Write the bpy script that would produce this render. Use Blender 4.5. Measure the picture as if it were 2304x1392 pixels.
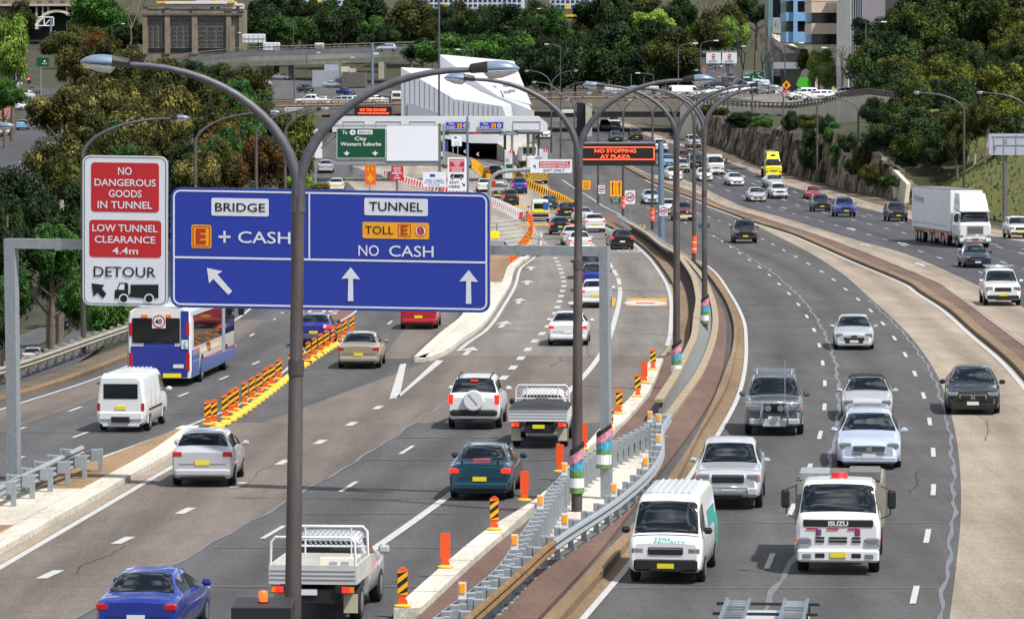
import bpy, bmesh, math, random
from math import sin, cos, pi, radians, sqrt, atan2, tan
from mathutils import Vector, Matrix
random.seed(7)
for o in list(bpy.data.objects): bpy.data.objects.remove(o)
scn = bpy.context.scene
col = scn.collection
# ---------------------------------------------------------------- camera
FPX, CW, CH, HC = 9000.0, 1152.0, 696.0, 11.0
TH = math.atan((696 - 225) / FPX)
cam = bpy.data.cameras.new('camera'); camo = bpy.data.objects.new('camera', cam); col.objects.link(camo)
cam.sensor_width = 36.0; cam.lens = 36.0 * FPX / 2304.0; cam.clip_start = 1; cam.clip_end = 9000
camo.location = (0, 0, HC); camo.rotation_euler = (pi / 2 - TH, 0, 0)
scn.camera = camo
# ---------------------------------------------------------------- sky and sun
SUN_EL, SUN_AZ = 57, 128            # azimuth clockwise from +Y (ahead): behind the camera, to the right
w = bpy.data.worlds.new('World'); scn.world = w; w.use_nodes = True
nt = w.node_tree; nt.nodes.clear()
out = nt.nodes.new('ShaderNodeOutputWorld'); bg = nt.nodes.new('ShaderNodeBackground')
sky = nt.nodes.new('ShaderNodeTexSky'); sky.sky_type = 'NISHITA'; sky.sun_disc = False
sky.sun_elevation = radians(SUN_EL); sky.sun_rotation = radians(SUN_AZ); sky.air_density = 1.0; sky.dust_density = 1.0
tc = nt.nodes.new('ShaderNodeTexCoord'); mp = nt.nodes.new('ShaderNodeMapping'); mp.inputs['Scale'].default_value = (1, 1, 1.3)
nz = nt.nodes.new('ShaderNodeTexNoise'); nz.inputs['Scale'].default_value = 8.0; nz.inputs['Detail'].default_value = 7; nz.inputs['Roughness'].default_value = .62
cr = nt.nodes.new('ShaderNodeValToRGB'); cr.color_ramp.elements[0].position = .5; cr.color_ramp.elements[1].position = .66
mx = nt.nodes.new('ShaderNodeMix'); mx.data_type = 'RGBA'; mx.inputs[7].default_value = (32, 32.5, 33, 1)
L = nt.links.new
L(tc.outputs['Generated'], mp.inputs['Vector']); L(mp.outputs['Vector'], nz.inputs['Vector']); L(nz.outputs['Fac'], cr.inputs['Fac'])
L(cr.outputs['Color'], mx.inputs[0]); L(sky.outputs['Color'], mx.inputs[6]); L(mx.outputs[2], bg.inputs['Color'])
bg.inputs['Strength'].default_value = .06
L(bg.outputs['Background'], out.inputs['Surface'])
sl = bpy.data.lights.new('sun', 'SUN'); sl.energy = 4.1; sl.angle = radians(2.0); sl.color = (1, .96, .9)
so = bpy.data.objects.new('sun', sl); col.objects.link(so)
sd = Vector((sin(radians(SUN_AZ)) * cos(radians(SUN_EL)), cos(radians(SUN_AZ)) * cos(radians(SUN_EL)), sin(radians(SUN_EL))))
so.rotation_euler = (-sd).to_track_quat('-Z', 'Y').to_euler(); so.location = (0, 0, 200)
scn.view_settings.view_transform = 'Standard'; scn.view_settings.look = 'None'
scn.view_settings.exposure = 0.42; scn.view_settings.gamma = 1.0
scn.cycles.max_bounces = 5; scn.cycles.transparent_max_bounces = 6
# ---------------------------------------------------------------- maths
def pchip(xs, ys):
    n = len(xs); h = [xs[i + 1] - xs[i] for i in range(n - 1)]; d = [(ys[i + 1] - ys[i]) / h[i] for i in range(n - 1)]
    m = [0.0] * n; m[0] = d[0]; m[-1] = d[-1]
    for i in range(1, n - 1):
        if d[i - 1] * d[i] > 0:
            a = 2 * h[i] + h[i - 1]; b = h[i] + 2 * h[i - 1]; m[i] = (a + b) / (a / d[i - 1] + b / d[i])
    def f(x):
        if x <= xs[0]: return ys[0] + m[0] * (x - xs[0])
        if x >= xs[-1]: return ys[-1] + m[-1] * (x - xs[-1])
        lo, hi = 0, n - 1
        while hi - lo > 1:
            k = (lo + hi) // 2
            if xs[k] <= x: lo = k
            else: hi = k
        t = (x - xs[lo]) / h[lo]; t2 = t * t; t3 = t2 * t
        return (2*t3-3*t2+1)*ys[lo] + (t3-2*t2+t)*h[lo]*m[lo] + (-2*t3+3*t2)*ys[hi] + (t3-t2)*h[lo]*m[hi]
    return f
_zt = [(0,0),(405,0),(440,.7),(600,6.6),(700,8.8),(760,10.6),(840,13),(900,15),(1000,22),(1200,38),(1600,60),(5000,90)]
_zf = pchip([a for a, b in _zt], [b for a, b in _zt])
def zg(Y): return 0.0 if Y < 405 else _zf(Y)
def A(px, py, Y):                   # point of the view ray through a photo pixel at distance Y
    u = (px - CW) / FPX; v = (CH - py) / FPX
    d = Vector((u, cos(TH) + v * sin(TH), -sin(TH) + v * cos(TH)))
    return Vector((0, 0, HC)) + d * (Y / d.y)
def G(px, py, dz=0.0):              # the ground point seen at a photo pixel
    lo, hi = 40.0, 1500.0
    for i in range(44):
        m = (lo + hi) / 2
        if A(px, py, m).z > zg(m) + dz: lo = m
        else: hi = m
    return A(px, py, lo)
def S(Y): return FPX / Y            # photo pixels per metre at distance Y
class Curve:                        # a line on the ground, X as a smooth function of Y
    def __init__(s, pts, world=False):
        q = sorted([(p[1], p[0]) for p in pts] if world else [(g.y, g.x) for g in (G(*p) for p in pts)])
        s.f = pchip([a for a, b in q], [b for a, b in q])
    def __call__(s, Y, off=0.0):
        if not off: return s.f(Y)
        k = (s.f(Y + 1) - s.f(Y - 1)) / 2; return s.f(Y) + off * sqrt(1 + k * k)
    def head(s, Y): return (s.f(Y + 1.5) - s.f(Y - 1.5)) / 3     # dX/dY
# ---------------------------------------------------------------- materials
MT = {}
def mat(name, c, rough=.6, metal=0.0, var=0.0, scale=1.0, emit=0.0, detail=4, spec=.5, coat=0.0, bump=0.0, stretch=None, c2=None):
    if name in MT: return MT[name]
    m = bpy.data.materials.new(name); m.use_nodes = True; t = m.node_tree; b = t.nodes['Principled BSDF']
    b.inputs['Base Color'].default_value = (*c, 1); b.inputs['Roughness'].default_value = rough; b.inputs['Metallic'].default_value = metal
    b.inputs['Specular IOR Level'].default_value = spec; b.inputs['Coat Weight'].default_value = coat; b.inputs['Coat Roughness'].default_value = .04
    if emit: b.inputs['Emission Color'].default_value = (*c, 1); b.inputs['Emission Strength'].default_value = emit
    if var or bump or c2:
        n = t.nodes.new('ShaderNodeTexNoise'); n.inputs['Scale'].default_value = scale; n.inputs['Detail'].default_value = detail; n.inputs['Roughness'].default_value = .65
        g = t.nodes.new('ShaderNodeNewGeometry') if stretch != 'obj' else None
        if g is None:
            g = t.nodes.new('ShaderNodeTexCoord'); src = g.outputs['Object']
        else: src = g.outputs['Position']
        if isinstance(stretch, tuple):
            q = t.nodes.new('ShaderNodeMapping'); q.inputs['Scale'].default_value = stretch; t.links.new(src, q.inputs['Vector']); src = q.outputs['Vector']
        t.links.new(src, n.inputs['Vector'])
        r = t.nodes.new('ShaderNodeValToRGB'); r.color_ramp.elements[0].position = .3; r.color_ramp.elements[1].position = .7
        d = c2 if c2 else tuple(min(1, v * (1 + var)) for v in c)
        a = c if c2 else tuple(v * (1 - var) for v in c)
        r.color_ramp.elements[0].color = (*a, 1); r.color_ramp.elements[1].color = (*d, 1)
        t.links.new(n.outputs['Fac'], r.inputs['Fac']); t.links.new(r.outputs['Color'], b.inputs['Base Color'])
        if bump:
            bp = t.nodes.new('ShaderNodeBump'); bp.inputs['Strength'].default_value = bump; bp.inputs['Distance'].default_value = .05
            t.links.new(n.outputs['Fac'], bp.inputs['Height']); t.links.new(bp.outputs['Normal'], b.inputs['Normal'])
    MT[name] = m; return m
def srgb(r, g, b):
    f = lambda v: (v / 255 / 12.92) if v <= 10 else ((v / 255 + .055) / 1.055) ** 2.4
    return (f(r), f(g), f(b))
def asphalt(name, c, joint=None):
    c = tuple(v / 1.75 for v in c)          # tones judged on sunlit ground, so the real albedo is lower
    m = bpy.data.materials.new(name); m.use_nodes = True; t = m.node_tree; b = t.nodes['Principled BSDF']; lk = t.links.new
    b.inputs['Roughness'].default_value = .85; b.inputs['Specular IOR Level'].default_value = .25
    g = t.nodes.new('ShaderNodeNewGeometry')
    def noise(sc, det, st=None):
        n = t.nodes.new('ShaderNodeTexNoise'); n.inputs['Scale'].default_value = sc; n.inputs['Detail'].default_value = det; n.inputs['Roughness'].default_value = .7
        if st:
            q = t.nodes.new('ShaderNodeMapping'); q.inputs['Scale'].default_value = st; lk(g.outputs['Position'], q.inputs['Vector']); lk(q.outputs['Vector'], n.inputs['Vector'])
        else: lk(g.outputs['Position'], n.inputs['Vector'])
        return n.outputs['Fac']
    def mul(src, fac, lo, hi):
        r = t.nodes.new('ShaderNodeMapRange'); r.inputs[1].default_value = .3; r.inputs[2].default_value = .7; r.inputs[3].default_value = lo; r.inputs[4].default_value = hi
        lk(fac, r.inputs[0])
        x = t.nodes.new('ShaderNodeMix'); x.data_type = 'RGBA'; x.blend_type = 'MULTIPLY'; x.inputs[0].default_value = 1
        cc = t.nodes.new('ShaderNodeCombineColor'); [lk(r.outputs[0], cc.inputs[i]) for i in range(3)]
        if isinstance(src, tuple): x.inputs[6].default_value = (*src, 1)
        else: lk(src, x.inputs[6])
        lk(cc.outputs[0], x.inputs[7]); return x.outputs[2]
    v = mul(c, noise(.55, 7, (1, .06, 1)), .72, 1.22)       # worn streaks along the lanes
    v = mul(v, noise(11, 4), .6, 1.4)                   # grain of the stones
    v = mul(v, noise(.16, 7), .82, 1.15)
    v = mul(v, noise(2.2, 6), .86, 1.12)                  # old patches
    at = t.nodes.new('ShaderNodeAttribute'); at.attribute_name = 'across'        # metres across the carriageway: polished wheel tracks and oil-darkened lane centres
    def wave(per, ph):
        q = t.nodes.new('ShaderNodeMath'); q.operation = 'MULTIPLY_ADD'; q.inputs[1].default_value = 2*pi/per; q.inputs[2].default_value = ph; lk(at.outputs['Fac'], q.inputs[0])
        z = t.nodes.new('ShaderNodeMath'); z.operation = 'COSINE'; lk(q.outputs[0], z.inputs[0]); return z.outputs[0]
    s1 = t.nodes.new('ShaderNodeMath'); s1.operation = 'MULTIPLY_ADD'; s1.inputs[1].default_value = .10; lk(wave(3.45, 0), s1.inputs[0]); s1.inputs[2].default_value = .5
    s2 = t.nodes.new('ShaderNodeMath'); s2.operation = 'MULTIPLY_ADD'; s2.inputs[1].default_value = -.05; lk(wave(1.725, 0), s2.inputs[0]); lk(s1.outputs[0], s2.inputs[2])
    wn = t.nodes.new('ShaderNodeMath'); wn.operation = 'MULTIPLY_ADD'; wn.inputs[1].default_value = .12; lk(noise(.6, 4, (1, .08, 1)), wn.inputs[0]); lk(s2.outputs[0], wn.inputs[2])
    v = mul(v, wn.outputs[0], .74, 1.16)
    lk(v, b.inputs['Base Color']); MT[name] = m; return m
# ---------------------------------------------------------------- objects
def link(o, parent=None):
    col.objects.link(o)
    if parent is not None: o.parent = parent
    return o
def tag(o, label=None, cat=None, group=None, kind=None):
    if label: o['label'] = label
    if cat: o['category'] = cat
    if group: o['group'] = group
    if kind: o['kind'] = kind
    return o
def empty(name, loc=(0, 0, 0), rz=0.0, label=None, cat=None, group=None):
    o = bpy.data.objects.new(name, None); o.location = loc; o.rotation_euler = (0, 0, rz); o.empty_display_size = .3
    return tag(link(o), label, cat, group)
class MB:
    def __init__(s): s.v = []; s.f = []; s.m = []; s.ms = []; s.sm = []
    def mi(s, m):
        if m not in s.ms: s.ms.append(m)
        return s.ms.index(m)
    def face(s, pts, m, smooth=False):
        i = len(s.v); s.v += [tuple(p) for p in pts]; s.f.append(tuple(range(i, i + len(pts)))); s.m.append(s.mi(m)); s.sm.append(smooth)
    def add(s, vs, fs, m, smooth=False, mtx=None):
        i = len(s.v); s.v += [tuple(mtx @ Vector(p)) if mtx else tuple(p) for p in vs]; k = s.mi(m)
        for f in fs: s.f.append(tuple(a + i for a in f)); s.m.append(k); s.sm.append(smooth)
    def box(s, c, d, m, mtx=None, bev=0.0):
        x, y, z = (q / 2 for q in d); cx, cy, cz = c; e = min(bev, x * .9, y * .9, z * .9)
        if e <= 0:
            vs = [(cx + a * x, cy + b * y, cz + g * z) for g in (-1, 1) for b in (-1, 1) for a in (-1, 1)]
            s.add(vs, [(0, 2, 3, 1), (4, 5, 7, 6), (0, 1, 5, 4), (2, 6, 7, 3), (0, 4, 6, 2), (1, 3, 7, 5)], m, False, mtx)
        else:
            rings = []
            for (zz, ins) in ((-z, e), (-z + e, 0), (z - e, 0), (z, e)):
                a, b = x - ins, y - ins
                rings.append([(cx + p, cy + q, cz + zz) for p, q in ((a - e*.9, -b), (a, -b + e*.9), (a, b - e*.9), (a - e*.9, b), (-a + e*.9, b), (-a, b - e*.9), (-a, -b + e*.9), (-a + e*.9, -b))])
            s.loft(rings, m, True, True, False, mtx)
    def loft(s, rings, m, closed=True, caps=True, smooth=True, mtx=None):
        n = len(rings[0]); vs = [p for r in rings for p in r]; fs = []
        for i in range(len(rings) - 1):
            for j in range(n if closed else n - 1):
                k = (j + 1) % n; fs.append((i*n + j, i*n + k, (i+1)*n + k, (i+1)*n + j))
        s.add(vs, fs, m, smooth, mtx)
        if caps:
            s.add(rings[0], [tuple(range(n - 1, -1, -1))], m, False, mtx); s.add(rings[-1], [tuple(range(n))], m, False, mtx)
    def tube(s, pts, r, m, n=10, caps=True, smooth=True):
        P = [Vector(p) for p in pts]; R = r if isinstance(r, (list, tuple)) else [r] * len(P); rings = []; up = None
        for i, p in enumerate(P):
            t = (P[min(i + 1, len(P) - 1)] - P[max(i - 1, 0)]).normalized()
            if up is None: up = Vector((0, 0, 1)) if abs(t.z) < .9 else Vector((0, 1, 0))
            a = t.cross(up).normalized(); b = a.cross(t).normalized(); up = b
            rings.append([tuple(p + (a * cos(2*pi*k/n) + b * sin(2*pi*k/n)) * R[i]) for k in range(n)])
        s.loft(rings, m, True, caps, smooth)
    def slab(s, poly, back, m, m2=None):          # flat outline given a thickness along 'back'
        n = len(poly); b = [tuple(Vector(p) + Vector(back)) for p in poly]
        s.face(poly, m)
        i = len(s.v); s.v += [tuple(p) for p in poly] + b; k = s.mi(m2 or m)
        for j in range(n):
            q = (j + 1) % n; s.f.append((i + j, i + n + j, i + n + q, i + q)); s.m.append(k); s.sm.append(False)
        s.f.append(tuple(i + n + j for j in range(n - 1, -1, -1))); s.m.append(k); s.sm.append(False)
    def build(s, name, parent=None, loc=None, rz=0.0):
        me = bpy.data.meshes.new(name); me.from_pydata(s.v, [], s.f)
        for m in s.ms: me.materials.append(m)
        me.polygons.foreach_set('material_index', s.m); me.polygons.foreach_set('use_smooth', s.sm); me.update()
        o = bpy.data.objects.new(name, me); link(o, parent)
        if loc: o.location = loc
        if rz: o.rotation_euler = (0, 0, rz)
        return o
def copy_tree(o, parent=None):
    c = o.copy(); col.objects.link(c)
    if parent is not None: c.parent = parent
    for ch in o.children: copy_tree(ch, c)
    return c
# lettering: the built-in font turned into a flat mesh of unit cap height
_tc = {}
def glyphs(txt, bold=0.0, space=1.0):
    k = (txt, bold, space)
    if k in _tc: return _tc[k]
    c = bpy.data.curves.new('t', 'FONT'); c.body = txt; c.size = 1.0; c.offset = bold; c.space_character = space; c.resolution_u = 3
    o = bpy.data.objects.new('t', c); col.objects.link(o)
    dg = bpy.context.evaluated_depsgraph_get(); me = bpy.data.meshes.new_from_object(o.evaluated_get(dg))
    vs = [(v.co.x, v.co.y) for v in me.vertices]; fs = [tuple(p.vertices) for p in me.polygons]
    bpy.data.objects.remove(o); bpy.data.curves.remove(c); bpy.data.meshes.remove(me)
    x0 = min(a for a, b in vs); x1 = max(a for a, b in vs); y0 = min(b for a, b in vs); y1 = max(b for a, b in vs)
    _tc[k] = (vs, fs, (x0, y0, x1, y1)); return _tc[k]
class Plane:                        # an upright sign face: photo pixels to points on it
    def __init__(s, x0, Y0, x1=None, Y1=None):
        s.a = (x0, 1 / Y0); s.b = (x1, 1 / Y1) if x1 is not None else None
        p, q = s.pt(x0, 500), s.pt((x1 or x0 + 10), 500); d = (q - p); d.z = 0; d.normalize(); s.n = Vector((d.y, -d.x, 0)); s.d = d
    def pt(s, px, py, off=0.0):
        i = s.a[1] if s.b is None else s.a[1] + (s.b[1] - s.a[1]) * (px - s.a[0]) / (s.b[0] - s.a[0])
        p = A(px, py, 1 / i); return p + s.n * off if off else p
    def rr(s, x0, y0, x1, y1, r=0, off=0.0, sh=0.0, n=6):
        out = []; 
        if r <= 0: q = [(x0, y1), (x1, y1), (x1, y0), (x0, y0)]
        else:
            q = []
            for cx, cy, a0 in ((x1 - r, y1 - r, 0), (x1 - r, y0 + r, 270), (x0 + r, y0 + r, 180), (x0 + r, y1 - r, 90)):
                for i in range(n + 1):
                    a = radians(a0 + 90 - 90 * i / n) ; q.append((cx + r * cos(a), cy + r * sin(a)))
        return [tuple(s.pt(x, y + sh * (x - x0), off)) for x, y in q]
    def poly(s, mb, pts, m, off=.01): mb.face([tuple(s.pt(x, y, off)) for x, y in pts], m)
    def text(s, mb, txt, x0, yb, x1, yt, m, off=.012, bold=.012, sh=0.0):   # fits txt in the pixel box (baseline yb, cap top yt)
        vs, fs, (a, b, c, d) = glyphs(txt, bold)
        b0 = 0.0 if b > -.12 else b
        pts = [(x0 + (x - a) / (c - a) * (x1 - x0), yb - (y - b0) / (d - b0) * (yb - yt)) for x, y in vs]
        mb.add([tuple(s.pt(x, y + sh * (x - x0), off)) for x, y in pts], fs, m)
    def ring(s, mb, cx, cy, r0, r1, m, off=.012, n=28):
        for i in range(n):
            a, b = 2*pi*i/n, 2*pi*(i+1)/n
            q = [(cx + r*cos(t), cy + r*sin(t)) for r, t in ((r0, a), (r1, a), (r1, b), (r0, b))]
            mb.face([tuple(s.pt(x, y, off)) for x, y in q], m)
    def disc(s, mb, cx, cy, r, m, off=.012, n=24):
        mb.face([tuple(s.pt(cx + r*cos(2*pi*i/n), cy - r*sin(2*pi*i/n), off)) for i in range(n)], m)
# ================================================================ ground and roads
asphalt('asphalt', srgb(106, 105, 106)); asphalt('asphalt_dark', srgb(94, 94, 99)); asphalt('asphalt_brown', srgb(138, 127, 119)); asphalt('asphalt_grey', srgb(150, 144, 137)); asphalt('asphalt_red', srgb(158, 116, 108)); asphalt('asphalt_new', srgb(106, 104, 103))
asphalt('concrete_road', srgb(186, 171, 153)); asphalt('concrete_plaza', srgb(186, 176, 163)); asphalt('paving_brown', srgb(134, 108, 97)); asphalt('paving_tan', srgb(176, 145, 112)); asphalt('concrete_white', srgb(246, 238, 222)); asphalt('kerb_tan', srgb(158, 134, 106)); asphalt('brick_path', srgb(158, 112, 92))
mat('paint_white', srgb(178, 177, 174), .7, var=.12, scale=3); mat('paint_yellow', srgb(186, 138, 44), .7, var=.15, scale=3)
mat('sealant', srgb(106, 107, 113), .5, var=.25, scale=2); mat('seam_pale', srgb(106, 106, 112), .7, var=.25, scale=2); mat('joint', srgb(96, 95, 95), .8)
mat('crack', srgb(38, 37, 38), .9); mat('skid', srgb(60, 58, 60), .8); mat('dirt', srgb(92, 78, 62), .95, var=.4, scale=.8)
mat('grass', srgb(56, 66, 20), .95, c2=srgb(112, 112, 46), scale=.7, detail=8, bump=.5); mat('earth', srgb(34, 40, 22), .95, c2=srgb(66, 64, 40), scale=.3, detail=8)
LL = Curve([(0,919),(213,850),(300,815),(541,708),(690,430),(715,385),(738,345)])
LB = Curve([(42,967),(203,908),(547,767),(640,700),(700,500),(735,430)])
LA = Curve([(47,1030),(227,961),(428,882),(536,836),(660,770),(800,640),(790,430)])
LE = Curve([(0,1110),(425,958),(465,942),(555,902),(757,729),(801,700),(850,600)])
LD = Curve([(800,790),(852,747),(884,721),(925,690),(960,640)])
ISR = Curve([(0,1250),(172,1152),(287,1086),(400,1020),(452,980),(520,930)])
ISL = Curve([(0,1126),(201,1048),(385,976),(428,957),(540,910)])
TC = Curve([(15,1338),(213,1246),(385,1165),(523,1098),(583,1068),(689,1012),(771,966),(859,912)])
SE = Curve([(200,1374),(400,1265),(606,1150),(828,1020),(933,951),(1010,900)])
TD = Curve([(480,1277),(680,1159),(885,1032),(985,966),(1128,856),(1163,817),(1197,775),(1236,731),(1261,671),(1268,630),(1261,606),(1248,579),(1213,531),(1190,505)])
TE = Curve([(625,1376),(846,1232),(1017,1110),(1151,1004),(1269,892),(1336,820),(1368,767),(1383,721),(1393,679),(1395,652),(1388,621),(1366,584),(1330,548),(1290,515)])
GL = Curve([(925,818),(987,760),(1043,709),(983,637),(860,500),(800,428),(757,388)])
GR = Curve([(940,822),(1000,800),(1040,770),(1080,743),(1124,684),(1148,643),(1160,606),(1195,577),(1209,545),(1209,523),(1200,506),(1170,485),(1104,461),(1000,432),(870,398)])
TR = Curve([(886,1392),(1016,1276),(1084,1219),(1219,1130),(1319,1015),(1374,952),(1431,892),(1463,820),(1499,780),(1509,721),(1506,660),(1495,631),(1461,582),(1427,550),(1361,511),(1256,460),(1246,440),(1228,410)])
BR = Curve([(946,1392),(1068,1276),(1157,1198),(1217,1140),(1313,1033),(1408,958),(1463,889),(1492,820)])
ML = Curve([(1313,1392),(1420,1265),(1560,1060),(1621,969),(1661,892),(1676,831),(1679,773),(1673,721),(1646,666),(1600,605),(1545,575),(1460,525),(1383,477),(1344,456),(1275,412),(1240,385)])
KL = Curve([(1240,1392),(1380,1240),(1417,1202),(1510,1078),(1557,1007),(1584,955),(1609,901),(1638,824),(1648,793),(1647,720),(1622,664),(1575,604),(1520,568)])
KR = Curve([(1275,1392),(1400,1250),(1530,1078),(1577,980),(1605,935),(1636,876),(1652,815),(1658,775),(1655,720),(1631,664),(1585,604),(1528,568)])
M1 = Curve([(1725,1280),(1845,979),(1855,917),(1856,863),(1851,817),(1844,780),(1833,746),(1817,715),(1799,689),(1779,665),(1700,595),(1620,540),(1540,500),(1444,462),(1380,425)])
M2 = Curve([(2052,1365),(2080,1240),(2098,1130),(2101,1039),(2095,972),(2083,906),(2065,857),(2045,813),(2022,775),(1997,741),(1970,710),(1942,684),(1918,663),(1830,600),(1720,540),(1600,490),(1480,445),(1400,408)])
MS = Curve([(1715,1382),(1783,1255),(1840,1120),(1872,1017),(1886,935),(1886,868),(1878,813),(1860,761),(1832,709),(1792,660),(1720,600),(1640,550),(1540,505)])
MC = Curve([(2115,1392),(2130,1290),(2145,1150),(2144,1042),(2133,959),(2119,904),(2101,852),(2067,794),(2028,745),(1982,700),(1938,660),(1880,610),(1800,560),(1700,510),(1620,472),(1480,405),(1400,360)])
MR = Curve([(2304,895),(2235,813),(2165,752),(2101,694),(2049,660),(2022,640),(1902,588),(1780,533),(1679,500),(1580,462),(1492,427),(1399,380)])
RL = Curve([(2304,773),(2150,660),(2120,640),(2024,600),(1892,548),(1724,493),(1585,442),(1485,406),(1415,372),(1360,340)])
RC = Curve([(2320,700),(2195,640),(2056,578),(1914,536),(1780,495),(1716,477),(1641,451),(1548,408),(1435,371)])
RS = Curve([(2304,544),(2232,532),(2049,493),(1927,464),(1780,420),(1593,348),(1508,322),(1440,300),(1380,276)])
RE = Curve([(2304,528),(2229,515),(2051,476),(1951,456),(1863,429),(1780,405),(1548,333),(1508,316),(1440,291),(1380,267)])
RV = Curve([(2304,518),(2232,505),(2024,455),(1927,437),(1780,395),(1712,378),(1660,356),(1595,330),(1508,307),(1450,284),(1390,258)])
class HCurve(Curve):                # the same for a line seen at a height above the ground
    def __init__(s, pts, dz):
        q = sorted((g.y, g.x) for g in (G(a, b, dz) for a, b in pts)); s.f = pchip([a for a, b in q], [b for a, b in q])
WT = HCurve([(1390,985),(1463,941),(1511,878),(1532,843),(1548,810),(1569,762),(1573,720),(1577,674),(1556,611),(1527,575),(1495,557),(1461,530),(1400,495),(1330,455),(1290,425)], .7)
WB = Curve([(1400,1040),(1492,949),(1527,903),(1565,849),(1590,793),(1600,757),(1603,720),(1594,674),(1570,622),(1540,588),(1505,568),(1470,545),(1405,507),(1336,466),(1296,436)])
RR = HCurve([(1042,1392),(1183,1268),(1225,1229),(1247,1212),(1397,1113),(1471,1044),(1489,1007),(1489,958),(1500,940)], .8)
RLf = HCurve([(972,1392),(1126,1268),(1167,1208),(1184,1185),(1236,1099),(1313,1027),(1385,987),(1449,955),(1480,925)], .8)
_rv0, _rv1 = RV(430), 0
_wx = pchip([435, 470, 482, 492, 500, 510, 524, 540, 556, 575], [58, 49.5, 46, 43.6, 41.8, 39.6, 36.6, 32.3, 27.7, 21])
_zfr = pchip([430, 445, 468, 500, 545, 575], [2.8, 5.2, 7.2, 7.5, 9.0, 9.4])
def terr(X, Y):
    z = zg(Y); e = RV(min(max(Y, 100), 640)) if Y < 640 else RV(640)
    d = X - e - 2.8 * min(1, max(0, (Y - 395) / 35))
    if 440 < Y < 572:
        wx = _wx(Y); zf_ = _zfr(Y)
        if X > wx + 1.0: return max(z, zf_) + (10.2 - zf_) * min(1, (X - wx - 1.0) / 1.5) + max(0, X - wx - 20) * .12
        if d > 0 and Y > 462: return z + max(0, zf_ - z) * min(1, d / 2.5)
    if d > 0:
        a = d * .62 if d < 10 else 6.2 + (d - 10) * .3
        a = min(a, 22)
        b = max(0.0, 10.2 + max(0, Y - 520) * .012 - z) * min(1, max(0, d - 2.0) / 3.0)
        k = min(1, max(0, (Y - 440) / 25)); z += a * (1 - k) + b * k
        if Y > 500 and d > 44: z += (d - 44) * .18 * min(1, (Y - 500) / 60)
    l = LL(min(Y, 520)) - 6 - X
    if l > 0 and Y < 460: z -= min(10.5, l * .75) * min(1, (460 - Y) / 60)
    return z
gm = MB(); ys = [50, 62] + [70 + 8 * i for i in range(46)] + [438 + 4 * i for i in range(36)] + [586 + 12 * i for i in range(37)] + [1030, 1080, 1150, 1250, 1400, 1600, 2000, 2600, 3500, 5000]
xs = [-1600, -900, -500, -300, -200] + [-150 + 6 * i for i in range(24)] + [-6 + 2.0 * i for i in range(13)] + [20 + 1.0 * i for i in range(40)] + [60 + 2 * i for i in range(16)] + [92, 100, 110, 125, 150, 200, 300, 500, 900, 1600]
vs = [(x, y, terr(x, y) - .06) for y in ys for x in xs]; nx = len(xs)
gm.add(vs, [(j*nx+i, j*nx+i+1, (j+1)*nx+i+1, (j+1)*nx+i) for j in range(len(ys)-1) for i in range(nx-1)], MT['earth'], True)
tag(gm.build('terrain'), kind='structure')
def yspan(y0, y1, st=3.0):
    n = max(1, int(abs(y1 - y0) / st)); return [y0 + (y1 - y0) * i / n for i in range(n + 1)]
def strip(mb, a, b, Y0, Y1, m, dz=0.0, oa=0.0, ob=0.0, st=3.0, h=0.0):     # h > 0: a raised slab with sides
    la, lb = [], []
    for Y in yspan(Y0, Y1, st):
        la.append((a(Y, oa), Y, zg(Y) + dz + h)); lb.append((b(Y, ob), Y, zg(Y) + dz + h))
    n = len(la); mb.add(la + lb, [(i, n+i, n+i+1, i+1) for i in range(n-1)], m)
    if h > 0:
        for q in (la, lb):
            d = [(x, y, z - h - .02) for x, y, z in q]; mb.add(list(q) + d, [(i, i+1, n+i+1, n+i) for i in range(n-1)], m)
        for i in (0, -1):
            p, q = la[i], lb[i]; mb.face([p, q, (q[0], q[1], q[2]-h-.02), (p[0], p[1], p[2]-h-.02)], m)
def line(mb, c, off, wd, Y0, Y1, m, dz=.02, st=3.0): strip(mb, c, c, Y0, Y1, m, dz, off - wd/2, off + wd/2, st)
def dash(mb, c, off, wd, Y0, Y1, per, ln, m, dz=.02, ph=0.0):
    Y = Y0 + ph
    while Y + ln <= Y1: line(mb, c, off, wd, Y, Y + ln, m, dz, 1.5); Y += per
def road(name, a, b, Y0, Y1, m, dz=0.0, oa=0.0, ob=0.0, h=0.0, ref=0):
    mb = MB(); strip(mb, a, b, Y0, Y1, MT[m], dz, oa, ob, 3.0, h); o = mb.build(name)
    if h == 0:
        n = len(mb.v) // 2; wd = [mb.v[n+i][0] - mb.v[i][0] for i in range(n)]; at = o.data.attributes.new('across', 'FLOAT', 'POINT')
        at.data.foreach_set('value', [0.0] * n + wd if ref == 0 else [-q for q in wd] + [0.0] * n)
    return tag(o, kind='structure')
def yof(py, px=1152): return G(px, py).y
road('road', LL, RV, 56, 720, 'asphalt', 0, -1.2, 0)
road('tunnel_road_asphalt', GR, TR, yof(951), yof(800), 'asphalt_brown', .004, ref=1)
road('tunnel_road_old_asphalt', GR, TR, yof(800), yof(506), 'asphalt_grey', .004, ref=1)
road('toll_plaza_concrete', GR, TR, yof(506), 500, 'concrete_plaza', .004, ref=1)
road('patched_asphalt', ISR, SE, 60, yof(951), 'asphalt_brown', .008, .5)
road('bus_lane', LL, LB, 200, 330, 'asphalt_red', .008, 3.4, 3.6)
road('left_lane_asphalt', LL, LB, 100, 200, 'asphalt_brown', .008, .2, -.3)
road('left_exit_asphalt', LE, GL, 170, 330, 'asphalt_brown', .008, 3.6, -.3)
road('middle_road_asphalt', ML, MC, 56, 470, 'asphalt_new', .004)
road('concrete_shoulder', MC, MR, 56, 440, 'concrete_road', .008, .2, .5)
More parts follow.
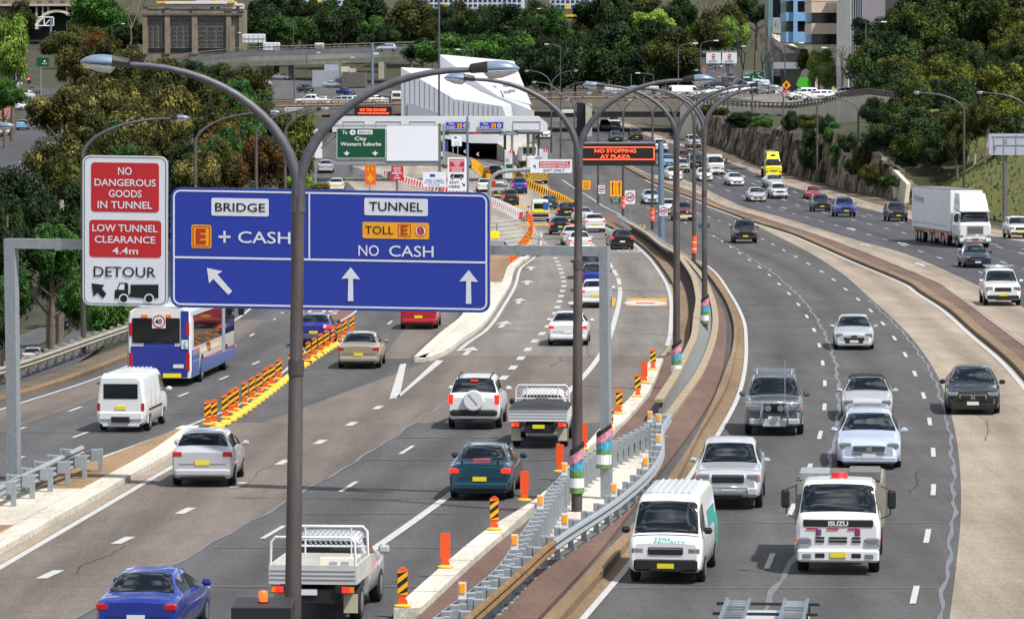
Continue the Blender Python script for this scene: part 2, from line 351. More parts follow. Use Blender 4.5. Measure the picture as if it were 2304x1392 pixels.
road('far_road_asphalt', RL, RS, 150, 640, 'asphalt_dark', .004)
road('concrete_gutter', RL, RC, 130, 480, 'concrete_road', .008)
road('concrete_verge', RS, RE, 190, 640, 'concrete_road', .008, 0, .3)
road('dirt_verge', RE, RV, 180, 640, 'dirt', .012, .3, .4)
road('gutter_strip', KR, ML, 62, 300, 'kerb_tan', .012, -.1, -.1)
# medians
road('traffic_island', ISL, ISR, 60, yof(975), 'paving_tan', .0, .15, -.72, .16)
mb = MB(); strip(mb, ISR, ISR, 60, yof(975), MT['concrete_white'], 0, -.72, -.03, 3, .17); strip(mb, ISR, ISR, 60, yof(975), MT['concrete_road'], .012, 0, .36)
strip(mb, ISL, ISR, yof(975), yof(968), MT['concrete_white'], 0, .1, -.3, 3, .17); tag(mb.build('island_kerb'), kind='structure')
mb = MB(); strip(mb, ISL, ISR, yof(1195, 0), yof(1112, 200), MT['concrete_white'], .0, .3, -.74, 3, .175); tag(mb.build('concrete_pad'), kind='structure')
road('gore_island', GL, GR, yof(815), yof(640), 'concrete_white', 0, .5, -.5, .15)
mb = MB(); strip(mb, GL, GL, yof(812), yof(575), MT['concrete_white'], 0, 0, .5, 3, .2); strip(mb, GR, GR, yof(812), yof(575), MT['concrete_white'], 0, -.5, 0, 3, .2); tag(mb.build('gore_kerb'), kind='structure')
road('gore_paving', GL, GR, yof(640), yof(578), 'paving_tan', 0, .5, -.5, .16)
road('hatched_area', GL, GR, yof(578), yof(400), 'concrete_plaza', .006)
road('median_paving', TR, ML, 56, 380, 'paving_brown', 0, .55, -.9, .1)
mb = MB(); strip(mb, KL, KR, 60, 300, MT['kerb_tan'], 0, 0, 0, 3, .2); tag(mb.build('median_kerb'), kind='structure')
mb = MB(); strip(mb, TR, TR, yof(800), 400, MT['kerb_tan'], 0, .35, .95, 3, .15); strip(mb, TR, TR, yof(800), yof(640), MT['concrete_road'], .012, .05, .45); tag(mb.build('tunnel_road_kerb'), kind='structure')
mb = MB(); Y = yof(1392)
BLK = []
while Y < yof(824):                                       # row of pale kerb blocks with open joints
    strip(mb, TR, BR, Y, Y + 2.84, MT['concrete_white'], 0, 0, 0, 1.5, .24); Y += 2.94
tag(mb.build('median_block_kerb'), kind='structure')
mb = MB(); strip(mb, RLf, RR, yof(1268), yof(960), MT['concrete_white'], .11, .1, -.2); tag(mb.build('median_concrete_pad'), kind='structure')
mb = MB(); strip(mb, MR, RL, 100, 500, MT['paving_brown'], 0, 1.1, -.35, 3, .12); tag(mb.build('second_median_paving'), kind='structure')
mb = MB(); strip(mb, MR, MR, 100, 500, MT['kerb_tan'], 0, .6, 1.1, 3, .18); strip(mb, RL, RL, 100, 500, MT['concrete_road'], 0, -.35, 0, 3, .15); tag(mb.build('second_median_kerb'), kind='structure')
# markings
W = MT['paint_white']; mb = MB()
line(mb, LL, .15, .14, 60, 330, W); dash(mb, LB, 0, .13, 105, 195, 9, 2.2, W); dash(mb, LB, 0, .13, 200, 330, 6, 1.2, W)
dash(mb, LA, 0, .13, 112, 175, 9, 2.2, W); line(mb, LE, 0, .13, 118, 260, W); dash(mb, LD, 0, .13, 172, 245, 12, 3, W)
dash(mb, TC, 0, .26, 70, 145, 7.2, 1.6, W); line(mb, ISR, .5, .2, 60, 128, W)
dash(mb, TD, 0, .14, 76, 155, 12, 3, W); dash(mb, TD, 0, .3, 157, 345, 6, 2.4, W)
line(mb, TE, 0, .24, 60, 226, W); dash(mb, TE, 0, .24, 226, 330, 12, 9, W)
line(mb, TR, .02, .2, yof(778), 440, W); line(mb, GR, .3, .18, yof(790), 330, W)
line(mb, ML, 0, .16, 60, 470, W, .026); dash(mb, M1, 0, .14, 68, 430, 12, 3.2, W, ph=1.5); dash(mb, M2, 0, .14, 62, 430, 12, 3.2, W, ph=1)
line(mb, MR, .3, .2, 100, 470, W, .026); line(mb, RL, .12, .14, 120, 480, W, .026); line(mb, RE, 0, .14, 190, 640, W, .03)
for k in range(1, 5): dash(mb, RL, .9 + 3.4 * k, .14, 165, 520, 12, 3.5, W, ph=4 * k % 12)
dash(mb, RS, -3.4, .14, 220, 520, 12, 3.5, W)
for Yh in (530, 545, 560, 575): line(mb, RL, 6.0, .15, Yh, Yh + 10, W)
def gpoly(mb, pts, m, dz=.02): mb.face([tuple(G(x, y) + Vector((0, 0, dz))) for x, y in pts], m)
for q in ([(876,898),(900,820),(914,818),(899,893)], [(887,898),(982,810),(998,812),(899,893)]): gpoly(mb, q, W, .014)
def arrow(px, py, c, L=5.5):        # straight lane arrow pointing away from the camera
    g = G(px, py); h = c.head(g.y); f = Vector((h, 1, 0)).normalized(); r = Vector((f.y, -f.x, 0)); o = Vector((g.x, g.y, zg(g.y) + .022))
    P = lambda a, b: tuple(o + f * a + r * b)
    mb.face([P(0,-.12), P(0,.12), P(L*.6,.12), P(L*.6,-.12)], W); mb.face([P(L*.55,-.42), P(L*.55,.42), P(L,0)], W)
for p in ((1045,800),(1125,738),(1165,684),(1185,641),(1195,608)): arrow(*p, TD, 6)
for p in ((1995,470),(2045,552),(2080,600),(1790,430),(1925,518),(1960,555),(1770,470)): arrow(*p, RC, 6)
for i in range(9):                   # chevron bars across the hatched area
    y = 500 + i * 9.2; a, b = G(1098 + i * 5, y), G(1168 + i * 2.5, y - 7)
    n = Vector((0, .9 + .25 * i * 0, 0)); mb.face([tuple(p + Vector((0, 0, .02))) for p in (a, b, b + n * 2.2, a + n * 2.2)], W)
    a2, b2 = G(780 + i * 30, 402 + i * 9), G(850 + i * 22, 401 + i * 8)
def roundel(px, py, rx, m=W):        # painted ring on the road
    g = G(px, py); n = 24
    for i in range(n):
        a, b = 2*pi*i/n, 2*pi*(i+1)/n
        mb.face([(g.x + rx*k*cos(t), g.y + rx*3.2*k*sin(t), zg(g.y) + .024) for k, t in ((.78, a), (1, a), (1, b), (.78, b))], m)
for p in ((1390,566),(1415,565),(1235,523),(1262,468),(1246,474),(735,404)): roundel(*p, .85)
tag(mb.build('road_marking'), kind='structure')
mb = MB(); YL = MT['paint_yellow']                        # yellow boxes across the tunnel lanes, with their pale lettering left as paint
for c, a, b, y0, y1 in ((TE, .4, TR, 689, 671), (TD, 2.2, TE, 689, 671)):
    strip(mb, c, b, yof(y0), yof(y1), YL, .016, a, -.2)
strip(mb, TD, TE, yof(508), yof(505), YL, .016, -1, 1); strip(mb, GR, TR, yof(467), yof(463), YL, .016, .5, -.5)
tag(mb.build('yellow_road_marking'), kind='structure')
mb = MB()
for cx in (1452, 1325):
    g = G(cx, 683); n = 24; mb.face([(g.x + 1.15*cos(2*pi*i/n), g.y + 3.0*sin(2*pi*i/n), .03) for i in range(n)], W)
    mb.face([(g.x - .5, g.y - .6, .036), (g.x + .5, g.y - .6, .036), (g.x + .5, g.y + .6, .036), (g.x - .5, g.y + .6, .036)], mat('paint_red', srgb(190, 70, 60), .7))
vs, fs, bb = glyphs('BUS', .01); g = G(712, 708)          # BUS painted in the red lane
mb.add([(g.x + (x - 1) * 1.5 , g.y + y * 5.5, .03) for x, y in vs], fs, W)
tag(mb.build('lane_symbols'), kind='structure')
mb = MB()                                                 # crack sealing, seams and slab joints
for c, w_, y0, y1, m in ((MS, .17, 66, 330, 'sealant'), (SE, .12, 70, 150, 'seam_pale'), (MC, .13, 60, 220, 'sealant')):
    la, lb, Y = [], [], y0
    while Y < y1:
        k = w_ * (.75 + .4 * sin(Y * 1.7) * sin(Y * .63 + 1) + random.uniform(-.12, .12)); o = .07 * sin(Y * .9) * sin(Y * .37); z = zg(Y) + .014
        la.append((c(Y, o - k/2), Y, z)); lb.append((c(Y, o + k/2), Y, z)); Y += .55
    n = len(la); mb.add(la + lb, [(i, n+i, n+i+1, i+1) for i in range(n-1)], MT[m])
def cross(a, b, Y0, Y1, st, oa=0, ob=0, wd=.05, p=.75):
    Y = Y0
    while Y < Y1:
        if random.random() < p:
            x0, x1 = a(Y, oa), b(Y, ob); u, v = (0, 1) if random.random() < .6 else sorted((random.random(), random.random()))
            xa, xb = x0 + (x1 - x0) * u, x0 + (x1 - x0) * v
            mb.face([(xa, Y, zg(Y)+.013), (xb, Y, zg(Y)+.013), (xb, Y+wd*3, zg(Y)+.013), (xa, Y+wd*3, zg(Y)+.013)], MT['joint'])
        Y += st
cross(ML, MC, 62, 260, 6.95, .2, -.2); cross(SE, TR, 66, 140, 8.0, .2, -.1); cross(LB, LE, 100, 170, 8.0)
for i in range(18):                  # wandering cracks and dark tyre scuffs in the old surface
    c = random.choice((TC, TD, TE, M1, M2, LA, LB)); Y = random.uniform(75, 230); o = random.uniform(-2.4, 2.4); n = random.randint(6, 26); k = random.random() < .5; P = []
    for j in range(n): P.append((c(Y, o), Y, zg(Y) + .0135)); Y += .6; o += random.uniform(-.13, .13)
    w2 = random.uniform(.015, .035)
    mb.add(P + [(x + w2, y, z) for x, y, z in P], [(j, n+j, n+j+1, j+1) for j in range(n-1)], MT['crack'])
tag(mb.build('road_joints'), kind='structure')
def ribbon(name, pts_l, pts_r, m, dz=.01):               # a far street given by its two edges in metres
    a, b = Curve(pts_l), Curve(pts_r); y0 = max(min(G(*p).y for p in pts_l), min(G(*p).y for p in pts_r)); y1 = min(max(G(*p).y for p in pts_l), max(G(*p).y for p in pts_r))
    mb = MB(); strip(mb, a, b, y0, y1, MT[m], dz); tag(mb.build(name), kind='structure'); return a, b
SL, SR = ribbon('side_street', [(-300,440),(-120,380),(-10,320),(60,235),(75,200)], [(60,440),(95,380),(130,330),(170,280),(150,200)], 'asphalt_dark')
ribbon('brick_footpath', [(98,380),(133,330),(165,285),(180,262)], [(124,380),(150,330),(182,285),(215,262)], 'brick_path', .12)
ribbon('street_footpath', [(-40,300),(0,255),(30,222)], [(12,280),(33,250),(52,222)], 'brick_path', .1)
ribbon('slip_road', [(-80,900),(40,840),(120,780),(180,730)], [(20,900),(120,850),(200,800),(262,745)], 'asphalt_dark', -.02 + .03)
ribbon('distant_freeway', [(470,225),(520,200),(560,180),(600,170)], [(1180,236),(960,212),(800,190),(720,176)], 'asphalt', .05)
mb = MB(); dash(mb, SL, 7.5, .16, 480, 700, 9, 3, W, .04); dash(mb, SL, 11, .16, 480, 640, 9, 3, W, .04); tag(mb.build('street_marking'), kind='structure')
# ================================================================ barriers, walls, bridges, buildings
mat('galv', srgb(150, 156, 161), .5, .25, var=.12, scale=6); mat('rust_rail', srgb(118, 92, 58), .8, var=.3, scale=3); mat('galv_old', srgb(150, 146, 134), .7, .2, var=.2, scale=2)
mat('block_grey', srgb(118, 122, 122), .9, var=.18, scale=5); mat('coping', srgb(150, 136, 114), .9, var=.2, scale=2); mat('mortar', srgb(70, 72, 72), .95); mat('black', srgb(22, 22, 25), .5); mat('dark_glass', (.012, .016, .02), .08, spec=.8)
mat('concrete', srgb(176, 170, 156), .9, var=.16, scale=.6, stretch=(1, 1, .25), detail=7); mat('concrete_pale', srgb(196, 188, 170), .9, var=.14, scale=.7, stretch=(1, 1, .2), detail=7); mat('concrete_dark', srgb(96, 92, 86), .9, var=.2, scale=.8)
mat('white_panel', srgb(206, 209, 214), .5, var=.04, scale=.5); mat('grey_panel', srgb(150, 156, 166), .6, var=.08, scale=.8); mat('white', srgb(214, 215, 216), .5); mat('steel', srgb(120, 118, 118), .45, .4, var=.15, scale=4)
mat('amber', srgb(255, 165, 20), .4); mat('rail_brown', srgb(140, 112, 100), .8, var=.2, scale=2)
def profile_sweep(mb, c, off, Y0, Y1, prof, m, z0=0.0, st=1.5, dz=None):
    rings = []
    for Y in yspan(Y0, Y1, st):
        k = c.head(Y); t = Vector((k, 1, 0)).normalized(); n = Vector((t.y, -t.x, 0)); o = Vector((c(Y, off), Y, zg(Y) + z0 + (dz(Y) if dz else 0)))
        rings.append([tuple(o + n * a + Vector((0, 0, b))) for a, b in prof])
    mb.loft(rings, m, True, True, False)
WP = [(0,-.16),(.05,-.13),(.085,-.08),(.05,-.03),(.02,0),(.05,.03),(.085,.08),(.05,.13),(0,.16)]
def wprof(sgn): return [(sgn*a, b) for a, b in WP] + [(sgn*(a - .018), b) for a, b in reversed(WP)]
def guard_rail(label, c, off, Y0, Y1, m, side, z=.62, sp=2.0, blocks=True, group=None, mpost=None, refl=None):
    o = empty('guard_rail', (c(Y0, off), Y0, 0), 0, label, 'guard rail', group)
    mb = MB(); profile_sweep(mb, c, off, Y0, Y1, wprof(side), m, z); r = mb.build('rail'); r.parent = o; r.location = (-o.location.x, -o.location.y, 0)
    pm = None; Y = Y0 + .4; i = 0
    while Y < Y1:
        if pm is None:
            mb = MB(); mb.box((0, 0, .36), (.14, .11, .78), mpost or m, None, .01); mb.box((0, 0, .012), (.3, .3, .025), mpost or m); q = mb.build('post', o); pm = q.data
            mb = MB(); mb.box((0, 0, 0), (.22, .16, .34), mpost or m, None, .01); b = mb.build('spacer_block', o); bm = b.data
        else:
            q = link(bpy.data.objects.new('post', pm), o); b = link(bpy.data.objects.new('spacer_block', bm), o)
        q.location = (c(Y, off - side * .28) - o.location.x, Y - o.location.y, zg(Y) + .1); b.location = (c(Y, off - side * .11) - o.location.x, Y - o.location.y, zg(Y) + z + .02)
        if refl and i % refl == 1:
            mb = MB(); mb.box((0, 0, .2), (.16, .04, .42), MT['white']); mb.box((0, -.03, .28), (.11, .02, .2), MT['amber']); k = mb.build('reflector', o)
            k.location = (c(Y, off - side * .1) - o.location.x, Y - o.location.y, zg(Y) + z + .12)
        Y += sp; i += 1
    return o
GV = MT['galv']
yr = yof(1290)
guard_rail('silver steel guard rail facing the middle carriageway, with amber reflectors', RR, 0, yr, yof(985), GV, 1, .64, 1.9, True, 'median guard rails', None, 4)
guard_rail('rust brown length of guard rail at the bottom edge of the median', RR, 0, 60, yr - .05, MT['rust_rail'], 1, .64, 1.9, True, 'median guard rails', MT['galv'])
guard_rail('silver guard rail on the tunnel side of the median, seen from behind', RLf, 0, 62, yof(985), GV, -1, .64, 1.0, True, 'median guard rails', None, 9)
guard_rail('weathered beige guard rail in front of the trees beside the bus', LL, -2.6, 125, 240, MT['galv_old'], 1, .6, 2.0, True, None, None)
guard_rail('silver guard rail end on the left traffic island, facing the tunnel road', ISR, -1.9, 70, yof(1062), GV, 1, .64, 2.0, True, 'traffic island guard rails')
guard_rail('silver guard rail on the left traffic island, the one facing the bus lanes', ISL, .9, 70, yof(1062, 200) - 1, GV, -1, .64, 2.0, True, 'traffic island guard rails')
guard_rail('silver guard rail above the dark median wall beside the tunnel road', WT, .1, yof(585), yof(540) + 40, GV, -1, .62, 2.2, True, None)
def block_wall(label, base, top, Y0, Y1, h, name='block_wall', lean=True):
    mb = MB(); Y = Y0; bl = .62; rows = 4; o = empty(name, (base(Y0), Y0, 0), 0, label, 'wall')
    k = 0
    while Y < Y1:
        for r in range(rows):
            y0 = Y + (bl / 2 if r % 2 else 0); y1 = y0 + bl * .94
            if y1 > Y1: continue
            f0, f1 = r / rows + .012, (r + 1) / rows - .012; q = []
            for (yy, f) in ((y0, f0), (y1, f0), (y1, f1), (y0, f1)):
                q.append((base(yy) + (top(yy) - base(yy)) * f, yy, zg(yy) + .05 + h * f))
            mb.slab(q[::-1] if False else q, (-.12, 0, 0), MT['block_grey'])
        Y += bl
    w_ = mb.build('blocks', None); w_.parent = o; w_.location = -o.location
    mb = MB(); la = []; 
    strip_pts = yspan(Y0, Y1, 1.5)
    vs = [(base(y) - .03, y, zg(y) + .02) for y in strip_pts] + [(top(y) - .03, y, zg(y) + .05 + h) for y in strip_pts]; n = len(strip_pts)
    mb.add(vs, [(i, i+1, n+i+1, n+i) for i in range(n-1)], MT['mortar']); b = mb.build('backing'); b.parent = o; b.location = -o.location
    mb = MB(); profile_sweep(mb, top, 0, Y0, Y1, [(-.28,0),(.02,0),(.02,.12),(-.28,.12)], MT['coping'], h + .05); profile_sweep(mb, base, 0, Y0, Y1, [(0,0),(.3,0),(.3,.22),(0,.22)], MT['coping'], 0)
    b = mb.build('coping'); b.parent = o; b.location = -o.location
    return o
block_wall('grey block wall with pale copings curving along the median behind the lamp posts', WB, WT, yof(955), yof(520), .7)
# retaining wall pieces, rock face and right bank
def rock():
    base = [(1500,312),(1540,320),(1595,332),(1660,356),(1712,378),(1780,396),(1850,414),(1927,440),(1965,449),(1985,453)]
    top = [(1500,262),(1540,250),(1595,254),(1660,276),(1712,286),(1780,284),(1850,292),(1927,345),(1965,392),(1988,428)]
    B = []; nz_ = 14
    from mathutils import noise
    cols = []
    for i in range(len(base) - 1):
        for k in range(14):
            f = k / 14; bx = base[i][0] + (base[i+1][0]-base[i][0])*f; by = base[i][1] + (base[i+1][1]-base[i][1])*f; ty = top[i][1] + (top[i+1][1]-top[i][1])*f
            g = G(bx, by); Y = g.y + 1.0; t = A(bx, ty, Y + 1.6); cols.append((RV(g.y) + .9, g.y, zg(g.y) - .3, t.z))
    vs = []
    for (x, y, z0, z1) in cols:
        for j in range(nz_ + 1):
            f = j / nz_; z = z0 + (z1 - z0) * f
            w_ = noise.noise(Vector((y * .5, z * .12, 3))) * .7 + noise.noise(Vector((y * 1.5, z * .3, 9))) * .3 + .3 * abs(noise.noise(Vector((y * .28, 0, 5))))
            w_ += .16 * round(2 * noise.noise(Vector((y * .4, z * .8, 1))))
            vs.append((x + f * 1.3 + w_ * (1 if 0 < j else .3), y + noise.noise(Vector((y, z, 7))) * .25, z + noise.noise(Vector((y * .7, z, 2))) * .4))
    n = nz_ + 1; fs = [(i*n+j, (i+1)*n+j, (i+1)*n+j+1, i*n+j+1) for i in range(len(cols)-1) for j in range(nz_)]
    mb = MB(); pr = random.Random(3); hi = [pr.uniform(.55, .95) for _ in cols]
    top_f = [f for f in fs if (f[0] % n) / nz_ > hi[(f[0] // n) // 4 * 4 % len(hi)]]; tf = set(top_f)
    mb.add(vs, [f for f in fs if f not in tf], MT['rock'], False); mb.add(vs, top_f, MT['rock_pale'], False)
    tv = [vs[i*n+nz_] for i in range(len(cols))]; bv = [(x + 7, y, z + .5) for x, y, z in tv]; q = len(tv)
    mb.add(tv + bv, [(i, i+1, q+i+1, q+i) for i in range(q-1)], MT['earth'])
    return tag(mb.build('rock_face'), kind='structure')
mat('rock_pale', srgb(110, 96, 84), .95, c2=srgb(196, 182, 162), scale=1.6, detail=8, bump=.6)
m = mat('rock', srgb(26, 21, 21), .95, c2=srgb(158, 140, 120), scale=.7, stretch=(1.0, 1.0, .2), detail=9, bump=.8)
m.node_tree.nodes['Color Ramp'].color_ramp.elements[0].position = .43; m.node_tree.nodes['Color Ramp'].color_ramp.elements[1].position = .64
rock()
mb = MB(); tp = [(1530,226,566),(1600,237,556),(1690,243,540),(1780,245,524),(1850,236,510),(1905,220,500),(1950,214,492),(2010,222,482)]
tops = [A(*p) for p in tp]
def thick_wall(mb, tops, zb, th, m):
    n = len(tops); r = []
    for i, p in enumerate(tops):
        t = (tops[min(i+1, n-1)] - tops[max(i-1, 0)]); t.z = 0; t.normalize(); k = Vector((t.y, -t.x, 0)); b = p - k * th
        r.append([tuple(p), tuple(b), (b.x, b.y, zb), (p.x, p.y, zb)])
    mb.loft(r, m, True, True, False)
thick_wall(mb, tops, 5.0, .5, MT['concrete_pale']); o = empty('retaining_wall', tops[3], 0, 'curved pale concrete retaining wall above the rock cutting, with a railing on top', 'wall')
w_ = mb.build('wall'); w_.parent = o; w_.location = -o.location
mb = MB()
for zz in (.35, .75): mb.tube([tuple(p + Vector((0, .25, zz))) for p in tops], .09, MT['concrete_dark'], 6, True, False)
for i in range(len(tops) - 1):
    for k in range(9):
        p = tops[i].lerp(tops[i+1], k / 9); mb.box((p.x, p.y + .25, p.z + .4), (.22, .22, .8), MT['concrete_dark'])
w_ = mb.build('railing'); w_.parent = o; w_.location = -o.location
mb = MB(); q = [A(1968,338,447), A(2040,414,420), A(2034,458,420), A(1972,446,447)]; mb.slab([tuple(p) for p in q], (.5, .4, 0), MT['concrete_pale'])
tag(mb.build('wing_wall'), 'pale sloping concrete wing wall between the rocks and the grass bank', 'wall')
# grass bank
mat('grass_blade', srgb(78, 88, 30), .9); mat('grass_dry', srgb(116, 114, 54), .9)
mb = MB(); ys2 = [150 + 6 * i for i in range(53)]; xs2 = [.6 + .8 * i for i in range(14)] + [13 + 3 * i for i in range(14)]
mb.add([(RV(y) + x, y, terr(RV(y) + x, y) + .02) for y in ys2 for x in xs2], [(j*28+i, j*28+i+1, (j+1)*28+i+1, (j+1)*28+i) for j in range(52) for i in range(27)], MT['grass'], True)
for i in range(7000):
    y = random.uniform(160, 460); x = random.uniform(.8, 34); z = terr(RV(y) + x, y); h = random.uniform(.15, .5); a = random.uniform(0, pi); c, s_ = .16 * cos(a), .16 * sin(a)
    mb.face([(RV(y) + x - c, y - s_, z), (RV(y) + x + c, y + s_, z), (RV(y) + x + random.uniform(-.15, .15), y, z + h)], MT['grass_blade' if i % 4 else 'grass_dry'])
tag(mb.build('grass_bank'), kind='stuff')
mb = MB(); strip(mb, LL, LL, 110, 215, MT['dirt'], .03, -2.2, -.9); strip(mb, LL, LL, 110, 230, MT['kerb_tan'], 0, -1.0, -.6, 3, .14); tag(mb.build('left_verge'), kind='structure')
mb = MB(); mb.add([(-47 + (Y - 250) * .02, Y, -10.35) for Y in (220, 300, 400)] + [(-33 + (Y - 250) * -.01, Y, -10.35) for Y in (220, 300, 400)], [(0, 3, 4, 1), (1, 4, 5, 2)], MT['asphalt']); a_ = mb.build('lower_street'); tag(a_, kind='structure')
# street level behind the retaining wall
mb = MB(); mb.slab([tuple(A(1545,230,572)), tuple(A(1700,240,548)), tuple(A(1850,232,520)), tuple(A(1930,214,560)), tuple(A(1930,205,680)), tuple(A(1540,212,680))], (0, 0, -.4), MT['asphalt_grey']); tag(mb.build('upper_street'), kind='structure')
mb = MB(); mb.slab([tuple(A(1570,206,676)), tuple(A(1675,206,676)), tuple(A(1640,138,830)), tuple(A(1596,138,830))], (0, 0, -5), MT['asphalt_dark'], MT['earth']); mb.slab([tuple(A(1556,205,674)), tuple(A(1569,206,676)), tuple(A(1595,150,810)), tuple(A(1572,150,810))], (0, 0, -5), MT['brick_path']); tag(mb.build('hill_street'), kind='structure')
def parent_at(o, mb, name):
    w_ = mb.build(name); w_.parent = o; w_.location = -o.location; return w_
# overpass
o = empty('overpass', A(1250, 240, 588), 0, 'low concrete road overpass crossing the whole freeway behind the white building', 'bridge')
Pl = [(560,244),(900,238),(1200,225),(1400,222),(1570,222)]
mb = MB(); rings = []
for x, y in Pl:
    a = A(x, y, 588); b = A(x, y, 588); b.y = 606; rings.append([tuple(a), tuple(b), (b.x, b.y, b.z - 1.15), (a.x, a.y, a.z - 1.15)])
mb.loft(rings, mat('concrete_worn', srgb(124, 114, 102), .9, var=.2, scale=.8), True, True, False); parent_at(o, mb, 'deck')
for yy, nm in ((588.2, 'parapet'), (605.8, 'parapet')):
    mb = MB()
    for zz, r in ((.25, .16), (.6, .06), (.95, .1)): mb.tube([(A(x, y, 588).x, yy, A(x, y, 588).z + zz) for x, y in Pl], r, MT['rail_brown'], 6, True, False)
    for i in range(66):
        px = 560 + i * 15.5; j = max(k for k in range(4) if Pl[k][0] <= px); f = (px - Pl[j][0]) / (Pl[j+1][0] - Pl[j][0]); p = A(px, Pl[j][1] + f * (Pl[j+1][1] - Pl[j][1]), 588); mb.box((p.x, yy, p.z + .5), (.12, .12, 1.0), MT['concrete_dark'])
    parent_at(o, mb, nm)
for px in (1309, 1060, 820):
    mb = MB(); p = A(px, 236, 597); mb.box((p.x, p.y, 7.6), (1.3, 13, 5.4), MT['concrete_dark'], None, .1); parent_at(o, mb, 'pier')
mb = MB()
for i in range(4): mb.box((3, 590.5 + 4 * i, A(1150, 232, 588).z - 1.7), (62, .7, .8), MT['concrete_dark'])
parent_at(o, mb, 'girder')
mb = MB(); mb.box((A(1325, 0, 560).x, 560, 8.2), (.9, .9, 4.6), MT['concrete']); mb.box((A(1309, 0, 561).x, 561.5, 7.6), (1.35, 2, 6), MT['black']); tag(mb.build('bridge_pillar'), 'square pillar under the overpass, coloured black for shade, with a pale side', 'pillar')  # black colour stands for the shade on the pier
mb = MB(); mb.slab([tuple(A(1365,240,640)), tuple(A(1545,240,610)), tuple(A(1545,296,610)), tuple(A(1365,262,640))][::-1], (0, 1, 0), MT['concrete_pale']); tag(mb.build('abutment_wall'), 'tan concrete side wall beneath the right end of the overpass', 'wall')
# flyover ramp
o = empty('flyover', A(650, 140, 920), 0, 'long curved concrete flyover on round columns in front of the hillside trees', 'bridge')
F = [(330,160,172,940),(431,141,157,930),(560,128,150,915),(700,124,145,905),(785,121,142,900),(930,117,138,890),(1000,116,137,886)]
mb = MB(); mb2 = MB(); mb3 = MB(); r1 = []; r2 = []
for x, yt, yb, Y in F:
    a = A(x, yt, Y); b = A(x, yb, Y); h = a.z - b.z; c = A(x, yt - 13, Y + 14)
    r1.append([(a.x, a.y, b.z + h * .55), (c.x, c.y, c.z), (c.x, c.y, c.z - h * .55), (b.x, b.y, b.z)])
    r2.append([(a.x, a.y - .05, a.z), (a.x, a.y + .3, a.z), (a.x, a.y + .3, b.z + h * .5), (a.x, a.y - .05, b.z + h * .5)])
mb.loft(r1, MT['concrete'], True, True, False); mb.add([tuple(Vector(q) + Vector((0, 0, .05))) for r in r1 for q in (r[0], r[1])], [(2*i, 2*i+2, 2*i+3, 2*i+1) for i in range(len(r1)-1)], MT['asphalt_dark']); parent_at(o, mb, 'deck'); mb2.loft(r2, MT['concrete_pale'], True, True, False); parent_at(o, mb2, 'parapet')
for zz in (.3, .9): mb3.tube([tuple(Vector(r[1]) + Vector((0, 0, zz))) for r in r1], .1, MT['galv_old'], 5, True, False)
for i in range(len(r1) - 1):
    for k in range(8):
        p = Vector(r1[i][1]).lerp(Vector(r1[i+1][1]), k / 8); mb3.box((p.x, p.y, p.z + .5), (.14, .14, 1), MT['galv_old'])
parent_at(o, mb3, 'railing')
for px, yt, yb in ((594,146,182),(622,144,184),(655,142,190),(858,138,186),(500,150,176),(760,140,176)):
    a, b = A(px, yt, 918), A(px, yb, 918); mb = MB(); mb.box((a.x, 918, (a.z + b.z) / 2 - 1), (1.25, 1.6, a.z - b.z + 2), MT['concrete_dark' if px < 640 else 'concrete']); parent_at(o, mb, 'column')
def pbox(mb, x0, y0, x1, y1, Y, dep, m, bev=0.0):        # a box whose front face fills the pixel box at distance Y
    a, b = A(x0, y1, Y), A(x1, y0, Y); mb.box(((a.x+b.x)/2, Y + dep/2, (a.z+b.z)/2), (b.x-a.x, dep, b.z-a.z), m, None, bev)
mb = MB(); pbox(mb, 703, 158, 770, 196, 862, 8, MT['grey_panel']); pbox(mb, 770, 163, 822, 196, 856, 10, MT['concrete_dark']); pbox(mb, 767, 150, 785, 162, 858, 3, MT['concrete_pale']); pbox(mb, 786, 154, 800, 164, 858, 3, MT['concrete']); pbox(mb, 730, 145, 760, 158, 868, 4, MT['grey_panel']); tag(mb.build('service_building'), 'grey service building with rooftop units under the flyover', 'building')
# sandstone building top left
o = empty('stone_building', A(425, 118, 960), 0, 'old sandstone substation building with tall windows between pilasters', 'building')
mat('sandstone', srgb(128, 118, 104), .9, var=.28, scale=.5, detail=8); mat('sandstone_dark', srgb(98, 92, 84), .9, var=.3, scale=.5); mat('pane_old', srgb(52, 56, 66), .3, c2=srgb(96, 96, 100), scale=1.4)
mb = MB(); pbox(mb, 322, 20, 546, 150, 962, 16, MT['sandstone']); parent_at(o, mb, 'wall')
for x0, x1, t in ((321, 331, 14), (371, 382, 16), (432, 444, 18), (509, 520, 22), (538, 548, 24)):
    mb = MB(); pbox(mb, x0, t, x1, 122, 961.2, .8, MT['sandstone']); pbox(mb, x0 - 1, t - 3, x1 + 1, t + 3, 961, 1, MT['sandstone_dark']); parent_at(o, mb, 'pilaster')
mb = MB(); pbox(mb, 322, 30, 546, 35, 961.0, 1, MT['sandstone_dark']); pbox(mb, 322, 13, 546, 16, 961.6, .6, MT['sandstone_dark']); parent_at(o, mb, 'cornice')
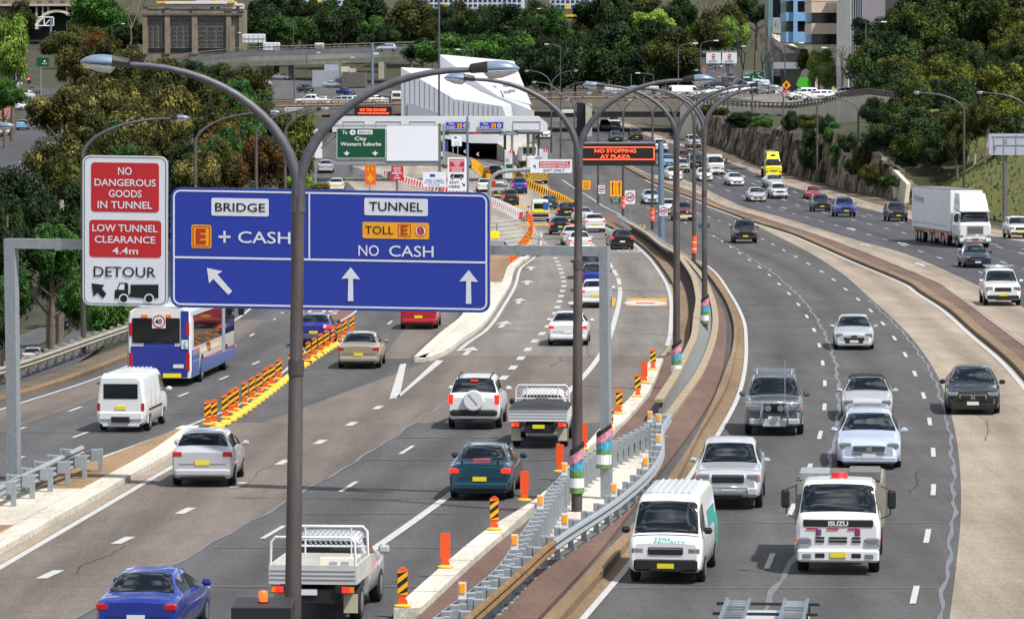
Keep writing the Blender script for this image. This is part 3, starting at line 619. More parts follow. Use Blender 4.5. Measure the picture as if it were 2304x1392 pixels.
for a, b in ((334, 369), (384, 430), (446, 508)):
    for k in range(3):
        x0 = a + (b - a) * k / 3 + 1.5; x1 = a + (b - a) * (k + 1) / 3 - 2; mb = MB(); pbox(mb, x0, 43, x1, 103, 961.85, .3, MT['pane_old']); wn = parent_at(o, mb, 'window')
        mb = MB(); [pbox(mb, x0, 43 + 10 * j, x1, 43.8 + 10 * j, 961.7, .15, MT['sandstone_dark']) for j in range(1, 6)]; pbox(mb, (x0+x1)/2 - .4, 43, (x0+x1)/2 + .4, 103, 961.7, .15, MT['sandstone_dark']); f = mb.build('frame'); f.parent = wn
    mb = MB(); pbox(mb, a, 108, b, 117, 961.8, .3, MT['black']); parent_at(o, mb, 'opening')
# arch bridge top left
o = empty('arch_bridge', A(90, 60, 1040), 0, 'stone arch bridge with a pale arch and dark opening behind the trees', 'bridge')
mb = MB(); pbox(mb, -60, -60, 210, 10, 1042, 12, MT['sandstone']); pbox(mb, -60, 9, 210, 14, 1041, 13, MT['concrete']); parent_at(o, mb, 'deck')
mb = MB(); 
for i in range(20):
    a0, a1 = pi * i / 20, pi * (i + 1) / 20
    q = [(128 + r * cos(t) * 1.0, 66 - (r - 4) * .98 * sin(t)) for r, t in ((43, a0), (49, a0), (49, a1), (43, a1))]
    mb.slab([tuple(A(x, y, 1041.5)) for x, y in q], (0, 6, 0), MT['concrete_pale'])
parent_at(o, mb, 'arch')
for px in (82, 96, 108, 150, 163, 176):
    mb = MB(); pbox(mb, px - 1.5, 12, px + 1.5, 24 + abs(px - 128) * .55, 1041.6, 4, MT['concrete']); parent_at(o, mb, 'spandrel_column')
mb = MB(); pbox(mb, 60, 14, 200, 90, 1052, 2, MT['black']); pbox(mb, -60, 12, 62, 90, 1044, 6, MT['sandstone_dark']); parent_at(o, mb, 'abutment_and_shade')  # black sheet paints the dark beneath the arch, beside the stone abutment
for i in range(9):
    mb = MB(); pbox(mb, -20 + 26 * i, 2, -10 + 26 * i, 5, 1041.8, .3, MT['sandstone_dark']); parent_at(o, mb, 'parapet_panel')
# trains on the skyline
mat('train_side', srgb(196, 204, 222), .4, .2, var=.06, scale=1); mat('train_yellow', srgb(228, 176, 30), .5); mat('train_window', srgb(36, 48, 70), .2); mat('train_red', srgb(168, 60, 40), .7)
for (x0, x1, yb, lab) in ((678, 812, 19, 'pale double deck train with a yellow door, left of the tall light pole'), (962, 1180, 27, 'pale double deck train behind the trees above the white toll building'), (1236, 1330, 29, 'pale train on the skyline right of the toll building trees'), (440, 526, 6, 'sliver of pale train above the sandstone building roof')):
    o = empty('train', A((x0+x1)/2, yb, 1100), 0, lab, 'train', 'trains on the skyline'); mb = MB(); pbox(mb, x0, yb - 34, x1, yb, 1100, 3, MT['train_side'], .3); parent_at(o, mb, 'body'); x = x0 + 5
    while x < x1 - 10:
        mb = MB(); pbox(mb, x, yb - 17, x + 7, yb - 11, 1099.9, .2, MT['train_window']); pbox(mb, x, yb - 28, x + 7, yb - 22, 1099.9, .2, MT['train_window']); parent_at(o, mb, 'window'); x += 11
    mb = MB(); pbox(mb, x0 + 36, yb - 18, x0 + 46, yb - 3, 1099.85, .2, MT['train_yellow']); parent_at(o, mb, 'door')
o = empty('rail_embankment', A(800, 30, 1095), 0, 'brown stone railway embankment wall under the trains', 'wall'); mb = MB(); pbox(mb, 400, 20, 1400, 40, 1096, 12, MT['sandstone_dark']); parent_at(o, mb, 'wall'); mb = MB(); pbox(mb, 684, 17, 735, 26, 1095.5, .5, MT['train_red']); pbox(mb, 735, 17, 748, 30, 1095.4, .5, MT['train_yellow']); pbox(mb, 1250, 33, 1300, 38, 1095.5, .5, MT['train_yellow']); parent_at(o, mb, 'hoarding')
o = empty('station_roof', A(450, 20, 985), 0, 'white building with a yellow roof edge showing above the sandstone building', 'building'); mb = MB(); pbox(mb, 355, 8, 545, 30, 985, 8, MT['white']); parent_at(o, mb, 'wall'); mb = MB(); pbox(mb, 352, 3, 528, 8, 984, 10, MT['train_yellow']); pbox(mb, 372, 4.5, 510, 9, 983.8, .4, MT['white']); parent_at(o, mb, 'roof')
for px in (474, 487, 532):
    mb = MB(); pbox(mb, px, 14, px + 7, 23, 984.8, .3, MT['train_window']); parent_at(o, mb, 'window')
# white folded building by the toll plaza
o = empty('white_building', A(1050, 300, 545), 0, 'angular white folded-metal building behind the toll canopy', 'building')
def poly3(mb, pts, m, back=(0, .4, 0)): mb.slab([tuple(A(*p)) for p in pts], back, m)
WPn, GPn = MT['white_panel'], MT['grey_panel']; mat('white_roof', srgb(206, 208, 213), .5); mat('shaded_white', srgb(178, 182, 190), .55, var=.06, scale=1, stretch=(6, 6, .3))  # fronts get a darker copy of the white, with shading in the colour
front = [(903,152),(924,166),(1020,230),(1130,239),(1140,262),(1196,262),(1196,345),(903,345)]
def solid(name, fr, Y, bk, m, mtop):                      # prism from a front outline, leaning back to a back outline
    mb = MB(); a = [tuple(A(x, y, Y)) for x, y in fr]; b = [tuple(A(x, y, d)) for x, y, d in bk]; n = len(a); mb.face(a, m)
    for i in range(n):
        j = (i + 1) % n; mb.face([a[i], b[i], b[j], a[j]], mtop)
    mb.face(b[::-1], m); parent_at(o, mb, name)
solid('front_wing', [(903,345),(1150,345),(1150,300),(1130,239),(1022,223),(902,152)], 535, [(903,345,556),(1150,345,556),(1160,300,556),(1150,236,556),(1080,206,556),(990,156,556)], MT['shaded_white'], MT['white_roof'])
solid('tall_wing', [(990,345),(1196,345),(1196,248),(1120,216),(1052,170),(990,124)], 557, [(992,345,578),(1190,345,578),(1190,236,578),(1196,236,578),(1157,138,578),(994,123,578)], MT['shaded_white'], MT['white_roof'])
mb = MB(); poly3(mb, [(917,231,534.8),(1008,262,534.8),(917,262,534.8)], GPn, (0, .1, 0)); parent_at(o, mb, 'shade_wedge')  # grey triangle paints the shaded side of a fold
mb = MB(); [pbox(mb, x, 172 + max(0, (x - 925) * .42) if x < 1022 else 226 + (x - 1022) * .12, x + .45, 262, 534.9, .1, mat('joint_pale', srgb(168, 172, 180), .6)) for x in range(912, 1132, 11)]; parent_at(o, mb, 'cladding_joint')
mb = MB(); pbox(mb, 1195, 248, 1202, 330, 558, 3, MT['concrete_pale']); parent_at(o, mb, 'side_wall')
for a in ((964, 182), (1110, 196), (1139, 193), (1140, 208), (1152, 205)):
    mb = MB(); p = A(a[0], a[1], 560 if a[0] > 1000 else 545); mb.box((p.x, p.y, p.z), (.9, .8, .4), MT['galv']); parent_at(o, mb, 'roof_vent')
# toll canopy
o = empty('toll_canopy', A(990, 400, 465), 0, 'long white toll plaza canopy spanning the tunnel lanes', 'canopy')
mb = MB(); fr = [(748,297),(1232,297),(1232,278),(1213,262),(744,262)]; a = [tuple(A(x, y, 465)) for x, y in fr]; mb.slab(a, (0, 6, 0), MT['white_panel']); parent_at(o, mb, 'roof')
mb = MB(); pbox(mb, 746, 282, 748.5, 288, 464.9, .3, GPn)
for x0, x1 in ((772, 820), (846, 902), (922, 980), (1154, 1216)):
    for e in ((x0, 273, x1, 273.8), (x0, 292, x1, 292.8), (x0, 273, x0 + .8, 292), (x1 - .8, 273, x1, 292)): pbox(mb, *e, 464.92, .1, MT['grey_panel'])
parent_at(o, mb, 'panel_joint')
for px in (790, 1136, 1152, 1188, 1200, 1212):
    mb = MB(); pbox(mb, px - 3, 296, px + 3, 392, 467, .5, MT['white_panel' if px == 1152 else 'concrete_dark' if px in (1136, 1212) else 'galv_old']); parent_at(o, mb, 'column')
mb = MB(); pbox(mb, 752, 297, 1222, 302, 466, 4, MT['steel']); parent_at(o, mb, 'soffit')
# tunnel mouth
o = empty('tunnel_portal', A(1090, 350, 515), 0, 'dark tunnel entrance under a white fascia behind the toll canopy', 'tunnel')
mb = MB(); poly3(mb, [(985,302,514),(1184,302,514),(1184,314,514),(1120,323,514),(1060,322,514),(1000,312,514),(985,311,514)], MT['white_panel'], (0, 1, 0)); parent_at(o, mb, 'fascia')
mb = MB(); mb.add([tuple(A(x, y, d)) for d in (514.5, 550) for x, y in ((1000,312),(1122,322),(1122,372),(1000,372))], [(4,5,6,7),(0,1,5,4),(1,2,6,5),(3,0,4,7)], MT['black']); parent_at(o, mb, 'bore')  # black walls stand in for the darkness inside the tunnel
mb = MB(); poly3(mb, [(1118,322,514.2),(1186,311,514.2),(1190,368,500),(1118,372,514)], MT['concrete'], (0, .5, 0)); poly3(mb, [(1000,340,505),(1050,352,500),(1118,372,495),(1000,372,495)], MT['concrete_dark'], (0, .5, 0)); parent_at(o, mb, 'ramp_wall')
mb = MB(); pbox(mb, 985, 318, 1008, 340, 508, .4, mat('navy', srgb(40, 60, 130), .6)); pbox(mb, 985, 341, 1008, 352, 508, .4, MT['white']); parent_at(o, mb, 'kiosk')
PLt = Plane(1060, 500)
for cx, cy in ((1046, 341), (1075, 347)):
    mb = MB(); PLt.poly(mb, [(cx - 3.5, cy), (cx + 1, cy - 4), (cx + 3.5, cy - 4), (cx, cy), (cx + 3.5, cy + 4), (cx + 1, cy + 4)], MT['white']); parent_at(o, mb, 'chevron_mark')
for px, lab in ((1145, 'white toll booth cabinet with a red no entry disc left of the crane truck'), (1222, 'white toll booth cabinet with a red disc right of the crane truck')):
    o = empty('toll_booth', A(px, 378, 468), 0, lab, 'toll booth', 'toll booths'); x0, x1, y0, y1 = (1135, 1152, 338, 384) if px == 1145 else (1213, 1232, 336, 374)
    mb = MB(); pbox(mb, x0, y0, x1, y1 + 18, 463, 1.2, MT['white_panel'], .05); parent_at(o, mb, 'cabinet'); pl = Plane(px, 462.6); cx, cy = (1151, 341) if px == 1145 else (1227, 338)
    mb = MB(); pl.disc(mb, cx, cy, 4.8, mat('sign_red', srgb(196, 32, 40), .5)); pl.poly(mb, [(cx - .9, cy - 3.8), (cx + .9, cy - 3.8), (cx + .9, cy + 3.8), (cx - .9, cy + 3.8)], MT['white'], .02); parent_at(o, mb, 'no_entry_disc')
# office towers
def tower(label, x0, x1, ytop, ybase, Y, dep, bands, mw, mg, name='office_tower'):
    o = empty(name, A((x0+x1)/2, ybase, Y), 0, label, 'building'); mb = MB(); pbox(mb, x0, ytop, x1, ybase, Y + .3, dep, mg); parent_at(o, mb, 'glazing')
    for a, b in bands:
        mb = MB(); p, q = A(x0 - .6, b, Y), A(x1 + .6, a, Y); mb.box(((p.x+q.x)/2, Y + dep/2, (p.z+q.z)/2), (q.x-p.x, dep + .8, q.z-p.z), mw); parent_at(o, mb, 'spandrel')
    return o
mat('tower_blue', srgb(128, 172, 210), .4, var=.06, scale=.5); mat('tower_beige', srgb(206, 188, 168), .8, var=.06, scale=.5); mat('tower_glass', srgb(24, 24, 30), .12, var=.3, scale=.6); mat('teal_glass', srgb(110, 140, 144), .3, var=.25, scale=.4, stretch=(1, 1, .3)); mat('purple_grey', srgb(140, 134, 140), .85, var=.05, scale=.4); mat('tower_white', srgb(232, 230, 224), .8, var=.05, scale=.6); mat('shop_green', srgb(70, 190, 40), .5)
o = tower('beige banded office tower with strips of dark windows', 1826, 1886, -60, 118, 640, 14, [(-60,-42),(-19,4),(5,29),(53,77),(101,120)], MT['tower_beige'], MT['tower_glass'])
o = tower('pale blue office tower with dark glass bands left of the beige tower', 1769, 1829, -60, 96, 665, 14, [(-60,-42),(-22,3),(28,48),(72,96)], MT['tower_blue'], MT['tower_glass'])
mb = MB(); pbox(mb, 1785, -60, 1795, 96, 664, .8, MT['tower_blue']); parent_at(o, mb, 'corner_column')
o = empty('white_tower', A(1930, 150, 620), 0, 'tall white and grey ribbed tower beside the beige offices', 'building')
mb = MB(); q = [tuple(A(*p)) for p in ((1884,150,626),(1913,150,617.5),(1913,-60,617.5),(1884,-60,626))]; mb.slab(q, (.6, .6, 0), MT['tower_white'])
for i in range(9):
    f = (i + .5) / 9; a = A(1884, 0, 626).lerp(A(1913, 0, 617.5), f); mb.box((a.x - .1, a.y - .1, 18), (.16, .3, 20), MT['tower_white'])
parent_at(o, mb, 'white_front'); mb = MB(); pbox(mb, 1913, -60, 1992, 215, 618, 20, MT['purple_grey'])
for i in range(6): pbox(mb, 1914 + 5 * i, -60, 1916.5 + 5 * i, 122, 617.5, .6, MT['grey_panel'])
parent_at(o, mb, 'side_wall'); mb = MB(); pbox(mb, 1913, 128, 1930, 160, 617.2, .5, mat('brick_red', srgb(140, 84, 68), .9)); parent_at(o, mb, 'brick_panel')
o = empty('dark_building', A(2010, 60, 640), 0, 'dark grey building edge between the ribbed tower and the hillside trees', 'building'); mb = MB(); pbox(mb, 1990, -60, 2034, 100, 640, 10, mat('slate', srgb(74, 70, 80), .6)); parent_at(o, mb, 'wall'); mb = MB(); pbox(mb, 2028, -60, 2034, 60, 639.5, .6, MT['tower_glass']); parent_at(o, mb, 'window')
o = empty('glass_building', A(1760, 215, 680), 0, 'low teal glass building behind the bare street trees', 'building'); mb = MB(); pbox(mb, 1728, -60, 1739, 215, 690, 10, MT['teal_glass']); pbox(mb, 1739, -60, 1769, 40, 700, 10, MT['tower_glass']); pbox(mb, 1739, 40, 1772, 75, 696, 10, MT['grey_panel']); parent_at(o, mb, 'tower_wing')
mb = MB(); mb.slab([tuple(A(*p)) for p in ((1712,66,700),(1790,118,670),(1790,135,670),(1728,92,694),(1712,90,700))], (2, 4, 0), MT['tower_beige']); pbox(mb, 1727, 100, 1760, 215, 688, 8, MT['teal_glass']); parent_at(o, mb, 'wall')
o = empty('shop_building', A(1800, 215, 668), 0, 'grey shopfront building with an awning and a bright green panel', 'building'); mb = MB(); pbox(mb, 1755, 120, 1850, 218, 668, 10, mat('shop_grey', srgb(120, 118, 116), .8, var=.2, scale=.6)); parent_at(o, mb, 'wall')
mb = MB(); pbox(mb, 1740, 140, 1812, 155, 664, 4, GPn); parent_at(o, mb, 'awning'); mb = MB(); pbox(mb, 1794, 175, 1826, 196, 667, .5, MT['shop_green']); parent_at(o, mb, 'shop_panel'); mb = MB(); pbox(mb, 1790, 197, 1826, 212, 667, .5, MT['tower_glass']); pbox(mb, 1740, 172, 1756, 210, 667, .5, MT['tower_glass']); parent_at(o, mb, 'shop_window'); mb = MB(); pbox(mb, 1834, 165, 1842, 216, 666, .8, MT['tower_beige']); pbox(mb, 1826, 168, 1833, 216, 666.5, .5, MT['tower_glass']); parent_at(o, mb, 'doorway')
o = empty('white_shop', A(1880, 215, 640), 0, 'white low shop with narrow dark windows beside the dark tree', 'building'); mb = MB(); pbox(mb, 1852, 144, 1906, 222, 640, 8, MT['tower_white']); parent_at(o, mb, 'wall')
for x0, x1, y0, y1, m in ((1856,1862,166,190,'tower_glass'),(1864,1869,168,178,'tower_glass'),(1877,1882,170,192,'tower_glass'),(1886,1891,168,210,'tower_glass'),(1857,1873,181,190,'slate'),(1856,1872,192,212,'teal_glass')):
    mb = MB(); pbox(mb, x0, y0, x1, y1, 639.7, .4, MT[m]); parent_at(o, mb, 'window')
mb = MB(); pbox(mb, -60, 88, 22, 230, 640, 12, MT['grey_panel']); tag(mb.build('grey_shed'), 'pale grey building corner at the left edge behind the light green tree', 'building')
# billboards and panels seen from behind
def board(label, x0, y0, x1, y1, Y, leg, grp):
    o = empty('billboard', A((x0+x1)/2, leg, Y), 0, label, 'billboard', grp); mb = MB(); pbox(mb, x0, y0, x1, y1, Y, .3, MT['white'], .1); parent_at(o, mb, 'panel')
    mb = MB(); n = max(2, int((x1-x0)/9)); [pbox(mb, x0 + (x1-x0)*(i+.5)/n - .3, y0 + 1, x0 + (x1-x0)*(i+.5)/n + .3, y1 - 1, Y - .1, .1, GPn) for i in range(n)]; pbox(mb, x0 + 1, (y0+y1)/2 - .3, x1 - 1, (y0+y1)/2 + .3, Y - .12, .1, GPn); parent_at(o, mb, 'rib')
    for f in (.25, .75): mb = MB(); x = x0 + (x1-x0)*f; pbox(mb, x - .6, y1, x + .6, leg, Y + .1, .2, MT['steel']); parent_at(o, mb, 'leg')
board('white billboard back on dark legs, right of the sandstone building', 545, 77, 597, 97, 945, 118, 'white boards by the flyover')
board('large white rounded board on the flyover edge', 592, 96, 630, 114, 925, 120, 'white boards by the flyover')
board('small white board on the flyover edge', 708, 97, 729, 110, 920, 116, 'white boards by the flyover')
board('white board on the overpass left of the thin lamp pole', 1360, 196, 1414, 210, 610, 222, 'white boards on the overpass')
board('white board on the overpass right of the thin lamp pole', 1428, 194, 1482, 209, 610, 222, 'white boards on the overpass')
# ================================================================ vehicles
PAINT = mat('body_paint', (.5, .5, .5), .3, coat=.6)
GL_ = mat('car_glass', (.006, .010, .014), .045, spec=.75); TY = mat('tyre', srgb(28, 28, 30), .85); RM = mat('wheel_rim', srgb(172, 174, 178), .35, .7); TRIM = mat('black_trim', srgb(24, 24, 26), .6)
HLT = mat('headlight_glass', srgb(150, 156, 162), .06, .55, coat=1); TLT = mat('tail_light_red', srgb(176, 18, 22), .2, coat=.8); TLB = mat('brake_light_on', srgb(255, 40, 26), .3, emit=.9); CHR = mat('chrome', srgb(215, 218, 222), .15, .9)
PLY = mat('plate_yellow', srgb(224, 208, 40), .5); PLW = mat('plate_white', srgb(214, 216, 218), .5); IND = mat('indicator_orange', srgb(255, 128, 20), .3)
def paint(name, r, g, b, metal=.0, rough=.32): return mat('car_paint_' + name, srgb(r, g, b), rough, metal, coat=.7)
PC = dict(white=paint('gloss_white', 216, 218, 220), silver=paint('silver', 196, 199, 204, .35), navy=paint('navy', 26, 30, 52, .2), black=paint('gloss_black', 18, 18, 22), blue=paint('blue', 40, 62, 150, .2), royal=paint('royal_blue', 30, 52, 140, .2), teal=paint('teal', 22, 66, 84, .3), red=paint('red', 168, 26, 34), gold=paint('gold', 176, 164, 146, .5), purple=paint('purple_blue', 48, 44, 128, .2), maroon=paint('maroon', 96, 28, 36, .2), grey=paint('grey', 96, 100, 108, .4), yellow=paint('yellow', 246, 226, 20), ltblue=paint('light_blue', 120, 168, 206, .2), cream=paint('cream', 226, 220, 204), dgreen=paint('dark_green', 24, 48, 48, .2), iceblue=paint('ice_blue', 196, 206, 226, .3), busblue=paint('bus_blue', 30, 50, 142), cyanblue=paint('bright_blue', 22, 86, 172))
KEYN = 10
def hull(st):
    st = sorted(st); X = [s[0] for s in st]; f = [pchip(X, [s[k] for s in st]) for k in range(1, 6)]
    def sec(x):
        zb, zs, zt, wb, wr = (g(x) for g in f); h = zs - zb; u = zt - zs
        return [(0, zb), (wb*.86, zb), (wb*.97, zb+.1*h), (wb, zb+.5*h), (wb*.99, zs-.08*h), (wb*.955, zs), (wr, zt-.10*u-.012), (wr*.88, zt), (wr*.45, zt+.018), (0, zt+.024)]
    def at(x, v):
        q = sec(x); s = 1 if v <= 9 else -1; v = v if v <= 9 else 18 - v; i = min(8, int(v)); t = v - i
        return Vector((x, s * (q[i][0]*(1-t) + q[i+1][0]*t), q[i][1]*(1-t) + q[i+1][1]*t))
    return st, sec, at
def hull_mesh(mb, H, m, n=44):
    st, sec, at = H; x0, x1 = st[0][0], st[-1][0]; xs = sorted(set([s[0] for s in st] + [x0 + (x1-x0)*i/n for i in range(n+1)])); rings = []
    for x in xs:
        q = sec(x); rings.append([(x, y, z) for y, z in q] + [(x, -y, z) for y, z in q[-2:0:-1]])
    mb.loft(rings, m, True, True, True)
def patch(mb, H, xa, xb, va, vb, m, nx=8, nv=4, off=.008, fit=None):
    at = H[2]; P = []
    for i in range(nx + 1):
        for j in range(nv + 1):
            x = xa + (xb-xa)*i/nx; v = va + (vb-va)*j/nv; p = at(x, v); e = .01
            n = (at(x + e, v) - at(x - e, v)).cross(at(x, min(17.9, v + .05)) - at(x, max(.05, v - .05)))
            n = n.normalized() if n.length > 1e-9 else Vector((0, 0, 1))
            c = Vector((p.x, 0, .6)); 
            if n.dot(p - c) < 0: n = -n
            P.append(tuple(p + n * off))
    k = nv + 1; mb.add(P, [(i*k+j, (i+1)*k+j, (i+1)*k+j+1, i*k+j+1) for i in range(nx) for j in range(nv)], m, True)
def piece(root, name, fn): mb = MB(); fn(mb); return mb.build(name, root)
def wheel_mesh(r, wd):
    mb = MB(); pr = [(r*.62, -wd/2), (r*.93, -wd/2), (r, -wd/2+.03), (r, wd/2-.03), (r*.93, wd/2), (r*.62, wd/2)]
    mb.loft([[(rr*cos(2*pi*k/20), y, rr*sin(2*pi*k/20)) for k in range(20)] for rr, y in pr], TY, True, True, True); t = mb
    mb = MB(); mb.loft([[(rr*cos(2*pi*k/16), y, rr*sin(2*pi*k/16)) for k in range(16)] for rr, y in ((r*.6, wd/2+.006), (r*.5, wd/2-.02), (r*.14, wd/2+.008))], RM, True, True, False)
    for k in range(5):
        a = 2*pi*k/5; mb.face([(r*q*cos(a+d), wd/2+.003-.012*0, r*q*sin(a+d)) for q, d in ((.12, -.5), (.54, -.16), (.54, .16), (.12, .5))], RM)
    return t, mb
def wheels(root, pos, r=.31, wd=.2):
    d = None
    for (x, y) in pos:
        if d is None: t, q = wheel_mesh(r, wd); w_ = t.build('wheel', root); k = q.build('rim', w_); d = (w_.data, k.data)
        else: w_ = link(bpy.data.objects.new('wheel', d[0]), root); k = link(bpy.data.objects.new('rim', d[1]), w_)
        w_.location = (x, y, r); w_.rotation_euler = (0, 0, 0 if y > 0 else pi)
def arches(mb, xs, W, r, zb):
    for x in xs:
        for s in (-1, 1):
            n = 14; o = [(x + r*1.2*cos(pi*i/n), s*(W+.004), max(r + r*1.2*sin(pi*i/n)-.02, zb)) for i in range(n+1)]; o = [(x + r*1.2, s*(W+.004), zb)] + o + [(x - r*1.2, s*(W+.004), zb)]
            mb.slab(o if s < 0 else o[::-1], (0, -s*.25, 0), TRIM)
KIND = {}
def car(kind, st, cowl, roof, rear, sides, xa, xr, W, r=.31, hz=.66, tz=.82, hb=(.34, .15), tb=(.27, .15), bumper=None, grille=(.9, .14, .5), plate_f=.38, plate_r=.6, suv=False, rails=False, mir=None, mirror_z=.98, low=None, bed_shade=None, flat_rear=None, zb=.2):
    H = hull(st); x1 = max(s[0] for s in st); x0 = min(s[0] for s in st); root = empty(kind)
    def body(mb): hull_mesh(mb, H, PAINT); arches(mb, (xa, -xr), W * .985, r, zb)
    root_body = body
    def body(mb):
        root_body(mb); g_ = .016
        patch(mb, H, cowl + .06, cowl + .085, 6.0, 12.0, TRIM, 1, 10, .004)                       # shut lines of bonnet, boot and doors
        if x1 - cowl > .8:
            patch(mb, H, x1 - .3, x1 - .285, 5.8, 12.2, TRIM, 1, 10, .004)
            for q in ((5.3, 5.5), (12.5, 12.7)): patch(mb, H, cowl, x1 - .3, q[0] + .5 if q[0] < 9 else q[0] - .5, q[1] + .42 if q[0] < 9 else q[1] - .58, TRIM, 6, 1, .004)
        for xd in (sides[0][0] - .12, sides[0][1] - .04) + ((sides[1][1] + .1,) if len(sides) > 1 else ()):
            for q in ((1.6, 5.1), (12.9, 16.4)): patch(mb, H, xd, xd + g_, q[0], q[1], TRIM, 1, 6, .004)
        if rear: mb.box((x0 - .002, 0, min(H[1](x0)[5][1] - .22, .64)), (.01, W * 1.5, .014), TRIM)
    piece(root, 'body', body)
    piece(root, 'windscreen', lambda mb: patch(mb, H, cowl, roof, 6.35, 11.65, GL_, 8, 8))
    if rear: piece(root, 'rear_window', lambda mb: patch(mb, H, rear[0], rear[1], 6.5, 11.5, GL_, 8, 8))
    if flat_rear:
        a, b, c, d = flat_rear; piece(root, 'rear_window', lambda mb: mb.box((x0 + .03, 0, (c+d)/2), (.09, b*2, d-c), GL_, None, .03))
    for s in (0, 1):
        for (a, b) in sides: piece(root, 'side_window', lambda mb: patch(mb, H, a, b, 5.12 if not s else 18-5.12, 5.86 if not s else 18-5.86, GL_, 8, 3))
        y = (1 if s == 0 else -1)
        piece(root, 'headlight', lambda mb: (mb.box((x1 - .12, y * (W - hb[0]/2 - .07), hz), (.24, hb[0], hb[1]), HLT, Matrix.Identity(4), .04), mb.box((x1 - .16, y * (W - .075), hz), (.2, .06, hb[1]*.8), IND, None, .01) if suv else None))
        t = piece(root, 'tail_light', lambda mb: mb.box((x0 + .09, y * (W - tb[0]/2 - .04), tz), (.2, tb[0], tb[1]), TLT, None, .03))
        piece(root, 'mirror', lambda mb: mb.box(((cowl - .16 if mir is None else mir), y * (W + .09), mirror_z), (.12, .2, .15), PAINT if kind not in ('van', 'boxvan') else TRIM, None, .05))
    if grille: piece(root, 'grille', lambda mb: (mb.box((x1 - .0, 0, grille[2]), (.05, grille[0], grille[1]), TRIM, None, .02), mb.box((x1 + .02, 0, grille[2] + grille[1]*.3), (.02, grille[0]*.94, .022), CHR) if suv or grille[1] > .12 else None, mb.box((x1 + .01, 0, .33), (.05, grille[0]*.9, .1), TRIM, None, .02)))
    piece(root, 'number_plate', lambda mb: mb.box((x1 + .03, 0, plate_f), (.02, .38, .11), PLY)); piece(root, 'number_plate', lambda mb: mb.box((x0 - .012, 0, plate_r), (.02, .38, .12), PLY))
    bz = low or (.28, .2)
    piece(root, 'bumper', lambda mb: (mb.box((x1 - .04, 0, bz[0]), (.14, W*1.72, bz[1]), bumper or PAINT, None, .05)))
    piece(root, 'bumper', lambda mb: (mb.box((x0 + .03, 0, bz[0] + .12), (.16, W*1.78, bz[1]), bumper or PAINT, None, .05), mb.box((x0 + .05, 0, .26), (.1, W*1.5, .14), TRIM, None, .03)))
    if rails:
        for s in (-1, 1): piece(root, 'roof_rail', lambda mb: mb.tube([(roof - .35, s * .52, H[1](roof-.35)[7][1]), (roof - .5, s * .54, H[1](roof-.5)[7][1] + .07), (rear[0] + .5, s * .54, H[1](rear[0]+.5)[7][1] + .07), (rear[0] + .3, s * .52, H[1](rear[0]+.3)[7][1])], .022, TRIM, 6))
    if bed_shade: piece(root, 'tray', lambda mb: mb.box(bed_shade[0], bed_shade[1], TRIM))  # dark slab paints the shadowy hollow of the bed
    wheels(root, [(xa, W - .1), (xa, -W + .1), (-xr, W - .1), (-xr, -W + .1)], r)
    KIND[kind] = [root, xa, xr, H, x1, x0, W]; return root
car('sedan', [(2.3,.26,.58,.64,.66,.6),(2.22,.2,.63,.71,.80,.7),(1.9,.2,.74,.81,.87,.76),(1.05,.2,.88,.95,.88,.78),(.15,.2,.93,1.37,.88,.6),(-.3,.2,.94,1.43,.88,.6),(-1.0,.2,.95,1.38,.88,.58),(-1.68,.2,.97,1.03,.87,.74),(-2.15,.22,.93,.98,.84,.72),(-2.28,.28,.84,.9,.76,.66)], 1.0, .2, (-1.62, -1.02), [(.75,-.28),(-.36,-1.2)], 1.38, 1.3, .88)
car('hatch', [(1.95,.26,.6,.66,.64,.58),(1.88,.2,.66,.74,.78,.68),(1.6,.2,.78,.86,.83,.74),(.95,.2,.92,1.0,.84,.76),(.1,.2,.95,1.4,.84,.6),(-.4,.2,.96,1.46,.84,.61),(-1.35,.2,.98,1.4,.83,.58),(-1.78,.22,.97,1.06,.82,.72),(-1.93,.28,.84,.92,.76,.68)], .92, .14, (-1.74, -1.38), [(.68,-.3),(-.38,-1.35)], 1.2, 1.2, .84, r=.29, tz=.88, plate_r=.66, tb=(.27,.15))
car('suv', [(2.2,.36,.72,.8,.7,.66),(2.13,.3,.8,.9,.84,.76),(1.85,.3,.96,1.03,.88,.8),(1.0,.3,1.06,1.13,.89,.8),(.35,.3,1.1,1.64,.89,.66),(-.1,.3,1.1,1.72,.89,.67),(-1.75,.3,1.12,1.68,.88,.66),(-2.08,.32,1.1,1.2,.87,.8),(-2.18,.38,.98,1.06,.8,.74)], .96, .38, (-2.06, -1.76), [(.75,-.3),(-.38,-1.05),(-1.14,-1.75)], 1.35, 1.3, .89, r=.35, hz=.84, tz=1.0, hb=(.34,.2), tb=(.17,.34), bumper=TRIM, grille=(.8,.2,.82), plate_f=.55, plate_r=.62, suv=True, rails=True, mirror_z=1.18, low=(.44,.22), zb=.34)
car('wagon', [(2.35,.26,.58,.64,.66,.6),(2.27,.2,.63,.71,.80,.7),(1.95,.2,.74,.81,.87,.76),(1.1,.2,.88,.95,.88,.78),(.2,.2,.93,1.38,.88,.6),(-.3,.2,.94,1.45,.88,.61),(-1.85,.2,.96,1.42,.87,.6),(-2.22,.22,.95,1.02,.85,.74),(-2.34,.28,.84,.9,.78,.68)], 1.05, .24, (-2.18, -1.88), [(.8,-.25),(-.33,-1.15),(-1.24,-1.85)], 1.4, 1.35, .88, tb=(.22,.2), tz=.86)
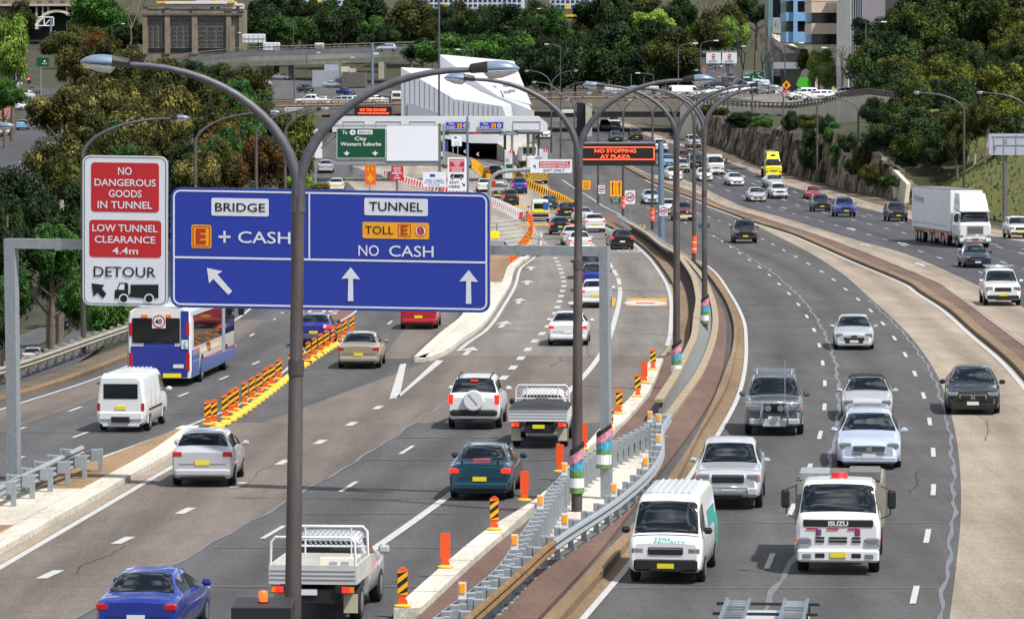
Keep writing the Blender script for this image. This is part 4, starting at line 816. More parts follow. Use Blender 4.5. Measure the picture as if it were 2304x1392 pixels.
car('van', [(2.3,.36,.86,.92,.72,.68),(2.22,.28,.96,1.04,.83,.74),(2.05,.25,1.05,1.16,.845,.76),(1.55,.24,1.08,1.84,.85,.69),(1.2,.24,1.08,1.94,.85,.7),(-1.9,.24,1.1,1.97,.85,.71),(-2.2,.26,1.1,1.93,.84,.7),(-2.32,.3,1.02,1.82,.79,.66)], 2.08, 1.6, None, [(1.9,1.0)], 1.55, 1.35, .85, r=.31, hz=.76, tz=.86, hb=(.3,.18), tb=(.13,.3), bumper=TRIM, grille=(.8,.17,.76), plate_f=.42, plate_r=.84, mir=1.95, mirror_z=1.2, low=(.44,.3), flat_rear=(0,.6,1.12,1.66), zb=.28)
car('ute', [(2.55,.4,.78,.86,.72,.68),(2.47,.34,.86,.95,.86,.76),(2.15,.34,1.0,1.06,.9,.8),(1.25,.34,1.08,1.13,.91,.8),(.65,.34,1.12,1.64,.91,.66),(.2,.34,1.12,1.75,.91,.67),(-.7,.34,1.12,1.7,.91,.66),(-.86,.34,1.12,1.2,.91,.86),(-2.35,.34,1.1,1.15,.9,.86),(-2.52,.42,1.04,1.1,.86,.82)], 1.2, .68, (-.84, -.72), [(1.0,.0),(-.06,-.68)], 1.65, 1.45, .91, r=.36, hz=.86, tz=.92, hb=(.36,.2), tb=(.14,.3), grille=(.86,.22,.84), plate_f=.56, plate_r=.6, suv=True, mirror_z=1.22, low=(.5,.24), bed_shade=((-1.7,0,1.15),(1.5,1.45,.06)), zb=.38)
KIND['ute'][0].name = 'dual_cab_ute'
def panel(mb, c, d, m, b=.01): mb.box(c, d, m, None, b)
def recolor(root, colr, extra=None):
    def go(o):
        if o.type == 'MESH':
            for i, s in enumerate(o.material_slots):
                if s.material == PAINT: s.link = 'OBJECT'; s.material = PC[colr]
                elif extra and s.material in extra: n = extra[s.material]; s.link = 'OBJECT'; s.material = n
        for c in o.children: go(c)
    go(root)
def place(root, kd, px, py, curve, front, hd=None):
    g = G(px, py); k = curve.head(g.y) if hd is None else hd
    t = Vector((k, 1, 0)).normalized(); f = -t if front else t
    loc = g - f * kd[1] if front else g + f * kd[2]
    gr = (zg(loc.y + 2) - zg(loc.y - 2)) / 4 * f.y
    root.location = (loc.x, loc.y, zg(loc.y) + .012 - (0)); root.rotation_euler = (0, -math.atan(gr), atan2(f.y, f.x))
NM = {'sedan': 'sedan_car', 'hatch': 'hatchback_car', 'suv': 'four_wheel_drive_car', 'wagon': 'station_wagon_car', 'van': 'van', 'ute': 'dual_cab_ute'}
def veh_at(kind, loc, ang, colr, label, cat='car', group=None, sc=1.0):
    kd = KIND[kind]; r = copy_tree(kd[0]); r.name = NM[kind]; tag(r, label, cat, group); recolor(r, colr); r.scale = (sc, sc, sc); r.location = loc; r.rotation_euler = (0, 0, radians(ang)); return r
def veh(kind, px, py, curve, front, colr, label, cat='car', group=None, hd=None, sc=1.0, brake=False, white_plate=False, xtra=None):
    kd = KIND[kind]; r = copy_tree(kd[0]); r.name = NM[kind]; tag(r, label, cat, group); ex = {}
    if brake: ex[TLT] = TLB
    if white_plate: ex[PLY] = PLW
    if xtra: ex.update(xtra)
    recolor(r, colr, ex); r.scale = (sc, sc, sc); place(r, (0, kd[1]*sc, kd[2]*sc), px, py, curve, front, hd); return r
def kids(o, n): return [c for c in o.children if c.name.split('.')[0] == n]
GT, GM, GR_, GLn, GO = 'cars queueing towards the tunnel', 'cars coming down the middle carriageway', 'cars coming down the right carriageway', 'cars on the left carriageway', 'cars queueing on the overpass'
# ---- left carriageway, seen from behind
r = veh('van', 283, 968, LL, False, 'white', 'white panel van with a dark rear window following the bus', 'van', sc=.98, hd=.08, xtra={TRIM: PC['white']})
piece(r, 'bumper', lambda mb: panel(mb, (-2.36, 0, .44), (.1, .62, .2), TRIM)); 
for s in (-1,):
    for k in range(3): piece(r, 'panel_groove', lambda mb: panel(mb, (.6 - .9*k, s*.853, 1.0), (.02, .01, .9), MT['grey_panel'], 0))
    piece(r, 'side_strip', lambda mb: panel(mb, (-.3, s*.862, .74), (2.6, .02, .06), TRIM, 0))
piece(r, 'roof_ribs', lambda mb: [panel(mb, (-.3, -.45 + .15*k, 1.985), (3.2, .05, .02), PC['white'], .008) for k in range(7)])
r = veh('hatch', 708, 779, LE, False, 'purple', 'small purple-blue hatchback with a grey bumper beside the orange lane dividers', group=GLn, brake=True, hd=.03); piece(r, 'sticker', lambda mb: panel(mb, (-1.92, -.52, .92), (.03, .16, .16), PLW))
piece(r, 'bumper', lambda mb: panel(mb, (-1.93, 0, .48), (.12, 1.5, .26), PC['grey'], .05))
veh('wagon', 944, 739, GL, False, 'red', 'dark red wagon half hidden under the big blue sign', group=GLn, hd=.03, sc=1.02)
veh('sedan', 810, 827, GL, False, 'gold', 'champagne gold sedan right of the orange lane dividers', group=GLn, hd=.03)
veh('sedan', 733, 389, LL, False, 'silver', 'silver car beside the tree left of the green city sign', group=GLn, sc=1.05, hd=None)
veh('wagon', 757, 431, LL, False, 'cream', 'cream white wagon peeking over the top of the blue sign', group=GLn, brake=True, hd=None)
# ---- tunnel road, seen from behind
r = veh('hatch', 461, 1091, SE, False, 'silver', 'silver three-door hatchback beside the left traffic island', group=GT, hd=.02, sc=1.06)
r = veh('sedan', 325, 1441, SE, False, 'royal', 'bright blue sedan in the bottom left corner', hd=.09, white_plate=True, sc=.97)
r = veh('suv', 1070, 962, TD, False, 'white', 'white four-wheel drive with a round spare wheel cover and lit brake lights', group=GT, brake=True, white_plate=True, hd=.06)
sp = piece(r, 'spare_wheel', lambda mb: mb.loft([[(x, rr*cos(2*pi*k/24), .98 + rr*sin(2*pi*k/24)) for k in range(24)] for rr, x in ((.34, -2.1), (.35, -2.3), (.31, -2.34))], PC['white'], True, True, False)); piece(sp, 'lettering', lambda mb: [panel(mb, (-2.345, -.1 + .05*k, .86 + .06*k), (.01, .05, .035), TRIM, 0) for k in range(6)])
piece(r, 'brake_light', lambda mb: panel(mb, (-1.93, 0, 1.62), (.05, .24, .05), TLB))
r = veh('sedan', 1086, 1119, TD, False, 'teal', 'dark teal sedan with a rear spoiler in front of the orange posts', group=GT, brake=True, hd=.08); piece(r, 'spoiler', lambda mb: (panel(mb, (-2.12, 0, 1.1), (.2, 1.36, .03), PC['teal']), [panel(mb, (-2.12, y, 1.03), (.1, .06, .12), PC['teal']) for y in (-.5, .5)])); piece(r, 'brake_light', lambda mb: panel(mb, (-1.6, 0, 1.07), (.08, .5, .04), TLB))
r = veh('sedan', 1279, 776, TE, False, 'white', 'white sedan with wide tail lights half hidden by the second lamp post', group=GT, brake=True, white_plate=True, hd=.05, sc=1.02)
veh('hatch', 1340, 692, TE, False, 'white', 'small white hatchback behind the galvanised gantry post', group=GT, brake=True, hd=.03)
veh('suv', 1338, 655, TE, False, 'royal', 'blue car with folded mirrors ahead of the small white hatchback', group=GT, hd=.02, sc=.92)
veh('wagon', 1324, 627, TE, False, 'dgreen', 'dark wagon below the gantry beam ahead of the blue car', group=GT, hd=.0)
veh('wagon', 1398, 561, TE, False, 'black', 'black wagon in the right tunnel lane with lit brake lights', group=GT, brake=True, white_plate=True, hd=-.06)
veh('hatch', 1289, 552, TD, False, 'silver', 'silver hatchback behind the lamp post beside the white car', group=GT, hd=-.03)
veh('sedan', 1304, 566, TD, False, 'white', 'white car cut off by the gantry beam with lit tail lights', group=GT, brake=True, hd=-.03)
veh('hatch', 1260, 528, TD, False, 'navy', 'dark navy hatchback with brake lights left of the lamp post', group=GT, brake=True, hd=-.02)
veh('hatch', 1337, 523, TE, False, 'white', 'white hatchback with bright red brake lights right of the lamp post', group=GT, brake=True, hd=-.08, sc=1.06)
veh('sedan', 1312, 503, TE, False, 'iceblue', 'pale silver sedan ahead of the white hatchback', group=GT, brake=True, hd=-.06)
veh('wagon', 1274, 491, TD, False, 'black', 'black wagon ahead of the navy hatchback in the toll queue', group=GT, hd=-.03, brake=True)
r = veh('van', 1215, 498, TD, False, 'cream', 'pale service van with a yellow panel across its back', 'van', hd=-.03, brake=True); piece(r, 'yellow_panel', lambda mb: panel(mb, (-2.36, 0, .98), (.03, 1.5, .26), PC['yellow'])); piece(r, 'blue_panel', lambda mb: panel(mb, (-2.36, -.5, 1.4), (.06, .5, .7), PC['cyanblue']))
veh('sedan', 1236, 472, TD, False, 'teal', 'teal sedan ahead of the yellow-backed service van', group=GT, hd=-.06, brake=True)
veh('suv', 1149, 462, TD, False, 'black', 'black four-wheel drive with three lit brake lights on the pale concrete', group=GT, hd=-.06, brake=True, white_plate=True, sc=.96)
veh('suv', 1168, 436, TD, False, 'blue', 'bright blue four-wheel drive in the toll lane beside the white utility', group=GT, hd=-.06, brake=True, white_plate=True)
veh('sedan', 1091, 432, TD, False, 'white', 'white sedan at the left of the toll queue', group=GT, hd=-.05, brake=True)
veh('hatch', 1113, 402, TD, False, 'navy', 'dark blue hatchback driving into the tunnel lane ahead of the queue', group=GT, hd=-.1, brake=True, sc=1.08)
# ---- middle carriageway, facing the camera
r = veh('van', 1504, 1306, ML, True, 'white', 'white delivery van with a black bumper at the bottom right of the median', 'van', hd=.13)
mb = MB(); vs, fs, bb = glyphs('TOLL\nPRIORITY', .03); mb.add([(2.305 - (y - bb[1]) * .035, (x - 1.6) * .17, .93 + (y - bb[1]) * .075) for x, y in vs], fs, mat('van_teal', srgb(60, 160, 150), .5)); mb.build('lettering', r)
for c in r.children: 
    if c.name.startswith('lettering'): c.location.x = .0
piece(r, 'side_stripe', lambda mb: (patch(mb, KIND['van'][3], -2.25, -1.2, 2.6, 5.2, MT['van_teal']), patch(mb, KIND['van'][3], -1.6, .2, 5.0, 5.5, MT['van_teal']))); piece(r, 'roof_ribs', lambda mb: [panel(mb, (-.5, -.45 + .15*k, 1.99), (3.2, .05, .02), PC['white'], .008) for k in range(7)])
r = veh('ute', 1640, 1140, M1, True, 'silver', 'silver dual cab utility behind the delivery van', 'ute', hd=.085, white_plate=True); piece(r, 'nudge_bar', lambda mb: mb.tube([(2.5, -.55, .36), (2.66, -.5, .62), (2.66, .5, .62), (2.5, .55, .36)], .035, CHR, 8))
r = veh('wagon', 1955, 1050, M2, True, 'iceblue', 'silver people mover with a wide barred grille behind the white tipper truck', hd=.085, sc=1.09, white_plate=True, xtra={TRIM: PC['iceblue']}); piece(r, 'grille', lambda mb: (panel(mb, (2.36, 0, .56), (.05, .86, .17), TRIM, .03), [panel(mb, (2.39, 0, .51 + .055*k), (.02, .82, .018), CHR, 0) for k in range(3)], panel(mb, (2.39, 0, .56), (.03, .13, .13), CHR, .03))); piece(r, 'air_intake', lambda mb: [panel(mb, (2.34, y, .3), (.06, .36, .09), TRIM, .03) for y in (-.5, 0, .5)])
r = veh('suv', 1742, 976, M1, True, 'grey', 'large grey four-wheel drive with a chrome bull bar and spotlights', hd=.065, sc=1.08, white_plate=True, xtra={TRIM: PC['silver']}); piece(r, 'bull_bar', lambda mb: (mb.tube([(2.22, -.42, .4), (2.34, -.4, .62), (2.34, -.36, 1.02), (2.34, .36, 1.02), (2.34, .4, .62), (2.22, .42, .4)], .04, CHR, 8), mb.tube([(2.1, -.86, 1.0), (2.32, -.7, 1.0), (2.32, .7, 1.0), (2.1, .86, 1.0)], .03, CHR, 8)))
for s in (-.19, .19): piece(r, 'spotlight', lambda mb: mb.tube([(2.3, s, .86), (2.4, s, .86)], .1, HLT, 14))
piece(r, 'aerial', lambda mb: mb.tube([(2.2, .32, .9), (2.15, .32, 2.3)], .012, CHR, 5)); piece(r, 'roof_rack', lambda mb: [panel(mb, (-.2 - .5*k, 0, 1.78), (.06, 1.3, .04), CHR) for k in range(4)]); piece(r, 'grille', lambda mb: panel(mb, (2.22, 0, .86), (.05, .62, .3), TRIM))
r = veh('sedan', 1951, 944, M2, True, 'silver', 'silver convertible with a black soft top just ahead of the people mover', hd=.08, white_plate=True); piece(r, 'soft_top', lambda mb: patch(mb, hull([(2.3,.26,.58,.64,.66,.6),(.15,.2,.93,1.37,.88,.6),(-.3,.2,.94,1.43,.88,.6),(-1.0,.2,.95,1.38,.88,.58),(-2.28,.28,.84,.9,.76,.66)]), .12, -1.1, 5.9, 12.1, TRIM, 8, 10, .03))
r = veh('sedan', 2188, 929, MC, True, 'black', 'black limousine sedan with a twin chrome grille on the pale concrete shoulder', hd=.1, sc=1.08, white_plate=True); piece(r, 'grille', lambda mb: [(panel(mb, (2.3, y, .58), (.05, .42, .19), CHR, .05), panel(mb, (2.32, y, .58), (.05, .36, .13), TRIM, .04)) for y in (-.23, .23)])
r = veh('sedan', 1921, 785, M2, True, 'silver', 'silver sedan alone in the middle carriageway ahead of the convertible', hd=.07, white_plate=True); piece(r, 'grille', lambda mb: panel(mb, (2.3, 0, .57), (.05, .26, .14), TRIM, .05)); piece(r, 'air_intake', lambda mb: panel(mb, (2.28, 0, .36), (.06, .8, .15), TRIM, .04))
veh('suv', 1676, 547, M1, True, 'black', 'black four-wheel drive alone on the bend of the middle carriageway', hd=None, sc=1.03)
veh('sedan', 1466, 459, M1, True, 'iceblue', 'pale silver car behind the sixty sign in the middle carriageway', hd=None, group=GM)
r = veh('suv', 1536, 497, M1, True, 'maroon', 'maroon and white four-wheel drive with a chrome grille behind the lamp post', hd=None, group=GM, xtra={TRIM: PC['cream']}); piece(r, 'grille', lambda mb: panel(mb, (2.22, 0, .84), (.05, .6, .2), TRIM))
veh('sedan', 1508, 482, M1, True, 'white', 'white car with a teal windscreen just behind the maroon four-wheel drive', hd=None, group=GM)
# ---- right carriageway
RVH = [('sedan',1656,418,'white','white sedan with an indicator glow in the middle of the right carriageway',-.3,1),('hatch',1518,406,'white','white hatchback half hidden by the lamp post near the steel sign post',-.32,1.05),('sedan',1586,407,'white','white coupe partly behind the thick lamp post',-.32,1),('suv',1536,388,'silver','silver four-wheel drive between two lamp posts',-.33,.95),('suv',1567,379,'navy','dark navy four-wheel drive beside the white light truck',-.33,.98),('suv',1537,368,'maroon','red four-wheel drive with lit yellow headlights',-.33,.95),('sedan',1504,375,'ltblue','pale blue sedan just right of the electronic sign',-.33,1),('suv',1487,343,'white','white four-wheel drive behind the steel sign post',-.33,1),('suv',1562,333,'silver','silver and black four-wheel drive at the foot of the rock wall',-.33,1),('sedan',1704,454,'silver','silver sedan in front of the white utility',-.28,1.02),('ute',1753,447,'white','white utility with a black bumper below the yellow truck',-.26,.94),('sedan',1743,423,'silver','silver sedan hidden behind the white utility',-.27,1),('sedan',1831,448,'red','bright red sedan at the foot of the rocks',-.24,.92),('suv',1848,476,'navy','dark blue four-wheel drive in front of the red sedan',-.23,.98),('suv',1902,488,'blue','mid blue four-wheel drive with a yellow plate, next to the dark blue one',-.22,1.06),('suv',2019,498,'black','black four-wheel drive with a yellow plate behind the semi-trailer',-.2,1),('sedan',2197,602,'navy','dark navy sedan just in front of the semi-trailer',-.1,1.02),('suv',2254,687,'white','white four-wheel drive with a roof rack near the right edge',-.06,1.1),('suv',2293,537,'white','white four-wheel drive cut by the right edge of the frame, beside the grass',-.12,1),('ute',1382,287,'white','white utility coming out from under the overpass',-.33,1),('sedan',1362,292,'ltblue','pale blue sedan beside the white utility near the overpass',-.33,1),('sedan',1387,319,'black','dark sedan in the shade of the overpass above the electronic sign',-.33,1),('suv',1432,316,'black','black four-wheel drive in the shade of the overpass',-.33,1),('hatch',1224,312,'white','white and blue car under the end of the toll canopy',-.1,1.1)]
for k, x, y, c, lab, hd, sc in RVH:
    hd = None
    r = veh(k, x, y, RL, True, c, lab, 'ute' if k == 'ute' else 'car', GR_, hd, sc, white_plate=(c in ('navy', 'white') and k == 'sedan'))
    if 'lit yellow' in lab:
        for h in kids(r, 'headlight'):
            for s in h.material_slots:
                if s.material == HLT: s.link = 'OBJECT'; s.material = mat('headlight_on', srgb(255, 210, 120), .3, emit=2.5)
    if 'roof rack' in lab: piece(r, 'roof_rack', lambda mb: (mb.tube([(.2, -.7, 1.84), (-1.6, -.7, 1.84), (-1.6, .7, 1.84), (.2, .7, 1.84), (.2, -.7, 1.84)], .03, CHR, 6), [panel(mb, (-.1 - .4*j, 0, 1.83), (.05, 1.4, .03), CHR) for j in range(4)]))
# ---- overpass, flyover, upper streets, side street
zd = lambda px: A(px, 242 - (px - 560) * .02, 588).z
for k, px, py, Y, ang, c, lab, sc in [('ute',702,238,592,172,'white','white dual cab utility at the head of the overpass queue',1),('hatch',735,236,594,20,'grey','dark grey hatchback behind the white utility on the overpass',1),('wagon',766,234,594,172,'silver','silver-grey wagon third in the overpass queue',1),('wagon',790,232,596,172,'iceblue','pale blue wagon behind the silver wagon on the overpass',1),('ute',822,232,595,172,'cream','cream utility half hidden by the big lamp arm',.95),('sedan',842,230,596,172,'white','white sedan on the overpass just right of the lamp arm',1),('sedan',868,229,596,10,'dgreen','dark green sedan on the overpass before the white van',1),('van',893,228,597,90,'white','white van on the overpass at the edge of the white building',1)]:
    p = A(px, py, Y); veh_at(k, (p.x, Y, zd(px)), ang, c, lab, 'ute' if k == 'ute' else 'van' if k == 'van' else 'car', GO, sc)
for k, px, py, ang, c, lab in [('suv',687,209,-55,'navy','navy four-wheel drive on the distant freeway under the flyover'),('sedan',750,198,-20,'silver','silver car on the distant freeway by the grey service building'),('sedan',778,214,-50,'royal','blue car on the distant freeway above the overpass queue'),('sedan',594,193,-60,'silver','silver car behind the left flyover columns'),('sedan',634,180,-30,'white','white car in the shade under the flyover columns')]:
    g = G(px, py); veh_at(k, (g.x, g.y, zg(g.y) + .07), ang, c, lab, 'car', 'cars on the distant freeway')
p = A(870, 116, 892); veh_at('suv', (p.x, p.y, p.z), 170, 'iceblue', 'pale blue hatchback driving along the top of the flyover', 'car')
for k, px, py, Y, ang, c, lab in [('sedan',1611,216,600,205,'white','white taxi at the street corner above the overpass'),('sedan',1652,213,610,215,'white','white sedan second in the line at the street corner'),('sedan',1660,200,625,230,'navy','dark sedan behind the white cars at the street corner'),('suv',1682,210,615,215,'white','white four-wheel drive left of the bare tree trunk'),('hatch',1596,196,690,-95,'royal','blue hatchback at the bottom of the hill street'),('suv',1617,157,790,-100,'silver','silver car high on the hill street below the no entry signs'),('hatch',1640,184,700,-80,'white','white hatchback beside the red railing on the hill street'),('suv',1805,226,540,200,'white','white parked four-wheel drive by the curved railing'),('wagon',1838,227,535,195,'white','white parked wagon next to the four-wheel drive at the curved railing'),('sedan',1893,219,560,195,'silver','silver car mostly hidden under the dark tree at the railing'),('van',1540,222,600,20,'white','white van on the overpass behind the lamp heads')]:
    p = A(px, py, Y); veh_at(k, (p.x, p.y, p.z), ang, c, lab, 'van' if k == 'van' else 'car', 'cars on the upper street')
r = veh_at('van', A(1710, 212, 625), 250, 'white', 'white light truck under the green direction sign', 'truck', None, 1.15)
for k, px, py, ang, c, lab in [('hatch',51,292,92,'ltblue','light blue car turning on the side street'),('suv',2,306,75,'white','white four-wheel drive cut by the left edge of the frame'),('wagon',46,247,70,'white','white parked car under the bright green street tree'),('suv',63,224,78,'white','white four-wheel drive parked at the kerb beyond the street tree'),('hatch',78,212,80,'grey','dark grey car at the red traffic light'),('ute',138,226,-100,'white','white utility coming down the side street behind the eucalyptus')]:
    g = G(px, py); veh_at(k, (g.x, g.y, zg(g.y) + .03), ang, c, lab, 'ute' if k == 'ute' else 'car', 'cars on the side street')
for k, px, Y, c, lab in [('hatch',75,322,'silver','silver hatchback under the dark trees on the lower street'),('sedan',160,372,'navy','dark car deeper under the trees on the lower street')]:
    veh_at(k, ((px - CW) * Y / FPX, Y, -10.33), 90, c, lab, 'car', 'cars under the trees')
# ---- trucks, utes with trays, bus
def cabhull(W, zs, zt, zb=.45, dep=1.7, slope=.42): return hull([(0,zb+.12,zs-.12,zs-.04,W*.9,W*.84),(-.06,zb,zs-.04,zs+.06,W*.97,W*.9),(-.16,zb,zs,zs+.16,W,W*.92),(-slope-.1,zb,zs+.04,zt-.08,W,W*.84),(-slope-.35,zb,zs+.04,zt,W,W*.85),(-dep,zb,zs+.04,zt,W,W*.86)])
def cab(root, W, zs, zt, colr, zb=.45, dep=1.7, slope=.42, dark=True):
    H = cabhull(W, zs, zt, zb, dep, slope); piece(root, 'cab', lambda mb: (hull_mesh(mb, H, PC[colr], 30), arches(mb, (-.85,), W*.985, .4, zb)))
    piece(root, 'windscreen', lambda mb: patch(mb, H, -.14, -slope-.1, 6.2, 11.8, GL_, 6, 8))
    for a in (5.12, 12.88): piece(root, 'side_window', lambda mb: patch(mb, H, -.3, -dep+.5, a, 5.86 if a < 9 else 12.14, GL_, 6, 3))
    for s in (-1, 1):
        piece(root, 'headlight', lambda mb: (panel(mb, (-.05, s*(W-.2), zb+.32), (.2, .34, .2), HLT, .04), panel(mb, (-.08, s*(W-.05), zb+.32), (.2, .08, .16), IND, .01)))
        piece(root, 'mirror', lambda mb: (mb.box((-.12, s*(W+.25), zs+.45), (.1, .2, .42), TRIM, None, .05), mb.tube([(-.2, s*W, zs+.75), (-.12, s*(W+.24), zs+.66), (-.12, s*(W+.22), zs+.1), (-.2, s*W, zs)], .015, TRIM, 5)))
    piece(root, 'bumper', lambda mb: panel(mb, (-.02, 0, zb), (.2, W*1.94, .3), PC[colr], .05)); piece(root, 'number_plate', lambda mb: panel(mb, (.09, 0, zb+.02), (.02, .38, .13), PLY))
    return H
def truck(name, label, px, py, curve, hd, front=True, cat='truck'): 
    o = empty(name, (0, 0, 0), 0, label, cat); place(o, (0, -.85, 4.4), px, py, curve, front, hd); return o
o = truck('tipper_truck', 'white cab-over tipper truck with black mirrors and a red roof light', 1887, 1284, M2, .1)
H = cab(o, .98, 1.3, 2.12, 'white'); piece(o, 'black_panel', lambda mb: panel(mb, (-.01, 0, 1.2), (.06, 1.62, .17), TRIM, .02))
mb = MB(); vs, fs, bb = glyphs('ISUZU', .04); mb.add([(.0 + .026, (x - 1.4) * .17, 1.145 + y * .15) for x, y in vs], fs, MT['white']); mb.build('lettering', o)
for y in (-.6, -.12, .36): piece(o, 'red_strip', lambda mb: panel(mb, (.012, y, 1.075), (.02, .26, .035), MT['sign_red'], 0))
piece(o, 'grille', lambda mb: [panel(mb, (.012, y, .78 + .08*k), (.02, w_, .045), TRIM, 0) for k in range(2) for y, w_ in ((-.42, .2), (0, .42), (.42, .2))])
piece(o, 'emblem', lambda mb: [panel(mb, (.012, y, .99), (.02, .12, .14), mat('emblem_blue', srgb(70, 60, 140), .5), .03) for y in (-.45, .45)] + [panel(mb, (.03, y, .98), (.01, .06, .07), MT['sign_red'], 0) for y in (-.45, .45)])
for s in (-1, 1): piece(o, 'fog_light', lambda mb: panel(mb, (.08, s*.72, .45), (.04, .2, .1), HLT, .01)); piece(o, 'air_intake', lambda mb: panel(mb, (.08, s*.42, .46), (.03, .22, .1), TRIM, .02))
piece(o, 'roof_light', lambda mb: mb.loft([[(-1.2 + a*(.12 - .03*k), b*(.2 - .04*k), 2.14 + .14*k) for a, b in ((-1,-1),(1,-1),(1,1),(-1,1))] for k in (0, 1)], mat('red_lens', srgb(200, 30, 34), .25, coat=1)))
def tray(mb, x0, x1, W, z0, z1, m, t=.05):
    mb.box(((x0+x1)/2, 0, z0), (x1-x0, W*2, .1), m)
    for s in (-1, 1): mb.box(((x0+x1)/2, s*(W-t/2), (z0+z1)/2+.05), (x1-x0, t, z1-z0), m)
    for x in (x0+t/2, x1-t/2): mb.box((x, 0, (z0+z1)/2+.05), (t, W*2-2*t-.004, z1-z0), m)
piece(o, 'tray', lambda mb: (tray(mb, -5.6, -1.85, 1.0, .95, 1.92, MT['galv_old']), [panel(mb, (x, s*1.02, 1.45), (.08, .06, 1.0), MT['galv_old'], 0) for x in (-1.95, -2.9, -3.8, -4.7, -5.5) for s in (-1, 1)]))
piece(o, 'tool_box', lambda mb: (panel(mb, (-2.6, -.6, 2.1), (1.3, .7, .2), MT['galv'], .02), panel(mb, (-2.6, .58, 2.12), (1.3, .74, .24), MT['steel'], .02)))
piece(o, 'chassis', lambda mb: mb.box((-3.4, 0, .72), (4.6, .8, .3), TRIM)); wheels(o, [(-.85, .82), (-.85, -.82), (-4.4, .86), (-4.4, -.86)], .4, .26)
for nm, lab, px, py, c, hd, bx in (('light_truck', 'white light truck with a pale tray ahead of the yellow truck', 1609, 393, 'white', -.1, 0), ('yellow_truck', 'yellow tow truck with a tall roof fairing at the foot of the rock wall', 1739, 400, 'yellow', -.05, 1)):
    o = truck(nm, lab, px, py, RC, hd); H = cab(o, 1.0, 1.3, 2.25, c); wheels(o, [(-.85, .82), (-.85, -.82), (-4.4, .86), (-4.4, -.86)], .42, .26); piece(o, 'chassis', lambda mb: mb.box((-3.4, 0, .72), (4.6, .8, .3), TRIM))
    if bx:
        piece(o, 'roof_fairing', lambda mb: mb.loft([[(-.5, .75, 2.22), (-.5, -.75, 2.22), (-1.6, -.8, 2.22), (-1.6, .8, 2.22)], [(-1.1, .68, 3.0), (-1.1, -.68, 3.0), (-1.6, -.7, 3.05), (-1.6, .7, 3.05)]], PC['yellow'], True, True, False)); piece(o, 'badge', lambda mb: mb.loft([[(-.78 - .0, .34*cos(2*pi*k/16), 2.66 + .12*sin(2*pi*k/16)) for k in range(16)], [(-.74, .3*cos(2*pi*k/16), 2.64 + .1*sin(2*pi*k/16)) for k in range(16)]], TRIM)); piece(o, 'tray', lambda mb: (mb.box((-3.8, 0, .95), (4.2, 2.0, .16), MT['galv_old']), mb.box((-1.95, -.3, 2.4), (.5, 1.2, 1.6), MT['galv_old'])))
    else: piece(o, 'tray', lambda mb: (tray(mb, -5.4, -1.85, 1.0, .95, 1.9, MT['galv_old']), panel(mb, (-1.95, 0, 2.1), (.08, 1.9, .6), MT['white'])))
    piece(o, 'grille', lambda mb: [panel(mb, (.012, 0, .8 + .08*k), (.02, .8, .045), TRIM, 0) for k in range(2)])
# semi-trailer
o = truck('semi_trailer_truck', 'long white semi-trailer truck with a high roof cab and red underframe', 2188, 557, RC, -.12)
H = cab(o, 1.24, 1.75, 2.75, 'white', .55, 2.3, .3); piece(o, 'roof_fairing', lambda mb: mb.loft([[(-.35, 1.1, 2.74), (-.35, -1.1, 2.74), (-2.2, -1.15, 2.74), (-2.2, 1.15, 2.74)], [(-.5, 1.05, 3.2), (-.5, -1.05, 3.2), (-2.2, -1.1, 3.3), (-2.2, 1.1, 3.3)], [(-1.0, .95, 4.0), (-1.0, -.95, 4.0), (-2.2, -1.05, 4.05), (-2.2, 1.05, 4.05)]], PC['white'], True, True, False))
piece(o, 'grille', lambda mb: (panel(mb, (.02, 0, 1.3), (.05, 1.25, .62), CHR, .02), [panel(mb, (.05, 0, 1.08 + .09*k), (.02, 1.15, .035), TRIM, 0) for k in range(6)])); piece(o, 'bull_bar', lambda mb: (mb.tube([(.12, -.75, .5), (.22, -.72, .95), (.22, .72, .95), (.12, .75, .5)], .05, CHR, 8), panel(mb, (.1, 0, .62), (.05, .5, .16), MT['sign_red']), panel(mb, (0, 0, .42), (.3, 2.4, .16), MT['steel'], .02)))
piece(o, 'sun_visor', lambda mb: panel(mb, (-.12, 0, 2.72), (.3, 2.2, .12), PC['white'], .03))
tr = mat('trailer_white', srgb(226, 228, 232), .6, var=.04, scale=.6); RD = paint('underframe_red', 140, 22, 34)
piece(o, 'trailer', lambda mb: (mb.box((-5.6, 0, 2.65), (5.4, 2.5, 3.1), tr, None, .05), mb.box((-12.2, 0, 2.65), (7.6, 2.5, 3.1), tr, None, .05))); piece(o, 'trailer_roof', lambda mb: (mb.box((-5.6, 0, 4.22), (5.3, 2.42, .05), MT['steel']), mb.box((-12.2, 0, 4.22), (7.5, 2.42, .05), MT['steel'])))
piece(o, 'underframe', lambda mb: (mb.box((-5.6, 0, .95), (5.4, 2.3, .25), RD), mb.box((-12.2, 0, .95), (7.4, 2.3, .25), RD), [mb.box((x, -1.1, .7), (.9, .2, .5), RD) for x in (-4.4, -6.6, -7.6)]))
mb = MB(); vs, fs, bb = glyphs('Wridgways', .02); mb.add([(-15.3 + x * .8, -1.258, 3.1 + y * .8) for x, y in vs], fs, GPn); mb.box((-9.5, -1.258, 1.5), (12, .004, .05), GPn); mb.build('lettering', o)
wheels(o, [(-.85, 1.02), (-.85, -1.02)] + [(x, s*1.0) for x in (-4.4, -5.6, -8.7, -9.8, -12.6, -13.7, -14.8) for s in (-1, 1)], .5, .32)
